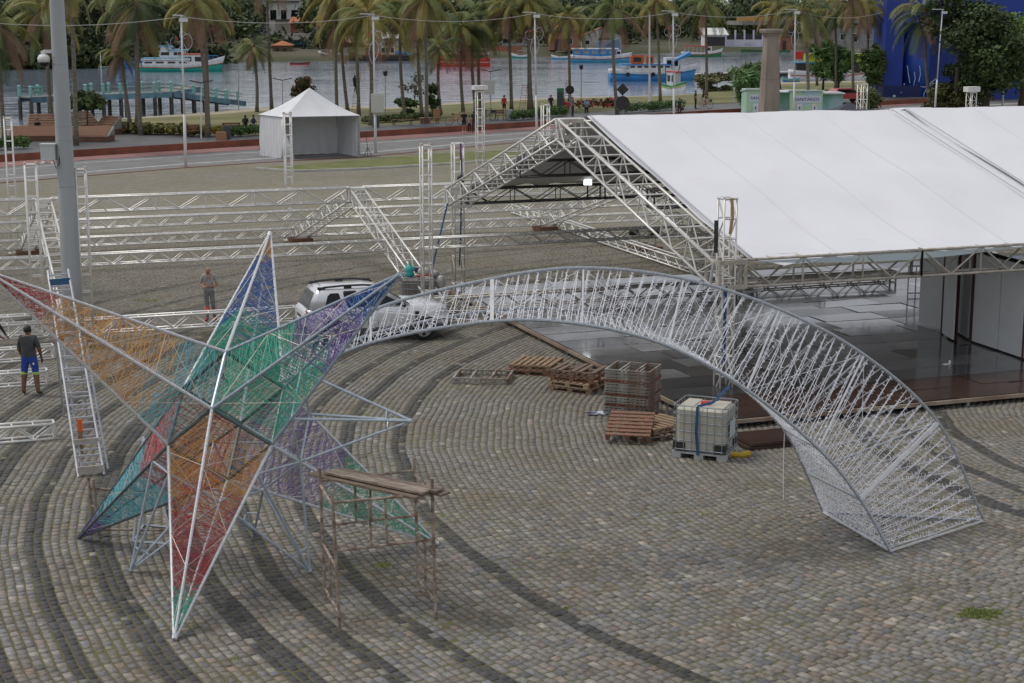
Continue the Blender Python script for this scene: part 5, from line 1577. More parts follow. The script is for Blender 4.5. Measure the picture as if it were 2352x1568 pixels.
for i, (bu, bv, tu, tv, tone, flag) in enumerate(PALMS):
    rr = random.Random(100 + i)
    base = G(bu, bv, PZ - .05)
    top = AY(tu, tv, base.y + rr.uniform(-.4, .4))
    lab = NEARP.get(i, 'tall coconut palm in the row along the waterfront lawn')
    T = thing('palm_tree', lab, 'palm tree', base, 0, 'coconut palms along the waterfront')
    h = (top - base).length
    side_ = Vector((rr.uniform(-.25, .25), 0, 0))
    pts = [base + (top - base) * t + side_ * math.sin(math.pi * t) * 1.0 for t in [k / 9 for k in range(10)]]
    b = MB(T); b.tube(pts, [0.21] + [0.165 - 0.006 * k for k in range(9)], 9); b.build('trunk', TRUNK, T, True)
    b = MB(T); b.ell(top + Vector((0, 0, -.1)), (.26, .26, .45), 8, 6); b.build('crown_heart', LEAF['dead'], T, True)
    sc = {'low': 0.62, 'big': 1.1}.get(flag, 1.0) * rr.uniform(.92, 1.08)
    tones = {'o': ('olive', 'olive', 'green', 'yellow'), 'd': ('dark', 'dark', 'green', 'olive'), 'y': ('yellow', 'olive', 'green', 'yellow', 'olive'), 'g': ('green', 'olive', 'green', 'dark')}[tone]
    nf = 23
    for k in range(nf):
        lev = k * 5 // nf
        lev = 0 if k < 4 else 1 if k < 8 else 2 if k < 13 else 3 if k < 18 else 4
        cn = rr.choice(tones)
        if lev == 4: cn = 'dead' if rr.random() < .6 else rr.choice(tones)
        if lev == 3 and rr.random() < .2: cn = 'dead'
        o = bpy.data.objects.new('frond', FM[cn][lev]); col.objects.link(o); o.parent = T
        o.location = top - base + Vector((0, 0, .1 - lev * .06))
        o.rotation_euler = (rr.uniform(-.25, .25), rr.uniform(-.12, .12), 2.4 * k + rr.uniform(-.3, .3))
        s_ = sc * rr.uniform(.85, 1.12); o.scale = (s_, s_, s_)
    if tone in 'gy':
        for k in range(5):
            b = MB(T); a = rr.uniform(0, 6.28); b.ell(top + Vector((.3 * math.cos(a), .3 * math.sin(a), -.35 - .1 * k % .3)), (.13, .13, .16), 7, 5); b.build('coconut', LEAF['yellow'] if tone == 'y' else LEAF['green'], T, True)

def leafcloud(rng_, centers, radii, n, size, flat=0.75, asp=0.32):
    """numpy leaf quads spread through ellipsoid clumps"""
    cs = np.array(centers); rs = np.array(radii)
    w = (rs[:, 0] * rs[:, 1] * rs[:, 2]) ** .67; w /= w.sum()
    k = rng_.choice(len(cs), n, p=w)
    d = rng_.normal(size=(n, 3)); d /= np.linalg.norm(d, axis=1)[:, None]
    rad = rng_.random(n) ** (1 / 2.2)
    p = cs[k] + d * rad[:, None] * rs[k]
    a = rng_.normal(size=(n, 3)); a[:, 2] *= flat; a /= np.linalg.norm(a, axis=1)[:, None]
    b_ = np.cross(a, d + rng_.normal(size=(n, 3)) * .6); b_ /= np.linalg.norm(b_, axis=1)[:, None] + 1e-9
    s = size * rng_.uniform(.6, 1.3, n)[:, None]
    V_ = np.stack([p - a * s * .5, p + b_ * s * asp, p + a * s * .5, p - b_ * s * asp], 1).reshape(-1, 3)
    Q = np.arange(4 * n).reshape(-1, 4)
    return V_, Q, k
FOL = mat('foliage', (1.15, 1.15, 1.0), (0.7, 0.75, 0.7), 1.5, 0.7, attr='Col')
BARK = mat('bark', (0.11, 0.09, 0.07), (0.07, 0.06, 0.045), 3, 0.9, bump=0.5)
def foliage_obj(name, V_, Q, cols, parent, org):
    me = np_mesh(name, V_ - np.array(org), Q, cols, FOL)
    o = bpy.data.objects.new(name, me); col.objects.link(o); o.parent = parent
    return o
def tree(label, base, blobs, n, size, colr, trunk_h, trunk_r, name='tree', cat='tree', group=None, seed=1, flowers=None, asp=0.32):
    """blobs: (dx, dy, dz, rx, ry, rz) relative to base"""
    rg = np.random.default_rng(seed); base = Vector(base)
    T = thing(name, label, cat, base, 0, group)
    if trunk_h:
        b = MB(T); tp_ = base + Vector((.1, 0, trunk_h)); b.tube([base - Zv * .1, base + Vector((.03, 0, trunk_h * .5)), tp_], [trunk_r * 1.3, trunk_r, trunk_r * .75], 8)
        tr = b.build('trunk', BARK, T, True)
        for bl_ in blobs[:7]:
            b = MB(T); e = base + Vector(bl_[:3]); b.tube([tp_ - Zv * .2, lerp(tp_, e, .5) + Zv * .1, e], [trunk_r * .6, trunk_r * .4, trunk_r * .12], 5); b.build('limb', BARK, tr)
    V_, Q, k = leafcloud(rg, [tuple(base + Vector(x[:3])) for x in blobs], [x[3:] for x in blobs], n, size, asp=asp)
    c = np.array(colr)[None] * rg.uniform(.7, 1.35, (n, 1)) * (rg.uniform(.75, 1.25, len(blobs))[k])[:, None]
    if flowers is not None:
        f = rg.random(n) < flowers[1]; c[f] = flowers[0]
    foliage_obj('crown' if trunk_h else 'foliage', V_, Q, c, T, base)
    return T
def blobs_round(rx, rz, n, seed, zc, ry=None):
    r_ = random.Random(seed); ry = ry or rx; out = []
    for _ in range(n):
        a, q, z = r_.uniform(0, 6.28), r_.random() ** .5, r_.uniform(-1, 1)
        w = math.sqrt(max(0.05, 1 - z * z))
        out.append((rx * .72 * q * w * math.cos(a), ry * .72 * q * w * math.sin(a), zc + rz * .72 * z, rx * r_.uniform(.25, .42), ry * r_.uniform(.25, .42), rz * r_.uniform(.22, .38)))
    return out
# big dark trees at the right
DG, MG = (0.045, 0.075, 0.018), (0.11, 0.17, 0.035)
b0 = G(2262, 268)
tree('large dark leafy tree at the right in front of the blue building', (b0.x, b0.y, 0), blobs_round(5.2, 4.6, 26, 3, 6.0), 9000, .42, DG, 5.0, .32, seed=3)
b0 = G(2345, 258)
tree('bright green leafy tree beside the pale grey tree trunk at the right', (b0.x, b0.y, 0), blobs_round(5.0, 3.8, 22, 5, 6.6), 7000, .42, MG, 6.2, .3, seed=5)
b0 = G(2215, 262)
tree('low dense dark tree between the lamp posts before the blue building', (b0.x, b0.y, 0), blobs_round(3.6, 2.4, 18, 6, 2.6), 5000, .38, (0.05, 0.08, 0.02), 2.0, .2, seed=6)
b0 = G(2165, 264)
tree('olive green shrub at the foot of the blue building wall', (b0.x, b0.y, 0), blobs_round(3.0, 1.5, 14, 7, 1.5), 3500, .33, (0.085, 0.09, 0.026), 0.8, .12, 'shrub', 'shrub', seed=7)
b0 = G(2170, 275)
tree('tall airy tree with purple blossoms overhanging the blue building', (b0.x + 2.5, b0.y + 6, 0), blobs_round(4.5, 3.0, 18, 8, 9.0), 4500, .38, DG, 7.5, .22, seed=8, flowers=((.16, .08, .34), .05))
b0 = G(2012, 222, PZ)
tree('dark rounded dracaena tree beside the left edge of the blue building', b0, blobs_round(1.9, 3.0, 16, 9, 3.6), 2600, .9, (0.085, 0.14, 0.035), 2.5, .16, seed=9, asp=.12)
b0 = G(2000, 250, PZ)
tree('spiky agave plant at the corner of the blue building', b0, [(0, 0, .9, .9, .9, .9)], 260, 1.5, (0.09, 0.12, 0.04), 0, 0, 'agave', 'plant', seed=10, asp=.06)
for i, (u, v, rx, rz, zc, colr, lab) in enumerate(((1890, 206, 2.6, 2.6, 3.6, (0.04, 0.072, 0.022), 'feathery dark green areca palm clump beside the docked yellow boat'), (1925, 208, 2.2, 2.2, 3.0, (0.04, 0.072, 0.022), 'second feathery areca palm clump before the docked yellow boat'), (1715, 250, 1.5, 2.0, 1.9, (0.05, 0.09, 0.035), 'feathery young palm left of the stone column'), (1725, 212, 2.8, 1.8, 2.0, (0.05, 0.075, 0.03), 'wispy grey green tree behind the stone column'))):
    tree(lab, G(u, v, PZ), blobs_round(rx, rz, 14, 20 + i, zc), 1700, 1.25, tuple(x * 2.6 for x in colr), max(.6, zc - 1), .12, 'areca_palm' if i < 3 else 'tree', 'palm' if i < 3 else 'tree', seed=20 + i, asp=.07)
tree('round bush covered in red blossoms behind the white marquee', G(702, 252, .2), blobs_round(1.7, 1.5, 14, 31, 1.7), 3500, .26, (0.065, 0.08, 0.03), 1.0, .08, 'flowering_bush', 'bush', seed=31, flowers=((.45, .05, .03), .10))
tree('sparse leafless looking little tree among the palms by the water', G(952, 250, .2), blobs_round(1.7, 1.6, 9, 32, 2.2), 260, .28, (0.07, 0.07, 0.05), 1.6, .06, 'sapling', 'tree', seed=32)
tree('glossy green shrub at the foot of the palms beside the bench', G(935, 272, PZ), blobs_round(1.6, .8, 10, 33, 1.1), 900, .3, (0.07, 0.13, 0.03), .6, .04, 'shrub', 'shrub', seed=33)
tree('upright dark green shrub between two palm trunks', G(997, 268, PZ), blobs_round(.9, 1.6, 10, 34, 1.7), 900, .3, (0.04, 0.075, 0.022), .8, .05, 'shrub', 'shrub', seed=34)
tree('dense grey green mangrove bush on the sandy shore by the jetty', G(1645, 213, .1), blobs_round(3.2, 1.4, 14, 35, 1.1), 2600, .4, (0.12, 0.125, 0.055), .4, .06, 'shrub', 'shrub', seed=35)
# clipped hedges, flower border, low plants
def hedge(label, pts, w, h, n, colr, z=PZ, name='hedge', seed=40, flowers=None, size=.16, cat='hedge'):
    P = [G(u, v, z) for u, v in pts]
    bl = []
    for p, q in zip(P, P[1:]):
        m_ = max(2, int((q - p).length / .9))
        for k in range(m_ + 1):
            c = lerp(p, q, k / m_) - P[0]
            bl.append((c.x, c.y, h * .5 + .05, .62, w, h * .5))
    return tree(label, P[0], bl, n, size, colr, 0, 0, name, cat, seed=seed, flowers=flowers)
hedge('low clipped hedge in the corner behind the corten steel wall', [(-40, 346), (52, 341)], .7, .85, 2500, (0.06, 0.12, 0.025), seed=41)
hedge('clipped hedge beside the white marquee where students sit', [(530, 314), (605, 309)], .8, .8, 2600, (0.055, 0.11, 0.022), seed=42)
hedge('low clipped hedge above the corten wall behind the pavilion ridge', [(1182, 276), (1236, 272)], .8, .8, 2200, (0.055, 0.11, 0.025), seed=43)
hedge('leafy hedge below the green totem on the promenade', [(1238, 270), (1292, 266)], .8, .9, 2000, (0.06, 0.12, 0.03), seed=44)
hedge('long green hedge along the promenade beside the round road signs', [(1425, 260), (1500, 255), (1562, 250)], .9, .9, 4200, (0.06, 0.115, 0.03), seed=45)
hedge('tall grass border with yellow flowers along the promenade paving', [(272, 304), (340, 308), (420, 309)], 1.1, .8, 4000, (0.15, 0.15, 0.05), seed=46, flowers=((.5, .35, .08), .06), name='grass_border', size=.3, cat='plants')
hedge('yellow leaved border plants at the foot of the leaning palms', [(440, 312), (505, 312)], .8, .7, 1800, (0.30, 0.22, 0.03), seed=47, name='border_plants', size=.26, cat='plants')
hedge('low green border plants under the palms beside the benches', [(845, 283), (905, 279), (1000, 271)], .9, .55, 2600, (0.075, 0.10, 0.03), seed=48, name='border_plants', size=.24, cat='plants')
hedge('reddish cordyline plants in a loose row on the lawn', [(1330, 251), (1400, 247), (1420, 244)], .5, .9, 420, (0.10, 0.10, 0.04), seed=49, name='border_plants', size=.4, flowers=((.32, .05, .05), .45), cat='plants')
# grass tufts between cobbles
GB = []
rg = np.random.default_rng(5)
for (u, v, ru, rv, n) in ((2250, 1410, 62, 15, 1300), (2140, 1165, 25, 8, 120), (1300, 1398, 10, 4, 40), (880, 1300, 25, 8, 160), (540, 1515, 14, 5, 40), (1230, 1600, 0, 0, 0), (1290, 558, 70, 8, 600), (210, 800, 60, 8, 300), (340, 690, 45, 6, 260)):
    for _ in range(n):
        a = rg.uniform(0, 6.28); q = rg.random() ** .6 * (0.75 + .35 * math.sin(a * 3 + u) * math.sin(a * 7 + v))
        p = G(u + ru * q * math.cos(a), v + rv * q * math.sin(a), 0.0)
        d = rg.normal(size=2) * .02; hh = rg.uniform(.015, .04)
        GB.append(((p.x - .007, p.y, -.01), (p.x + .007, p.y, -.01), (p.x + d[0] + .003, p.y + d[1], hh), (p.x + d[0] - .003, p.y + d[1], hh)))
me = np_mesh('grass_tufts', np.array(GB).reshape(-1, 3), np.arange(4 * len(GB)).reshape(-1, 4), np.array([(0.26, 0.30, 0.085)]) * rg.uniform(.7, 1.4, (len(GB), 1)), FOL)
o = bpy.data.objects.new('grass_tufts', me); col.objects.link(o); stuff(o); tag(o, 'green grass tufts growing between the cobbles', 'grass')

# far bank woods: one mass
rg = np.random.default_rng(8)
cs, rs, cc = [], [], []
def far_c(u, d, z):
    (x, v), = vline(FAR_SHORE, [u]); p = G(u, v, 0); return (p.x * (1 + d / 340), p.y + d, z)
def gaps(u, z): return False
for i in range(1500):
    u = rg.uniform(-350, 2700); left = u < 520
    d = rg.uniform(3 if left else 26, 170)
    if not left and d < 60 and rg.random() < .35: d += 40
    gz = np.interp(d, [r_[0] for r_ in rows], [r_[1] for r_ in rows])
    R_ = rg.uniform(2.2, 4.6)
    hgt = rg.uniform(2, 10.5) if left else rg.uniform(1.5, 9.0)
    c = far_c(u, d, gz * .8 + hgt)
    if 585 < u < 700 and d < 120 and c[2] > 4: continue
    cs.append(c); rs.append((R_, R_ * .8, R_ * rg.uniform(.6, .9)))
    base_c = np.array([(0.035, 0.060, 0.018), (0.055, 0.085, 0.022), (0.045, 0.062, 0.025), (0.075, 0.105, 0.03)][rg.integers(4)])
    cc.append(base_c * (0.62 if left else 0.85))
for u in np.arange(-300, 530, 13):       # mangrove fringe at the left shore
    for z in (0.8, 2.4):
        cs.append(far_c(u, rg.uniform(1, 4), z + rg.uniform(-.4, .6))); rs.append((2.2, 1.6, 1.5)); cc.append(np.array((0.05, 0.075, 0.022)) * rg.uniform(.6, 1.3))
V_, Q, k = leafcloud(rg, cs, rs, 190000, 1.15)
colr = np.array(cc)[k] * rg.uniform(.7, 1.3, (len(k), 1))
o = bpy.data.objects.new('far_woods', np_mesh('far_woods', V_, Q, colr, FOL)); col.objects.link(o); stuff(o); tag(o, 'dense dark woods covering the far river bank', 'woods')
# ================================================================ BOATS
def paint(n, c, r=0.5): return mat('boat_' + n, c, tuple(x * .8 for x in c), 1.2, r, detail=6)
BW, BT_, BB, BR_, BG = paint('white', (.72, .73, .74)), paint('teal', (.0, .30, .25)), paint('blue', (.03, .22, .54)), paint('red', (.55, .03, .02)), paint('green', (.03, .20, .08))
BLT, BDK, BO, BSK = paint('sky', (.16, .48, .66)), paint('dark', (.03, .025, .025)), paint('orange', (.60, .12, .02)), paint('lightblue', (.05, .32, .52))
BRN2 = paint('brown', (.12, .07, .05)); BYG = paint('lime', (.42, .50, .03)); BGRY = paint('grey', (.36, .38, .40))
CURT = mat('clear_curtain', (.30, .32, .32), (.20, .22, .22), 2.5, .25)
def boat(label, u0, u1, v, hull, top, bow='R', H=(1.0, .8, 1.7), beam=.27, stripe=.5, sup=(), rails=None, yaw=0.0, cat='boat', group='boats moored on the river', name='boat', trim=None, extra=None):
    c = G((u0 + u1) / 2, v, -.05)
    L = (AY(u1, v, c.y) - AY(u0, v, c.y)).length
    T = thing(name, label, cat, c, yaw + (0 if bow == 'R' else math.pi), group)
    N = 14
    def sec(x, lo, hi):
        t = (x + .5)
        w = beam * L * .5 * (0.80 + .2 * math.sin(math.pi * min(1, t * 1.3)) if t < .6 else max(0.02, 1 - ((t - .6) / .4) ** 2.2))
        zs = (H[0] * (1 - t * 2) + H[1] * t * 2) if t < .5 else H[1] + (H[2] - H[1]) * ((t - .5) * 2) ** 1.8
        rake = .06 * L * max(0, (t - .75) / .25)
        out = []
        for q in (lo, (lo + hi) / 2, hi):
            ww = w * (.72 + .28 * max(0, q)) if q > 0 else w * .6
            out.append((x * L + rake * max(0, q), ww, zs * q if q > 0 else -.5))
        return out
    for nm, m_, lo, hi in (('hull', hull, -.3, stripe), ('bulwark', top, stripe, 1.0)):
        secs = []
        for i in range(N + 1):
            s = sec(-.5 + i / N, lo, hi)
            secs.append([Vector((x, -w, z)) for x, w, z in s] + [Vector((x, w, z)) for x, w, z in reversed(s)])
        b = MB(); b.loft(secs, closed=False); b.build(nm, m_, T, True)
    b = MB()
    for sg in (-1, 1): b.tube([Vector((s[0], sg * (s[1] + .02), s[2])) for s in [sec(-.5 + i / N, 0, stripe)[2] for i in range(N + 1)]], .05, 5)
    b.build('rub_rail', trim or top, T)
    b = MB(); dk_ = [sec(-.5 + i / N, 0, .8)[2] for i in range(N + 1)]
    b.add([Vector((x, -w * .97, z)) for x, w, z in dk_] + [Vector((x, w * .97, z)) for x, w, z in dk_], [(i, i + 1, N + 2 + i, N + 1 + i) for i in range(N)]); b.build('deck', BGRY, T)
    W = beam * L
    for nm, x0, x1, z0, z1, wf, m_, win in sup:
        b = MB(); b.box(((x0 + x1) / 2 * L, 0, (z0 + z1) / 2), ((x1 - x0) * L, W * wf, z1 - z0)); o = b.build(nm, m_, T)
        for k in range(win or 0):
            xx = (x0 + (x1 - x0) * (k + .5) / win) * L; ww = (x1 - x0) * L / win * .66
            for sg in (-1, 1):
                b = MB(); b.box((xx, sg * (W * wf / 2 + .012), z0 + (z1 - z0) * .58), (ww, .03, (z1 - z0) * .45)); b.build('window', CURT if nm == 'curtained_cabin' else GLASS, o)
    for x0, x1, z0, z1, wf, m_ in rails or ():
        n = max(3, int((x1 - x0) * L / .9))
        for sg in (-1, 1):
            b = MB(); b.bar((x0 * L, sg * W * wf / 2, z1), (x1 * L, sg * W * wf / 2, z1), .03, 5); b.build('handrail', m_, T)
            for k in range(n + 1):
                x = lerp(x0, x1, k / n) * L; b = MB(); b.bar((x, sg * W * wf / 2, z0), (x, sg * W * wf / 2, z1), .025, 5); b.build('stanchion', m_, T)
    if extra: extra(T, L, W)
    return T
def ex_trawler(T, L, W):
    b = MB(); b.lathe([(.14, -.04), (.22, -.05), (.27, 0), (.22, .05), (.14, .04)], (.10 * L, -W * .36 - .05, 2.05), 12, 'Y'); b.build('lifebuoy', BO, T)
    for x in (-.16, -.14): b = MB(); b.bar((x * L, 0, 4.2), (x * L - .25, 0, 4.9), .035, 5); b.build('mast', BW, T)
boat('white and emerald green wooden trawler with light blue trimmed cabins', 325, 507, 164, BT_, BW, 'R', (1.35, 1.15, 2.6), .26, .55,
     (('deckhouse', -.46, .12, 1.15, 1.75, .74, BW, 4), ('awning', -.48, .14, 1.85, 2.15, .80, BW, 0), ('roof_trim', -.48, .14, 2.16, 2.26, .82, BLT, 0), ('wheelhouse', .05, .30, 1.1, 2.75, .70, BW, 2), ('wheelhouse_roof', .0, .33, 2.76, 2.92, .78, BO, 0), ('upper_cabin', -.26, .06, 2.27, 3.4, .5, BW, 2), ('upper_roof', -.12, .10, 3.42, 3.6, .6, BLT, 0), ('top_house', -.24, -.12, 3.42, 4.0, .4, BW, 0), ('top_roof', -.27, -.10, 4.02, 4.2, .5, BLT, 0)),
     ((.30, .47, 1.7, 2.6, .3, BB),), trim=BO, extra=ex_trawler)
boat('dark blue boat moored behind the stern of the green trawler', 268, 335, 158, BB, BB, 'L', (1.6, 1.2, 2.0), .3, .5, (('cabin', -.2, .2, 1.1, 1.9, .6, BB, 2),), group='boats moored on the river')
boat('small white skiff with green bottom beside a white marker post', 226, 258, 156, BT_, BW, 'R', (.35, .3, .5), .3, .6, name='skiff')
p = G(232, 157, 0); b = MB(); b.bar((0, 0, -.3), (0, 0, 2.6), .10, 8); b.bar((0, 0, 2.6), (0, 0, 2.75), .12, 8, .06); o = b.build('marker_post', BW); o.location = p; tag(o, 'white mooring post standing in the water beside the skiff', 'post')
boat('bright red two deck excursion boat with white trimmed windows', 1002, 1126, 152, BR_, BR_, 'L', (1.6, 1.35, 2.0), .32, .5,
     (('lower_cabin', -.44, .30, 1.2, 2.25, .85, BR_, 5), ('upper_deck_trim', -.48, .36, 2.26, 2.36, .92, BW, 0), ('upper_cabin', -.40, .05, 2.37, 3.05, .7, BR_, 3), ('roof', -.44, .12, 3.06, 3.18, .8, BW, 0), ('life_raft', .08, .18, 2.37, 2.8, .3, BW, 0)), ((.05, .34, 2.37, 2.95, .8, BW),), trim=BW)
boat('white fishing boat with open white railings moored at the far quay', 735, 800, 137, BW, BW, 'L', (1.2, 1.0, 1.9), .3, .6, (('wheelhouse', -.3, -.02, .9, 2.7, .55, BW, 2),), ((-.48, -.35, 1.2, 2.2, .6, BW), (.1, .45, 1.3, 2.1, .4, BW)))
boat('small red rowing boat drifting near the far quay', 666, 711, 148, BR_, BRN2, 'R', (.45, .4, .6), .24, .6, name='rowing_boat', cat='rowing boat')
boat('small blue and white open boat at the orange roofed kiosk', 673, 718, 137, BSK, BW, 'R', (.9, .7, 1.2), .3, .4, (('engine_cover', -.3, .0, .6, 1.4, .5, BDK, 0),))
def ex_barge(T, L, W):
    r_ = random.Random(3)
    for k in range(26):
        b = MB(); s = r_.uniform(.3, 1.0); b.box((r_.uniform(-.46, .46) * L, r_.uniform(-.3, .3) * W, 1.15 + s * .3), (s * 1.3, s, s * .6), r_.uniform(0, 3)); b.build('cargo', r_.choice((BRN2, BGRY, BO, BSK, paint('beige', (.5, .4, .25)))), T)
boat('long dark brown barge heaped with scrap at the far bank', 803, 948, 139, BDK, BRN2, 'R', (1.2, 1.2, 1.5), .2, .7, (('deckhouse', .0, .22, 1.0, 2.9, .6, paint('cream', (.55, .48, .33)), 3), ('tarpaulin', .24, .38, 1.0, 1.9, .6, BB, 0)), extra=ex_barge, name='barge', cat='barge')
boat('small teal open boat moored before the brick wall', 1176, 1216, 133, BT_, BW, 'L', (.8, .6, 1.1), .3, .5, (('canopy', -.3, .25, 1.5, 1.58, .8, BGRY, 0),), ((-.3, .25, .6, 1.5, .7, BR_),))
boat('white inflatable dinghy on the far shore', 1131, 1154, 131, BW, BW, 'R', (.6, .6, .8), .4, .5, name='dinghy', cat='dinghy')
boat('light blue passenger boat with clear curtained cabin and white roof', 1310, 1444, 143, BSK, BW, 'R', (1.5, 1.2, 2.0), .27, .55, (('curtained_cabin', -.46, .28, 1.15, 2.55, .82, BB, 5), ('roof', -.48, .32, 2.56, 2.74, .9, BW, 0), ('bow_house', .28, .36, 1.15, 2.4, .7, BW, 1)), trim=BR_)
def ex_blue(T, L, W):
    for x0, x1 in ((-.26, -.10), (-.075, .015)):
        b = MB(); xm, hw_ = (x0 + x1) / 2 * L, (x1 - x0) / 2 * L
        ring = [(xm + hw_ * a, 0, 3.05 + .62 * c) for a, c in ((-1, -.6), (-.8, -1), (.8, -1), (1, -.6), (1, .6), (.8, 1), (-.8, 1), (-1, .6))]
        b.loft([[Vector((x, y, z)) for x, _, z in ring] for y in (-W * .3, -W * .18)]); o = b.build('life_float', BO, T)
        b = MB(); b.box((xm, -W * .3 - .01, 3.05), (hw_ * 1.15, .03, .62)); b.build('float_opening', BDK, o)
    b = MB(); b.add([(.22 * L, -W * .45, 2.7), (.45 * L, -W * .4, 4.1), (.45 * L, W * .4, 4.1), (.22 * L, W * .45, 2.7), (.22 * L, -W * .45, 2.6), (.45 * L, -W * .4, 3.6)], [(0, 1, 2, 3), (0, 4, 5, 1)]); b.build('blue_awning', BB, T)
    for x in (-.3, .0, .25):
        b = MB(); b.lathe([(.16, -.06), (.26, -.07), (.30, 0), (.26, .07), (.16, .06)], (x * L, -W * .5 - .04, 1.0), 12, 'Y'); b.build('tyre_fender', RUBBER, T)
boat('large blue and white excursion boat with orange life floats on its roof', 1398, 1592, 186, BB, BW, 'R', (1.75, 1.45, 2.5), .26, .66,
     (('white_bulwark', -.30, .34, 1.25, 1.75, .86, BW, 0), ('cabin', -.28, .22, 1.75, 2.25, .78, BW, 6), ('roof', -.38, .26, 2.28, 2.42, .92, BB, 0), ('wheelhouse', .16, .32, 1.5, 3.3, .6, BW, 2)), ((.30, .47, 2.0, 3.2, .35, BW),), trim=BSK, extra=ex_blue, yaw=R(6))
def ex_little(T, L, W):
    for sg in (-1, 1): b = MB(); b.bar((-.2 * L, sg * W * .5, .9), (-.1 * L, sg * W * .8, 3.4), .06, 6); b.build('outrigger', BG, T)
boat('little white fishing boat with green and yellow stripes aground on the sand', 1510, 1588, 214, BW, BG, 'R', (1.1, .9, 1.6), .34, .72, (('wheelhouse', -.25, .15, .8, 2.5, .6, BW, 2), ('wheelhouse_roof', -.3, .2, 2.5, 2.62, .7, BR_, 0)), trim=BYG, yaw=R(-58), extra=ex_little)
boat('green and white boat with a red canopy roof by the far shed', 1565, 1655, 130, BG, BW, 'R', (1.1, .9, 1.9), .25, .55, (('canopy', -.45, .22, 2.25, 2.42, .85, BR_, 0), ('wheelhouse', .10, .26, .9, 2.25, .6, BW, 1)), ((-.42, .1, .9, 2.25, .75, BW),), trim=BR_)
boat('long green canoe with red bow on the far shore beyond the column', 1700, 1813, 119, BG, BG, 'R', (.8, .6, 1.6), .12, .6, trim=BR_, name='canoe', cat='canoe')
def ex_lime(T, L, W):
    for k in range(26):
        x = lerp(-.28, .46, k / 25) * L; b = MB(); b.beam((x, -W * .46, 2.95), (x + .25, -W * .46, 3.75), .08, .05, Vector((0, -1, 0))); b.build('stripe', BDK, T)
    b = MB(); b.box((-.40 * L, -W * .3, 3.55), (.12 * L, .1, 1.1)); b.build('name_board', BR_, T)
boat('docked white tour boat with lime green upper deck and blue roof edge', 1812, 1990, 184, BW, BW, 'R', (1.5, 1.2, 2.2), .24, .5, (('lower_cabin', -.42, .40, 1.1, 2.4, .8, BDK, 0), ('blue_roof', -.48, .42, 2.45, 2.6, .95, BSK, 0), ('lime_rail', -.30, .46, 2.65, 3.8, .9, BYG, 0), ('wheelhouse', .34, .47, 1.1, 2.7, .6, BW, 3)), trim=BR_, extra=ex_lime)
boat('small blue rowing boat pulled up at the grass by the tour boat', 1798, 1836, 189, BB, BSK, 'L', (.6, .5, .8), .3, .6, name='rowing_boat', cat='rowing boat', trim=BYG)
boat('little blue motorboat moored beside the curtained passenger boat', 1268, 1306, 136, BSK, BW, 'L', (.7, .6, 1.0), .3, .5, (('canopy', -.3, .3, 1.6, 1.7, .8, BGRY, 0),), ((-.3, .3, .6, 1.6, .7, BDK),))

# ================================================================ PIER AND JETTY
AQUA = mat('aqua_paint', (0.22, 0.52, 0.47), (0.16, 0.40, 0.37), 1.5, 0.7, detail=6)
PBLUE = mat('pier_blue', (0.13, 0.28, 0.38), (0.06, 0.11, 0.15), 0.8, 0.8, stretch=(1, 1, .4), detail=6)
CONC = mat('concrete', (0.25, 0.24, 0.22), (0.18, 0.17, 0.155), 0.8, 0.85, detail=7)
PILE = mat('pile_dark', (0.05, 0.047, 0.045), (0.09, 0.085, 0.08), 2, 0.8)
e0, e1 = AY(62, 226, 152), AY(540, 244, 168)
PIER = thing('pier', 'turquoise and blue concrete pier on dark piles reaching into the river', 'pier', (e1.x, e1.y, 0))
pa_, pm, pe = AY(58, 227, 150), AY(380, 224, 160), AY(545, 244, 168)
pa_.z = pm.z = 2.0; pe.z = 0.7
def pier_run(p, q, w=2.2):
    b = MB(PIER); b.beam(p, q, w, .12); b.build('deck', CONC, PIER)
    s = (q - p).cross(Zv).normalized() * (w / 2 + .06)
    for sg in (-1, 1): b = MB(PIER); b.beam(p + s * sg - Zv * .2, q + s * sg - Zv * .2, .12, .5); b.build('fascia', PBLUE, PIER)
pier_run(pa_, pm); pier_run(pm, pe)
br = AY(440, 218, 172); br.z = 2.0; pier_run(lerp(pa_, pm, .98), br)
s = (pm - pa_).cross(Zv).normalized()
for k in range(9):
    t = k / 8; q = lerp(pa_, pm, t)
    for sg in (-1, 1):
        b = MB(PIER); c = q + s * sg * 1.05; b.bar(c + Zv * .06, c + Zv * .95, .15, 8); b.bar(c + Zv * .95, c + Zv * 1.05, .19, 8, .1); b.build('bollard_post', AQUA, PIER)
        if k % 1 == 0: b = MB(PIER); b.bar(Vector((c.x, c.y, -1)), Vector((c.x, c.y, 1.75)), .19, 8); b.build('pile', PILE, PIER)
for k in range(6):
    q = lerp(pm, pe, (k + 1) / 6.5)
    for sg in (-1, 1):
        b = MB(PIER); c = q + s * sg * 1.05; b.bar(c + Zv * .06, c + Zv * .95, .15, 8); b.bar(c + Zv * .95, c + Zv * 1.05, .19, 8, .1); b.build('bollard_post', AQUA, PIER)
        if k < 4: b = MB(PIER); b.bar(Vector((c.x, c.y, -1)), Vector((c.x, c.y, q.z - .3)), .19, 8); b.build('pile', PILE, PIER)
for sg in (-1, 1):
    for dz in (.45, .8):
        b = MB(PIER); b.tube([pa_ + s * sg * 1.05 + Zv * dz, pm + s * sg * 1.05 + Zv * dz, pe + s * sg * 1.05 + Zv * dz], .022, 4); b.build('rail_rope', PILE, PIER)
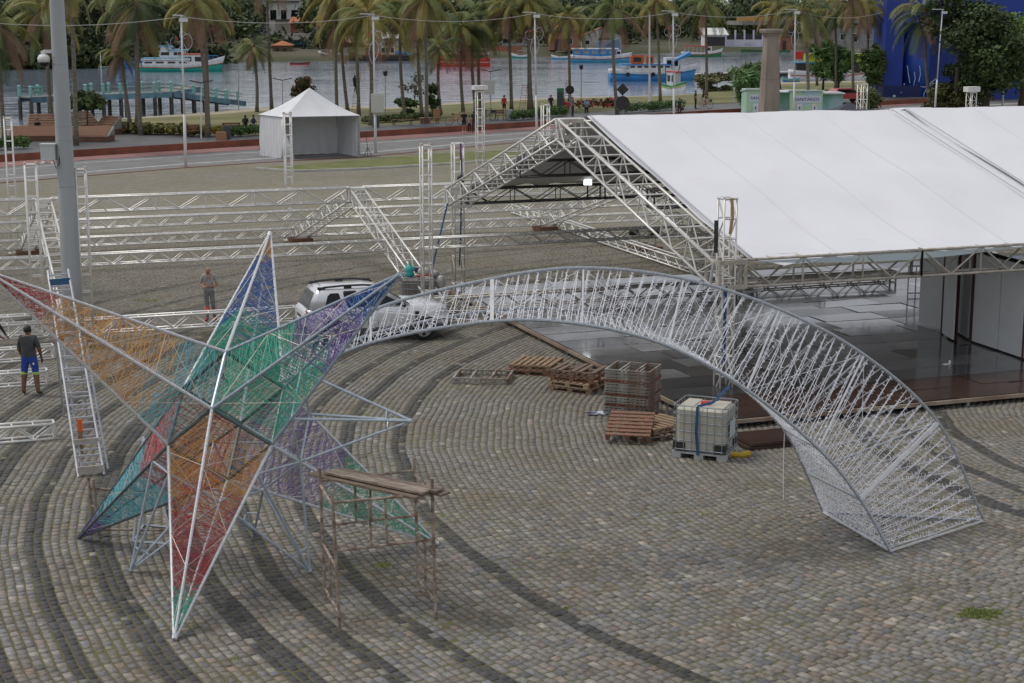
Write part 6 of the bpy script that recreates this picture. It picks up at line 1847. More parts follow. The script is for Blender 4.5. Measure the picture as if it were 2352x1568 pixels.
for k in (0.05, .1):
    b = MB(PIER); c = lerp(pa_, pm, k) + Zv * .4; b.box(c, (.55, .1, .1)); b.box(c + Zv * .5, (.55, .1, .1)); b.box(c + Vector((-.25, 0, .25)), (.08, .1, .5)); b.box(c + Vector((.25, 0, .25)), (.08, .1, .5)); b.build('end_frame', AQUA, PIER)
j0, j1 = AY(1446, 178, 240), AY(1830, 172, 258)
JT = thing('jetty', 'long pale floating jetty stretching behind the beached fishing boat', 'jetty', (j0.x, j0.y, 0))
j0.z = j1.z = .55
b = MB(JT); b.beam(j0, j1, 2.0, .22); b.build('deck', mat('pale_deck', (.55, .54, .50), (.45, .44, .41), .5, .7), JT)
b = MB(JT); b.beam(j0 - Zv * .35, j1 - Zv * .35, 1.8, .4); b.build('float', BDK, JT)
for k in range(8): b = MB(JT); c = lerp(j0, j1, k / 7); b.bar(Vector((c.x, c.y - 1.1, -.6)), Vector((c.x, c.y - 1.1, .9)), .12, 6); b.build('pile', PILE, JT)

# ================================================================ FAR BUILDINGS
BRICK = mat('brick_wall', (0.36, 0.14, 0.08), (0.28, 0.12, 0.075), 1.2, 0.9, detail=7)
PLAS = mat('old_plaster', (0.48, 0.45, 0.39), (0.33, 0.30, 0.26), .4, 0.85, detail=7)
WPL = mat('white_plaster', (0.66, 0.66, 0.64), (0.55, 0.54, 0.52), .4, 0.8, detail=7)
DROOF = mat('dark_roof', (0.10, 0.09, 0.085), (0.06, 0.055, 0.05), .6, 0.85)
TILE = mat('orange_tile', (0.42, 0.15, 0.055), (0.32, 0.11, 0.045), 1, 0.85)
BLUEH = mat('blue_house', (0.05, 0.24, 0.36), None, rough=.7)
def building(label, u0, u1, vt, vb, Y, wall, roof=None, rk='flat', dep=7, wins=(), over=.4, name='house', cat='house', trim=None, doors=()):
    p, q = AY(u0, vb, Y), AY(u1, vb, Y); zt_ = AY(u0, vt, Y).z; z0 = min(p.z, q.z) - (.3 if Y < 425 else 5)
    T = thing(name, label, cat, (p.x, Y, z0))
    w = q.x - p.x; xm = (p.x + q.x) / 2
    b = MB(T); b.box((xm, Y + dep / 2, (z0 + zt_) / 2), (w, dep, zt_ - z0)); wo = b.build('wall', wall, T)
    if rk == 'flat': b = MB(T); b.box((xm, Y + dep / 2, zt_ + .12), (w + over * 2, dep + over * 2, .22)); b.build('roof', roof or wall, T)
    elif rk == 'shed': b = MB(T); b.add([(p.x - over, Y - over - .6, zt_ + .1), (q.x + over, Y - over - .6, zt_ + .1), (q.x + over, Y + dep, zt_ + 1.5), (p.x - over, Y + dep, zt_ + 1.5), (p.x - over, Y - over - .6, zt_ - .08), (q.x + over, Y - over - .6, zt_ - .08), (q.x + over, Y + dep, zt_ + 1.3), (p.x - over, Y + dep, zt_ + 1.3)], [(0, 1, 2, 3), (7, 6, 5, 4), (0, 4, 5, 1), (1, 5, 6, 2), (2, 6, 7, 3), (3, 7, 4, 0)]); b.build('roof', roof, T)
    elif rk == 'gable':
        b = MB(T); hgt = w * .22
        b.add([(p.x - over, Y - over, zt_ - .05), (xm, Y - over, zt_ + hgt), (q.x + over, Y - over, zt_ - .05), (p.x - over, Y + dep, zt_ - .05), (xm, Y + dep, zt_ + hgt), (q.x + over, Y + dep, zt_ - .05)], [(0, 1, 4, 3), (1, 2, 5, 4)]); b.build('roof', roof, T)
        b = MB(T); b.poly((p.x, Y, zt_), (q.x, Y, zt_), (xm, Y, zt_ + hgt * .93)); b.build('gable_wall', wall, T)
    elif rk == 'hip':
        b = MB(T); hgt = w * .28; c = Vector((xm, Y + dep / 2, zt_ + hgt)); P = [Vector((p.x - over, Y - over, zt_)), Vector((q.x + over, Y - over, zt_)), Vector((q.x + over, Y + dep + over, zt_)), Vector((p.x - over, Y + dep + over, zt_))]
        b.add(P + [c], [(0, 1, 4), (1, 2, 4), (2, 3, 4), (3, 0, 4), (3, 2, 1, 0)]); b.build('roof', roof, T)
    for fx, fz, fw, fh in wins:
        cx, cz = p.x + w * fx, z0 + (zt_ - z0) * fz; ww, hh = w * fw, (zt_ - z0) * fh
        b = MB(T)
        for sx in (-1, 1): b.box((cx + sx * ww / 2, Y - .04, cz), (.10, .14, hh + .1)); 
        for sz in (-1, 1): b.box((cx, Y - .045, cz + sz * hh / 2), (ww, .13, .10))
        f = b.build('window', trim or WPL, T)
        b = MB(T); b.box((cx, Y - .01, cz), (ww, .06, hh)); b.build('pane', GLASS, f)
    for fx, fw, fh in doors:
        cx, ww, hh = p.x + w * fx, w * fw, (zt_ - z0) * fh; b = MB(T); b.box((cx, Y - .02, z0 + hh / 2), (ww, .08, hh)); b.build('door', BDK, T)
    return T
building('white two storey hillside house with dark balcony openings', 613, 688, 3, 42, 455, WPL, DROOF, 'shed', 9, ((.2, .62, .2, .3), (.52, .62, .18, .3), (.85, .62, .2, .3)))
building('pale blue narrow house on the hill beside the white one', 593, 614, -2, 40, 458, mat('pale_blue_wall', (.45, .50, .58)), DROOF, 'flat', 8, ((.3, .65, .18, .3), (.65, .65, .18, .3)))
building('old plaster retaining house below the white hillside house', 632, 690, 46, 66, 440, PLAS, DROOF, 'flat', 6, ())
building('small red brick house on the slope below the white hillside house', 668, 712, 52, 76, 430, BRICK, TILE, 'shed', 6, ((.3, .55, .25, .3),))
building('kiosk with an orange tiled hip roof on a stone quay', 626, 664, 104, 122, 352, mat('kiosk_brown', (.14, .09, .05)), TILE, 'hip', 6, (), doors=((.3, .2, .7), (.75, .2, .7)), name='kiosk', cat='kiosk')
building('open shelter with turquoise blue front beside the orange roofed kiosk', 640, 704, 92, 118, 372, BLUEH, DROOF, 'shed', 6, (), doors=((.25, .3, .65), (.7, .35, .65)), name='shelter', cat='shelter')
building('stone quay wall with white railing under the orange roofed kiosk', 654, 682, 126, 139, 346, PLAS, BW, 'flat', 5, name='quay', cat='quay', over=.1)
building('low dark boat shed with rusty roof behind the white fishing boat', 744, 842, 98, 131, 378, mat('shed_dark', (.06, .055, .05)), mat('rusty_sheet', (.30, .19, .13), (.2, .12, .08), .5, .8), 'shed', 8, (), doors=((.3, .25, .8), (.7, .25, .8)), name='shed', cat='shed')
building('white walled boathouse with broad white roof edge above the barge', 868, 960, 88, 128, 384, WPL, WPL, 'shed', 8, ((.25, .7, .16, .2), (.6, .7, .12, .2)), doors=((.3, .3, .45), (.75, .25, .45)), name='boathouse', cat='boathouse')
building('long low red brick garden wall with grey end behind the teal boat', 1095, 1200, 106, 122, 372, BRICK, CONC, 'flat', .4, over=.05, name='brick_wall', cat='wall')
building('white low house with tin roof half hidden behind the palms', 1140, 1215, 78, 106, 400, WPL, mat('tin_roof', (.42, .44, .45)), 'shed', 7, ((.3, .5, .2, .3), (.7, .5, .2, .3)))
building('red brick house with dark flat porch roof at the far bank', 1262, 1328, 72, 112, 380, BRICK, DROOF, 'flat', 7, ((.7, .5, .2, .35),), doors=((.3, .25, .6),))
building('taller rough brick house standing behind the porch roofed one', 1272, 1342, 48, 84, 400, BRICK, DROOF, 'flat', 7, ())
building('gabled brick and plaster house with a blue tarpaulin in its front', 1338, 1428, 82, 112, 384, PLAS, BRICK, 'gable', 8, ((.12, .55, .12, .3),), doors=((.55, .28, .85),))
b = MB(); p = AY(1370, 94, 381); b.add([(0, 0, 0), (5, -.5, .6), (5.6, -.2, -2.4), (.6, -.9, -2.2), (2.6, -1.3, -.6), (3, -1.2, -2.9)], [(0, 4, 3), (0, 1, 4), (1, 2, 4), (4, 2, 5), (3, 4, 5)]); o = b.build('tarpaulin', mat('blue_tarp', (.11, .22, .34), (.08, .16, .26), .5, .6)); o.location = p; tag(o, 'crumpled blue tarpaulin hanging before the gabled brick house', 'tarpaulin')
building('white open fronted shed with black interior at the far shore', 1618, 1668, 80, 102, 372, WPL, WPL, 'shed', 7, doors=((.5, .88, .82),), name='shed', cat='shed')
FW = building('white and lavender painted fence wall with faded lettering at the far shore', 1668, 1790, 93, 104, 376, mat('lavender', (.50, .47, .62), (.62, .60, .66), .4, .8), WPL, 'flat', .4, over=.03, name='fence_wall', cat='wall')
for k in range(6):
    p = AY(1668 + k * 21, 80, 376); b = MB(FW); b.box((p.x, 376, p.z - .4), (.35, .35, 3.0)); b.build('pillar', mat('lavender', (.5, .47, .62)), FW)
    if k < 5: q = AY(1668 + k * 21 + 10, 86, 376); b = MB(FW); b.box((q.x, 376.1, q.z), (2.0, .1, 1.3)); b.build('dark_panel', BDK, FW)
def lettering(txt, loc, size, m, parent, name='lettering', align='CENTER', rot=(math.pi / 2, 0, 0), shear=0):
    cu = bpy.data.curves.new('t', 'FONT'); cu.body = txt; cu.size = size; cu.align_x = align; cu.extrude = .004; cu.shear = shear
    ob = bpy.data.objects.new('t', cu); col.objects.link(ob)
    dg = bpy.context.evaluated_depsgraph_get(); me = bpy.data.meshes.new_from_object(ob.evaluated_get(dg)); bpy.data.objects.remove(ob)
    me.name = name; me.materials.clear(); me.materials.append(m)
    o = bpy.data.objects.new(name, me); col.objects.link(o); o.parent = parent
    o.location = Vector(loc) - (Vector(parent.location) if parent else Vector()); o.rotation_euler = rot
    return o
p = AY(1690, 103, 375.7); lettering('Rodi Servenda', p, 1.15, BW, FW, shear=.3); p = AY(1740, 103, 375.7); lettering('Sabor e Cerv', p, 1.15, BW, FW, shear=.3)
building('grey concrete building under the bridge ramp beyond the docked boat', 1915, 2012, 62, 108, 372, CONC, DROOF, 'flat', 8, ((.2, .55, .12, .3), (.5, .5, .12, .4), (.8, .55, .1, .25)), name='building', cat='building')
building('small red brick house between the lavender wall and the concrete building', 1792, 1822, 84, 112, 380, BRICK, DROOF, 'flat', 6, doors=((.3, .3, .7),))
p, q = AY(1880, 52, 396), AY(2030, 44, 420)
BRG = thing('bridge', 'concrete road bridge with an orange yellow parapet crossing behind the palms', 'bridge', (p.x, p.y, 0))
b = MB(BRG); b.beam(p - Vector((20, 3, 0)), q + Vector((20, 3, 0)), 7, .9); b.build('deck', CONC, BRG)
b = MB(BRG); b.beam(p + Vector((-20, -6.4, .9)), q + Vector((20, -.4, .9)), .3, 1.0); b.build('parapet', mat('ochre', (.50, .27, .07)), BRG)
for k in range(4): b = MB(BRG); c = lerp(p, q, k / 3); b.box((c.x, c.y, c.z / 2), (1.2, 4, c.z)); b.build('pier_column', CONC, BRG)

# ================================================================ WHITE MARQUEE
fl, fr, bl, br_ = G(651, 365), G(826, 360), G(599, 357), G(776, 351)
MQ = thing('marquee', 'small white pyramid marquee with open front on the roadside', 'tent', fl)
EH = 2.75
CANV = mat('marquee_canvas', (0.74, 0.75, 0.76), (0.66, 0.67, 0.69), .9, .6, detail=7, bump=.15, bscale=2)
cen = (fl + fr + bl + br_) / 4; apx = AY(711, 201, cen.y)
b = MB(MQ); NR = 10; cs_ = [bl, fl, fr, br_]
for i in range(4):
    A0, B0 = cs_[i] + Zv * EH + (cs_[i] - cen) * .03, cs_[(i + 1) % 4] + Zv * EH + (cs_[(i + 1) % 4] - cen) * .03
    pts = []
    for j in range(NR + 1):
        t = j / NR; dip = -.35 * math.sin(math.pi * t) * (1 - t * .3)
        for k in range(NR + 1): pts.append(lerp(lerp(A0, B0, k / NR), apx, t) + Zv * dip * .6)
    n = NR + 1; b.add(pts, [(j * n + k, j * n + k + 1, (j + 1) * n + k + 1, (j + 1) * n + k) for j in range(NR) for k in range(NR)])
b.build('roof', CANV, MQ, True)
for A0, B0, nm in ((bl, fl, 'side_wall'), (bl, br_, 'back_wall'), (br_, fr, 'side_wall')):
    b = MB(MQ); n = 24; pts = []
    d = (B0 - A0).normalized(); s = d.cross(Zv)
    for k in range(n + 1):
        c = lerp(A0, B0, k / n)
        for z, a in ((0.02, .15), (.9, .09), (EH - .02, .02)): pts.append(c + Zv * z + s * a * math.sin(k * 1.9 + z))
    b.add(pts, [(3 * k + r_, 3 * k + 3 + r_, 3 * k + 4 + r_, 3 * k + 1 + r_) for k in range(n) for r_ in (0, 1)]); b.build(nm, CANV, MQ, True)
for c in cs_: b = MB(MQ); b.bar(c, c + Zv * EH, .05, 8); b.build('post', STEEL, MQ)
b = MB(MQ); b.loft([[fl + Vector((x, y, z)) for x, y in ((-.06, -.1), (w, -.1), (w, .06), (-.06, .06))] for z, w in ((.0, .75), (.9, .5), (1.7, .18), (2.6, .12))]); b.build('tied_curtain', CANV, MQ, True)
b = MB(MQ)
for i in range(4): b.beam(cs_[i] + Zv * (EH - .02), cs_[(i + 1) % 4] + Zv * (EH - .02), .06, .06)
b.build('eave_frame', STEEL, MQ)
T = thing('tripod', 'thin dark tripod stand beside the right post of the white marquee', 'tripod', G(845, 357))
for dx, dy in ((-.25, 0), (.25, .1), (0, -.3)): b = MB(T); b.bar(T.location + Vector((dx, dy, 0)), T.location + Vector((0, 0, .55)), .02, 5); b.build('leg', BLACK, T)
b = MB(T); b.bar(T.location + Vector((0, 0, .5)), T.location + Vector((-.12, 0, 1.35)), .02, 5); b.build('column', BLACK, T)

# ================================================================ LAMP POSTS AND WIRES
tops = []
LP = [(427, 383, 416, 36), (863, 351, 857, 33), (1233, 320, 1228, 29), (1548, 297, 1546, 26), (1823, 277, 1827, 22), (2146, 268, 2165, 22), (2301, 266, 2312, 66)]
ORN = mat('ornament_wire', (.55, .55, .66), None, rough=.4)
LL = ['tall white lamp post with a light ornament beside the left road edge', 'tall white lamp post with a grey box beside the white marquee', 'tall white lamp post behind the gable of the pavilion', 'tall white lamp post above the pavilion roof before the blue and white boat', 'tall white lamp post behind the toilet cabins', 'tall white lamp post in front of the blue building', 'slim white post among the dark trees at the right']
for i, (bu, bv, tu, tv) in enumerate(LP):
    p = G(bu, bv); q = AY(tu, tv, p.y)
    T = thing('lamp_post', LL[i], 'lamp post', p, 0, 'tall white lamp posts')
    b = MB(T); b.bar(p, lerp(p, q, .35), .10, 10, .085); b.bar(lerp(p, q, .35), q, .065, 10, .055); b.build('shaft', BW, T, True)
    if i < 6:
        b = MB(T); b.beam(q + Vector((-.9 if i != 0 else -.5, 0, .05)), q + Vector((.1, 0, .02)), .28, .06); b.build('lamp_head', BW, T)
        b = MB(T); b.box(q + Vector((.15, -.1, -.25)), (.5, .2, .22)); b.build('lantern_box', BW, T)
    tops.append(q)
    if i < 5:
        b = MB(T); b.M = Matrix.Translation(q + Vector((0, -.15, -1.3))) @ Matrix.Scale(.62, 4)
        c = Vector((0, 0, -.8))
        b.tube([c + Vector((-.5 + .62 * math.cos(a), 0, .3 + .62 * math.sin(a))) for a in [2.2 + k * .45 for k in range(10)]], .014, 4)
        b.tube([c + Vector((.55 + .5 * math.cos(a), 0, .4 + .75 * math.sin(a))) for a in [-1.9 + k * .4 for k in range(13)]], .022, 4)
        b.tube([c + Vector((.2 + .35 * math.sin(k * .5), 0, .2 - k * .33)) for k in range(9)], .022, 4)
        b.tube([c + Vector((-.05 - .45 * math.sin(k * .42), 0, .1 - k * .36)) for k in range(8)], .022, 4)
        b.tube([c + Vector((.15 + .32 * math.cos(k * .6), 0, 1.0 + .36 * math.sin(k * .6))) for k in range(10)], .02, 4)
        o = b.build('ornament', ORN, T)
        b = MB(T); b.M = Matrix.Translation(q + Vector((0, -.15, -1.3))) @ Matrix.Scale(.62, 4); b.add([c + Vector((-.62, -.03, 1.0)), c + Vector((-.36, -.03, .72)), c + Vector((-.60, -.03, .55))], [(0, 1, 2)]); b.build('red_patch', mat('orn_red', (.5, .06, .04)), o)
    if i == 1:
        b = MB(T); c = AY(864, 236, p.y) + Vector((.1, -.2, 0)); b.box(c, (.85, .4, 1.25)); b.build('meter_box', mat('meter', (.50, .50, .45)), T)
WIREM = mat('overhead_wire', (.42, .42, .40), None, rough=.6)
pts0 = [AY(-60, 47, 98)] + tops[:5] + [AY(2025, 27, 165)]
for k, (p, q) in enumerate(zip(pts0, pts0[1:])):
    b = MB(); n = 14; L = (q - p).length
    b.tube([lerp(p, q, t / n) - Zv * (.05 + L * .03 * 4 * (t / n) * (1 - t / n)) for t in range(n + 1)], .018, 4)
    o = b.build('overhead_cable', WIREM); tag(o, 'pale overhead cable sagging between the tall white lamp posts', 'cable', 'cables between lamp posts')

# ================================================================ PROMENADE FURNITURE
def post_lamp(label, u, vb, vt, heads, Y=None, box=None, m=None, r=.05, glob=False):
    p = G(u, vb, PZ); q = AY(u, vt, p.y)
    T = thing('street_lamp', label, 'street lamp', p)
    b = MB(T); b.bar(p, q, r, 8, r * .7); b.build('shaft', m or STEEL, T)
    for sx in heads: b = MB(T); b.beam(q, q + Vector((sx * .85, 0, .18)), .22, .07); b.build('lamp_head', BLACK, T)
    if glob: b = MB(T); b.lathe([(.04, 0), (.16, .1), (.2, .4), (.06, .5)], q, 8); b.build('lantern', BLACK, T)
    if box: b = MB(T); b.box(AY(box[0], box[1], p.y - .2), (.9, .3, 1.2)); b.build('cabinet', mat('meter', (.5, .5, .45)), T)
post_lamp('slim grey lantern post on the lawn between palms and the water', 885, 280, 175, (), glob=True)
post_lamp('grey twin arm street lamp with a cabinet near the black dressed family', 1127, 276, 164, (-1, 1), box=(1124, 200))
post_lamp('slim lantern post on the lawn beside the man in pale blue shirt', 1335, 252, 160, (), glob=True)
post_lamp('white twin arm street lamp at the foot of the leaning palms', 462, 318, 190, (-1, 1), m=BW)
post_lamp('grey twin arm lamp behind the white marquee roof', 649, 262, 184, (-1, 1))
post_lamp('slim grey lamp post beside the pier ramp', 548, 254, 150, ())
post_lamp('white flag pole standing at the lawn edge before the big blue boat', 1492, 236, 30, (), m=BW, r=.11)
post_lamp('thin white post on the lawn behind the pink bicycle', 1686, 236, 170, (), m=BW)
def sign(label, u, vb, items):
    p = G(u, vb, PZ); T = thing('road_sign', label, 'road sign', p)
    q = AY(u, min(i[1] for i in items), p.y); b = MB(T); b.bar(p, q, .045, 8); b.build('post', STEEL, T)
    for kind, v, r_ in items:
        c = AY(u, v, p.y); b = MB(T)
        if kind == 'o': b.lathe([(.01, 0), (r_, 0), (r_, .03), (.01, .03)], c + Vector((0, -.07, 0)), 20, 'Y')
        else: b.loft([[c + Vector((x * r_, y, z * r_)) for x, z in ((-1, 0), (0, -1), (1, 0), (0, 1))] for y in (-.07, -.04)])
        b.build('sign_plate', BLACK, T)
sign('black backed round and diamond road signs on a post by the hedge', 1430, 266, (('o', 236, .62), ('d', 205, .55)))
sign('black backed oval sign beside the palm with the dark ladder', 1309, 248, (('o', 206, .42),))
def bench(label, u0, u1, v, back=True):
    p, q = G(u0, v, PZ), G(u1, v - (u1 - u0) * .03, PZ); T = thing('park_bench', label, 'bench', p)
    d = q - p
    s = Vector((-d.y, d.x, 0)).normalized()
    for k in range(3): b = MB(T); b.beam(p + Zv * .45 + s * .15 * k, q + Zv * .45 + s * .15 * k, .12, .04); b.build('seat_slat', WOOD2, T)
    if back:
        for k in range(2): b = MB(T); b.beam(p + Zv * (.65 + .17 * k) + s * .45, q + Zv * (.65 + .17 * k) + s * .45, .03, .13); b.build('back_slat', WOOD2, T)
    for t in (.08, .92):
        c = lerp(p, q, t); b = MB(T); b.beam(c, c + Zv * .45, .06, .06); b.beam(c + s * .42, c + s * .42 + Zv * (.85 if back else .45), .06, .06); b.build('leg', BLACK, T)
bench('brown slatted bench beside the leaning palms on the promenade', 432, 462, 315); bench('brown slatted bench behind the hedge where students sit', 514, 556, 310)
bench('backless bench on the promenade before the border plants', 903, 950, 288, False); bench('bench with carton boxes beside it under the palms', 966, 1010, 284, False); bench('bench with backrest behind the white truss tower', 1142, 1162, 277)
CART = mat('cardboard', (0.38, 0.20, 0.10), (0.32, 0.17, 0.09), 1, .85)
for u, v, w, h, lab in ((508, 321, .7, .55, 'cardboard coloured planter box at the promenade edge by the hedge'), (1003, 277, .6, .95, 'tall cardboard box standing beside the bench under the palms'), (977, 283, .9, .45, 'low cardboard box beside the bench under the palms')):
    p = G(u, v, PZ); b = MB(); b.box((0, 0, h / 2), (w, w * .8, h)); b.box((0, -.02, h + .01), (w * 1.02, w * .82, .03)); o = b.build('box', CART); o.location = p; tag(o, lab, 'box')
for u, v, lab in ((521, 319, 'dark litter bin beside the planter box by the hedge'), (863, 292, 'grey litter bin at the foot of the lamp post with box'), (1170, 276, 'pale litter bin beside the bench behind the truss tower')):
    p = G(u, v, PZ); b = MB(); b.lathe([(.24, 0), (.28, .03), (.3, .85), (.31, .9), (.24, .92), (.22, .8)], (0, 0, 0), 14); o = b.build('litter_bin', BGRY if 'pale' in lab else mat('bin_dark', (.06, .065, .07))); o.location = p; tag(o, lab, 'litter bin')
# wooden lounger decks
def lounger(label, u, v, w, d, h, rz):
    p = G(u, v, PZ); T = thing('lounger_deck', label, 'lounger deck', p, rz)
    for k in range(7): b = MB(); b.box((0, -d / 2 + d * (k + .5) / 7, .38), (w, d / 7 - .03, .05)); b.build('seat_board', WOOD2, T)
    b = MB(); b.box((0, 0, .18), (w * .98, d * .96, .34)); b.build('base', mat('lounger_base', (.17, .08, .05), (.11, .06, .04), 2, .8), T)
    for sg in (-1, 1):
        b = MB(); b.add([(sg * w * .5, -d * .25, .41), (sg * w * .5, d * .45, .41), (sg * w * .5, d * .45, h), (sg * w * .44, -d * .25, .41), (sg * w * .44, d * .45, .41), (sg * w * .44, d * .45, h)], [(0, 1, 2), (5, 4, 3), (0, 2, 5, 3), (1, 4, 5, 2), (0, 3, 4, 1)]); b.build('side_cheek', CONC, T)
    for k in range(6):
        t0_, t1_ = k / 6, (k + .85) / 6; b = MB(); b.beam((-w * .44, lerp(-d * .25, d * .45, (t0_ + t1_) / 2), lerp(.43, h, (t0_ + t1_) / 2)), (w * .44, lerp(-d * .25, d * .45, (t0_ + t1_) / 2), lerp(.43, h, (t0_ + t1_) / 2)), d * .1, .05, Vector((0, -.8, 1))); b.build('back_board', WOOD2, T)
lounger('wide wooden lounger deck with sloped back nearest the hedge', 85, 322, 4.2, 2.2, .95, R(8)); lounger('low wooden lounger deck beside the thick grey pole', 205, 324, 3.2, 2.0, 1.0, R(-4)); lounger('wooden lounger deck with tall sloping back behind the wide one', 108, 306, 3.0, 2.0, 1.45, R(10)); lounger('red brown wooden lounger deck at the grass border', 243, 308, 1.8, 1.8, 1.35, R(-30)); lounger('small wooden lounger with pointed side behind the others', 200, 300, 2.2, 1.8, 1.5, R(60))
# small areca by the pier, totem, red and yellow ladders
T = tree('young palm with arching fronds beside the loungers', G(201, 305, PZ), [(0, 0, 2.4, 1.3, 1.3, .7), (.8, 0, 2.3, .7, .6, .5), (-.8, 0, 2.2, .7, .6, .5)], 420, .7, (0.06, 0.09, 0.03), 2.0, .06, 'young_palm', 'palm', seed=77)
p = G(1287, 262, PZ); T = thing('info_totem', 'dark information totem with a green top on the promenade', 'totem', p)
b = MB(T); b.box(p + Zv * 1.0, (.62, .2, 2.0)); b.build('panel', mat('totem_dark', (.04, .06, .06)), T); b = MB(T); b.box(p + Zv * 2.15, (.64, .22, .36)); b.build('top_panel', BG, T)
def lad(label, f0, f1, tu, tv, w, m, rungs=11):
    a = G(*f0, PZ); q = AY(tu, tv, a.y + .6); T = thing('ladder', label, 'ladder', a)
    W = Vector((w, 0, 0)); ladder(T, a - W / 2, a + W / 2, q - W / 2 * .8, q + W / 2 * .8, rungs, m, .045)
YL = mat('yellow_ladder', (.55, .30, .03), None, rough=.6); RL = mat('red_ladder', (.38, .07, .04), None, rough=.6)
lad('yellow wooden ladder leaning on the palm a man is climbing', (812, 262), 0, 824, 172, .42, YL, 13)
lad('red stepladder standing at the foot of a palm', (1198, 257), 0, 1206, 193, .55, RL); lad('dark ladder leaning against a palm trunk behind the promenade', (1299, 246), 0, 1305, 183, .42, BLACK)

# ================================================================ BICYCLES
def bicycle(label, u, v, rz, m, z=PZ):
    T = thing('bicycle', label, 'bicycle', G(u, v, z), rz)
    for x in (-.52, .52):
        b = MB(); b.tube([(x + .33 * math.cos(a), 0, .34 + .33 * math.sin(a)) for a in [k * math.pi / 9 for k in range(19)]], .018, 5); w = b.build('wheel', RUBBER, T)
        for k in range(6): a = k * math.pi / 6; b = MB(); b.bar((x - .32 * math.cos(a), 0, .34 - .32 * math.sin(a)), (x + .32 * math.cos(a), 0, .34 + .32 * math.sin(a)), .004, 3); b.build('spoke', STEEL, w)
    F = {'bb': (-.05, 0, .32), 'se': (-.2, 0, .85), 'hd': (.38, 0, .85), 'hb': (.42, 0, .7), 'fr': (.52, 0, .34), 'rr': (-.52, 0, .34)}
    for a, c in (('bb', 'se'), ('bb', 'hb'), ('se', 'hd'), ('hd', 'fr'), ('bb', 'rr'), ('se', 'rr')): b = MB(); b.bar(F[a], F[c], .022, 6); b.build('frame_tube', m, T)
    b = MB(); b.box((-.22, 0, .92), (.26, .14, .06)); b.build('saddle', BLACK, T)
    b = MB(); b.tube([(.30, -.28, 1.02), (.40, -.1, 1.04), (.40, .1, 1.04), (.30, .28, 1.02)], .015, 5); b.bar((.38, 0, .85), (.40, 0, 1.04), .015, 5); b.build('handlebar', BLACK, T)
    b = MB(); b.box((.62, 0, .78), (.25, .3, .22)); b.build('basket', BLACK, T)
    return T
PNK = mat('bike_pink', (.50, .10, .30), None, rough=.4)
bicycle('pink bicycle ridden past the black clothed walker', 1617, 249, R(-6), PNK)
bicycle('red and black bicycle parked beside the bench under the palms', 1046, 287, R(10), mat('bike_red', (.5, .03, .06), None, rough=.4))
bicycle('dark bicycle parked behind the white topped truss tower', 1120, 277, R(40), BLACK)
bicycle('dark bicycle ridden by the woman in the green shirt', 1560, 269, R(-75), BLACK, 0.0)

# ================================================================ PROMENADE PEOPLE
c_ = lambda n, x: cloth(n, x)
BLK, NVY, RED_, PKR, LBL, BEI, GRN, WHT = c_('black', (.015, .015, .017)), c_('navy', (.02, .025, .05)), c_('red', (.42, .02, .02)), c_('pinkred', (.42, .07, .08)), c_('lightblue', (.32, .45, .62)), c_('beige', (.45, .36, .27)), c_('green', (.02, .10, .06)), c_('white', (.62, .62, .62))
JEAN = c_('jeans', (.03, .04, .08)); KHA = c_('khaki', (.35, .33, .30)); FLO = c_('floral', (.05, .02, .02))
def pp(label, u, v, z, rz, sh, tr, **k):
    return person(label, G(u, v, z), R(rz), k.pop('pose', None), k.pop('skin', SKIN), sh, None, tr, None, k.pop('shoes', BLACK), k.pop('hair', HAIR), k.pop('scale', 1.0), group=None, **k)
pp('person in black t-shirt and black shorts standing by the red kerb path', 1066, 304, .02, 20, BLK, BLK, leg_cut=.8, shoes=WHT)
pp('woman with long hair in a black floral dress beside the path', 1089, 305, .02, 170, BLK, FLO, hair_long=True)
pp('child in beige shirt standing between two black clothed adults', 1078, 304, .02, 160, BEI, FLO, scale=.78)
pp('person in red and black striped shirt and black shorts on the lawn', 1158, 263, PZ, 150, RED_, BLK, leg_cut=.8)
pp('man in navy shirt standing behind the hedge by the green totem', 1265, 262, PZ, 10, NVY, JEAN)
pp('person in bright red shirt and dark trousers near the white bicycle ladder', 1295, 270, .02, -40, RED_, BLK)
pp('person in faded red shirt and pale trousers seen from behind', 1305, 272, .02, 165, PKR, KHA)
pp('person in grey blue shirt behind the two in red', 1315, 268, PZ, 60, c_('bluegrey', (.12, .17, .22)), JEAN)
pp('worker in white helmet and pale blue shirt with folded arms', 1347, 270, .02, 15, LBL, BLK, pose=dict(elL=(.25, -.03, 1.17), wrL=(.0, -.2, 1.2), haL=(-.08, -.2, 1.22), elR=(-.25, -.03, 1.17), wrR=(0, -.22, 1.16), haR=(.08, -.22, 1.16)), hair=None, cap=WHT)
RIDE = dict(pel=(0, .1, .98), spi=(0, .05, 1.18), che=(0, -.03, 1.38), nec=(0, -.06, 1.52), hea=(0, -.08, 1.62), top=(0, -.08, 1.74), shL=(.17, -.03, 1.45), shR=(-.17, -.03, 1.45), elL=(.22, -.2, 1.25), wrL=(.25, -.42, 1.1), haL=(.25, -.5, 1.08), elR=(-.22, -.2, 1.25), wrR=(-.25, -.42, 1.1), haR=(-.25, -.5, 1.08), hiL=(.1, .06, .93), hiR=(-.1, .06, .93), knL=(.12, -.3, .72), anL=(.12, -.12, .38), toL=(.12, -.28, .33), knR=(-.12, -.2, .58), anR=(-.12, .0, .2), toR=(-.12, -.16, .16))
pp('woman in dark green shirt riding a bicycle on the cycle path', 1560, 269, .02, -2, GRN, c_('maroon', (.10, .03, .03)), pose=RIDE, hair_long=True)
pp('woman with long black hair in black top and white shorts riding a pink bicycle', 1615, 249, PZ, 84, BLK, WHT, pose=RIDE, hair_long=True, leg_cut=.5)
pp('person all in black walking beside the pink bicycle', 1597, 250, PZ, 100, BLK, BLK)
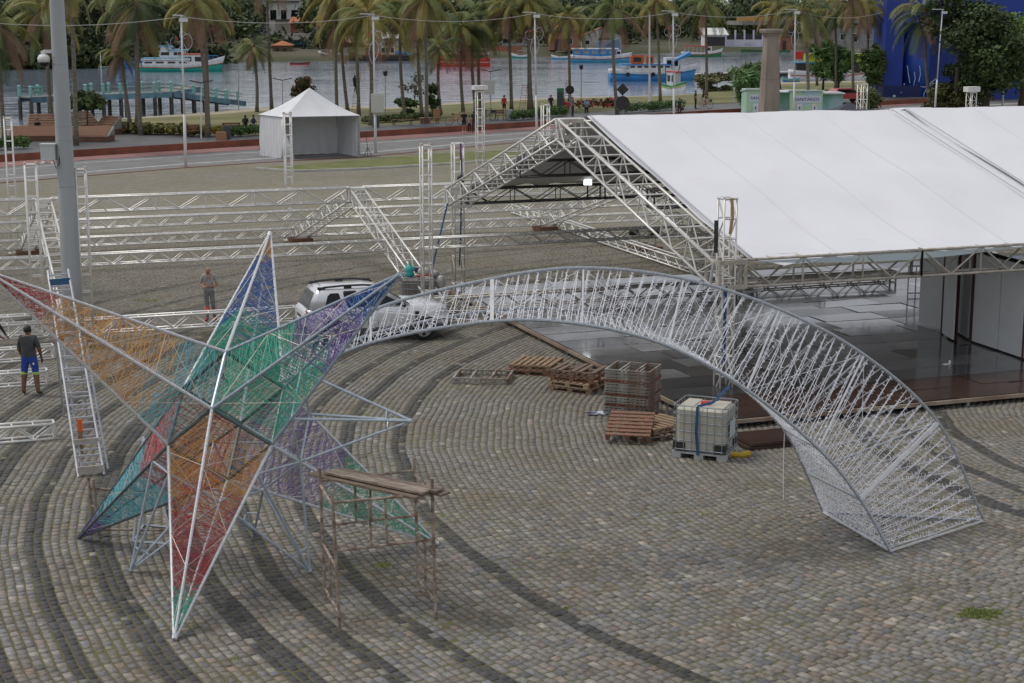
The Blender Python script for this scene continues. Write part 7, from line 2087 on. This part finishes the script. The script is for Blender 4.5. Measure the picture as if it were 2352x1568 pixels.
SIT = dict(pel=(0, .1, .48), spi=(0, .1, .68), che=(0, .08, .9), nec=(0, .05, 1.04), hea=(0, .03, 1.13), top=(0, .03, 1.25), shL=(.17, .08, .97), shR=(-.17, .08, .97), elL=(.24, .0, .72), wrL=(.15, -.2, .6), haL=(.1, -.27, .58), elR=(-.24, 0, .72), wrR=(-.15, -.2, .6), haR=(-.1, -.27, .58), hiL=(.1, .05, .47), hiR=(-.1, .05, .47), knL=(.12, -.4, .5), anL=(.12, -.42, .09), toL=(.12, -.58, .04), knR=(-.12, -.4, .5), anR=(-.12, -.42, .09), toR=(-.12, -.58, .04))
pp('long haired student in black top with a backpack sitting behind the hedge', 564, 302, PZ, 200, BLK, JEAN, pose=SIT, hair_long=True)
pp('student in white top with a navy backpack sitting behind the hedge', 583, 301, PZ, 190, WHT, JEAN, pose=SIT)
for u, v, n, m in ((566, 303, 'black backpack worn by the long haired student', BLK), (585, 302, 'navy backpack worn by the student in white', NVY)):
    p = G(u, v, PZ); b = MB(); b.ell((0, 0, 0), (.17, .12, .25), 10, 7); b.box((0, -.1, -.05), (.22, .06, .2)); o = b.build('backpack', m, None, True); o.location = p + Vector((-.05, -.12, .85)); tag(o, n, 'backpack')
pp('person resting on the wide wooden lounger, only dark head and shoulders showing', 88, 312, PZ, 40, BLK, JEAN, pose=SIT)
pp('worker in lime vest standing behind the truss tower topped by a white box', 1094, 268, PZ, 30, c_('lime', (.25, .45, .05)), NVY)
CLIMB = dict(elL=(.2, -.25, 1.5), wrL=(.1, -.42, 1.62), haL=(.08, -.46, 1.68), elR=(-.2, -.25, 1.45), wrR=(-.1, -.42, 1.5), haR=(-.08, -.46, 1.55), knL=(.12, -.3, .68), anL=(.1, -.12, .35), toL=(.1, -.26, .3))
yl = G(815, 262, PZ); pt = AY(816, 217, yl.y + .15)
person('man in navy overalls climbing the yellow ladder against a palm', pt, R(165), CLIMB, SKIND, NVY, None, NVY, None, BLACK, HAIR, 1.0, sleeve_cut=2)

# ================================================================ RIGHT SIDE: COLUMN, TOILETS, GAZEBO, BLUE BUILDING
p = G(1765, 289); h = AY(1765, 66, p.y).z
T = thing('stone_column', 'tall tapered weathered stone column with flat cap before the toilet cabins', 'column', p, R(12))
ST = mat('weathered_stone', (0.33, 0.28, 0.235), (0.23, 0.19, 0.16), 1.2, 0.9, stretch=(1, 1, .35), detail=8, bump=.3)
b = MB(); b.loft([[Vector((x * w, y * w, z)) for x, y in ((-1, -1), (1, -1), (1, 1), (-1, 1))] for z, w in ((0, .74), (h * .48, .63))]); b.build('lower_shaft', ST, T)
b = MB(); b.loft([[Vector((x * w, y * w, z)) for x, y in ((-1, -1), (1, -1), (1, 1), (-1, 1))] for z, w in ((h * .48 + .02, .615), (h * .93, .5))]); b.build('upper_shaft', ST, T)
b = MB(); b.loft([[Vector((x * w, y * w, z)) for x, y in ((-1, -1), (1, -1), (1, 1), (-1, 1))] for z, w in ((h * .93, .56), (h * .955, .6), (h * .96, .76), (h * .985, .8), (h, .74))]); b.build('cap', ST, T)
def san_mat():
    m = bpy.data.materials.new('toilet_print'); m.use_nodes = True; n, l = m.node_tree.nodes, m.node_tree.links
    tc = n.new('ShaderNodeTexCoord'); v = n.new('ShaderNodeTexVoronoi'); v.distance = 'CHEBYCHEV'; v.inputs['Scale'].default_value = .9
    l.new(tc.outputs['Object'], v.inputs['Vector'])
    r_ = n.new('ShaderNodeValToRGB'); r_.color_ramp.interpolation = 'CONSTANT'
    for k, (ps, c) in enumerate(((0, (.36, .60, .46)), (.3, (.40, .62, .68)), (.5, (.46, .66, .44)), (.68, (.36, .52, .66)), (.82, (.58, .60, .28)), (.92, (.42, .26, .50)))):
        e = r_.color_ramp.elements[k] if k < 2 else r_.color_ramp.elements.new(ps)
        e.position = ps; e.color = (*c, 1)
    l.new(v.outputs['Color'], r_.inputs['Fac']); l.new(r_.outputs[0], n['Principled BSDF'].inputs['Base Color']); n['Principled BSDF'].inputs['Roughness'].default_value = .5
    return m
SAN = san_mat(); INK = mat('print_ink', (.02, .05, .22), None, rough=.6)
for k, (u0, u1, vt, lab) in enumerate(((1713, 1786, 206, 'pastel printed toilet cabin partly behind the stone column'), (1813, 1888, 209, 'pastel printed toilet cabin with a palm trunk before its sign'))):
    p, q = AY(u0, 272, 150), AY(u1, 272, 150); zt_ = AY(u0, vt, 150).z; w = q.x - p.x
    T = thing('toilet_cabin', lab, 'toilet cabin', (p.x, 150, 0), 0, 'toilet cabins')
    b = MB(T); b.box((p.x + w / 2, 151.6, zt_ / 2), (w, 3.2, zt_)); b.build('body', SAN, T)
    b = MB(T); b.add([(p.x - .1, 149.8, zt_ + .12), (q.x + .1, 149.8, zt_ + .12), (q.x + .1, 153.4, zt_ - .2), (p.x - .1, 153.4, zt_ - .2), (p.x - .1, 149.8, zt_), (q.x + .1, 149.8, zt_), (q.x + .1, 153.4, zt_ - .3), (p.x - .1, 153.4, zt_ - .3)], [(0, 1, 2, 3), (0, 4, 5, 1), (1, 5, 6, 2), (3, 7, 4, 0)]); b.build('roof', BW, T)
    b = MB(T); b.box((p.x + w * .52, 149.98, zt_ - .72), (w * .84, .03, .62)); so = b.build('sign_board', mat('sign_pale', (.62, .68, .76)), T)
    lettering('SANITÁRIOS', (p.x + w * .52, 149.95, zt_ - .86), .40, INK, T)
    for fx in (.3, .76):
        b = MB(T); b.box((p.x + w * fx, 149.98, 1.05), (.5, .03, .75)); nb = b.build('notice', BW, T)
        b = MB(T); b.box((p.x + w * fx, 149.955, 1.05), (.09, .02, .26)); b.build('figure_mark', INK, nb)
    b = MB(T); b.box((q.x + 1.0, 152.0, zt_ / 2 - .15), (1.9, 2.6, zt_ - .3)); b.build('annex', mat('annex_green', (.16, .38, .25), (.34, .48, .52), .8, .6, detail=1), T)
    b = MB(T); b.box((q.x + 1.0, 151.8, zt_ - .22), (2.1, 3.2, .1)); b.build('annex_roof', BW, T)
p = G(1947, 346); T = thing('gazebo', 'dark blue pyramid gazebo roof showing above the white pavilion roof', 'gazebo', p)
GZ = mat('gazebo_cloth', (.025, .027, .045), (.035, .037, .06), 1, .7); w = 2.3; hz = 2.2
b = MB(T); q = [p + Vector((x * w, y * w, hz)) for x, y in ((-1, -1), (1, -1), (1, 1), (-1, 1))]; b.add(q + [p + Zv * 3.35] + [c - Zv * .25 for c in q], [(0, 1, 4), (1, 2, 4), (2, 3, 4), (3, 0, 4), (0, 5, 6, 1), (1, 6, 7, 2), (2, 7, 8, 3), (3, 8, 5, 0)]); b.build('roof', GZ, T)
for c in q: b = MB(T); b.bar(Vector((c.x, c.y, 0)), c, .03, 6); b.build('leg', STEEL, T)
# white van and red car
def box_car(label, u, v, L, W, H, m, rz, name='van', z=0.0):
    T = thing(name, label, 'car' if name == 'parked_car' else 'van', G(u, v, z), rz)
    prof = [(-.5, .3), (-.5, .62 if name == 'parked_car' else .9), (-.44, .66 if name == 'parked_car' else .98), (-.3, .97 if name == 'parked_car' else 1.0), (.1, 1.0), (.28, .72), (.46, .62), (.5, .5), (.5, .3)]
    b = MB(); b.loft([[Vector((x * L, y, zz * H)) for x, zz in prof] for y in (-W / 2, -W / 2 + .12, W / 2 - .12, W / 2)]); b.build('body', m, T)
    b = MB(); b.poly((.12 * L, -W / 2 - .01, .92 * H), (.26 * L, -W / 2 - .01, .7 * H), (-.35 * L, -W / 2 - .01, .7 * H), (-.28 * L, -W / 2 - .01, .92 * H)); b.build('side_window', GLASS, T)
    for x in (-.32, .32):
        for y in (-1, 1): b = MB(); b.lathe([(.05, -.1), (.32, -.1), (.34, 0), (.32, .1), (.05, .1)], (x * L, y * (W / 2 - .1), .34), 14, 'Y'); b.build('wheel', RUBBER, T)
    return T
box_car('white van whose roof shows above the pavilion before the blue building', 2128, 328, 5.6, 2.0, 2.55, BW, R(8))
box_car('red hatchback parked behind the toilet cabins', 1940, 236, 3.9, 1.7, 1.5, mat('car_red', (.42, .07, .08), None, rough=.3, coat=.5), R(15), 'parked_car', PZ)
# blue building
BLU = mat('blue_wall', (0.014, 0.05, 0.33), (0.012, 0.042, 0.28), .3, .55); BLUD = mat('dark_blue_wall', (0.008, 0.018, 0.11), None, rough=.5); BLUL = mat('light_blue_edge', (0.02, 0.08, 0.40), None, rough=.5)
Y0 = 182.0
pL = AY(2026, 270, Y0); pR = AY(2420, 270, Y0)
T = thing('blue_building', 'deep blue painted building with dark plinth and white mural lines', 'building', (pL.x, Y0, 0))
zt_ = 16; zl = AY(2100, 50, Y0).z; zp = AY(2100, 196, Y0).z
x1 = AY(2062, 100, Y0).x; x2 = AY(2076, 100, Y0).x
b = MB(T); b.box(((pL.x + x2) / 2, Y0 + 3, (zp + zt_) / 2), (x2 - pL.x, 6, zt_ - zp)); b.build('corner_pier', BLU, T)
b = MB(T); b.box(((x2 + pR.x) / 2, Y0 + 3.2, (zl + zt_) / 2), (pR.x - x2, 6, zt_ - zl)); b.build('upper_wall', BLU, T)
b = MB(T); b.box(((x2 + pR.x) / 2, Y0 - .2, zl + .15), (pR.x - x2, 1.0, .5)); b.build('ledge', BLUL, T)
b = MB(T); b.box(((x2 + pR.x) / 2, Y0 + 5, zl / 2), (pR.x - x2, 1, zl)); b.build('recessed_wall', BLU, T)
b = MB(T); b.box(((pL.x + x2 + 2.0) / 2, Y0 + 2.9, zp / 2), (x2 - pL.x + 2.0, 6.1, zp)); b.build('plinth', BLUD, T)
mc = AY(2112, 180, Y0).x
b = MB(T); b.lathe([(1.5, 0), (1.5, zl - .3)], (mc, Y0 + 2.0, 0), 22); b.build('round_column', BLUL, T, True)
WL = mat('mural_white', (.55, .60, .70), None, rough=.6)
for pts in (((2078, 245), (2082, 225), (2090, 208), (2100, 204)), ((2090, 200), (2105, 196), (2122, 200), (2140, 196)), ((2120, 240), (2122, 215), (2130, 200), (2145, 190)), ((2128, 200), (2140, 188), (2150, 180)), ((2100, 165), (2102, 180), (2098, 196), (2104, 205)), ((2084, 150), (2086, 168), (2090, 190)), ((2112, 150), (2114, 170), (2110, 188))):
    b = MB(T); b.tube([AY(u, v, Y0 + .42) for u, v in pts], .045, 5); b.build('mural_line', WL, T)
for u, v, r_ in ((2054, 221, .17), (2070, 212, .06), (2043, 241, .06), (2077, 193, .08)): b = MB(T); c = AY(u, v, Y0 - .22); b.ell(c, (r_, .02, r_), 10, 6); b.build('mural_dot', WL, T)
b = MB(T); c = AY(2106, 243, Y0 + .3); b.box(c, (.8, .05, 1.1)); b.build('notice', BW, T)
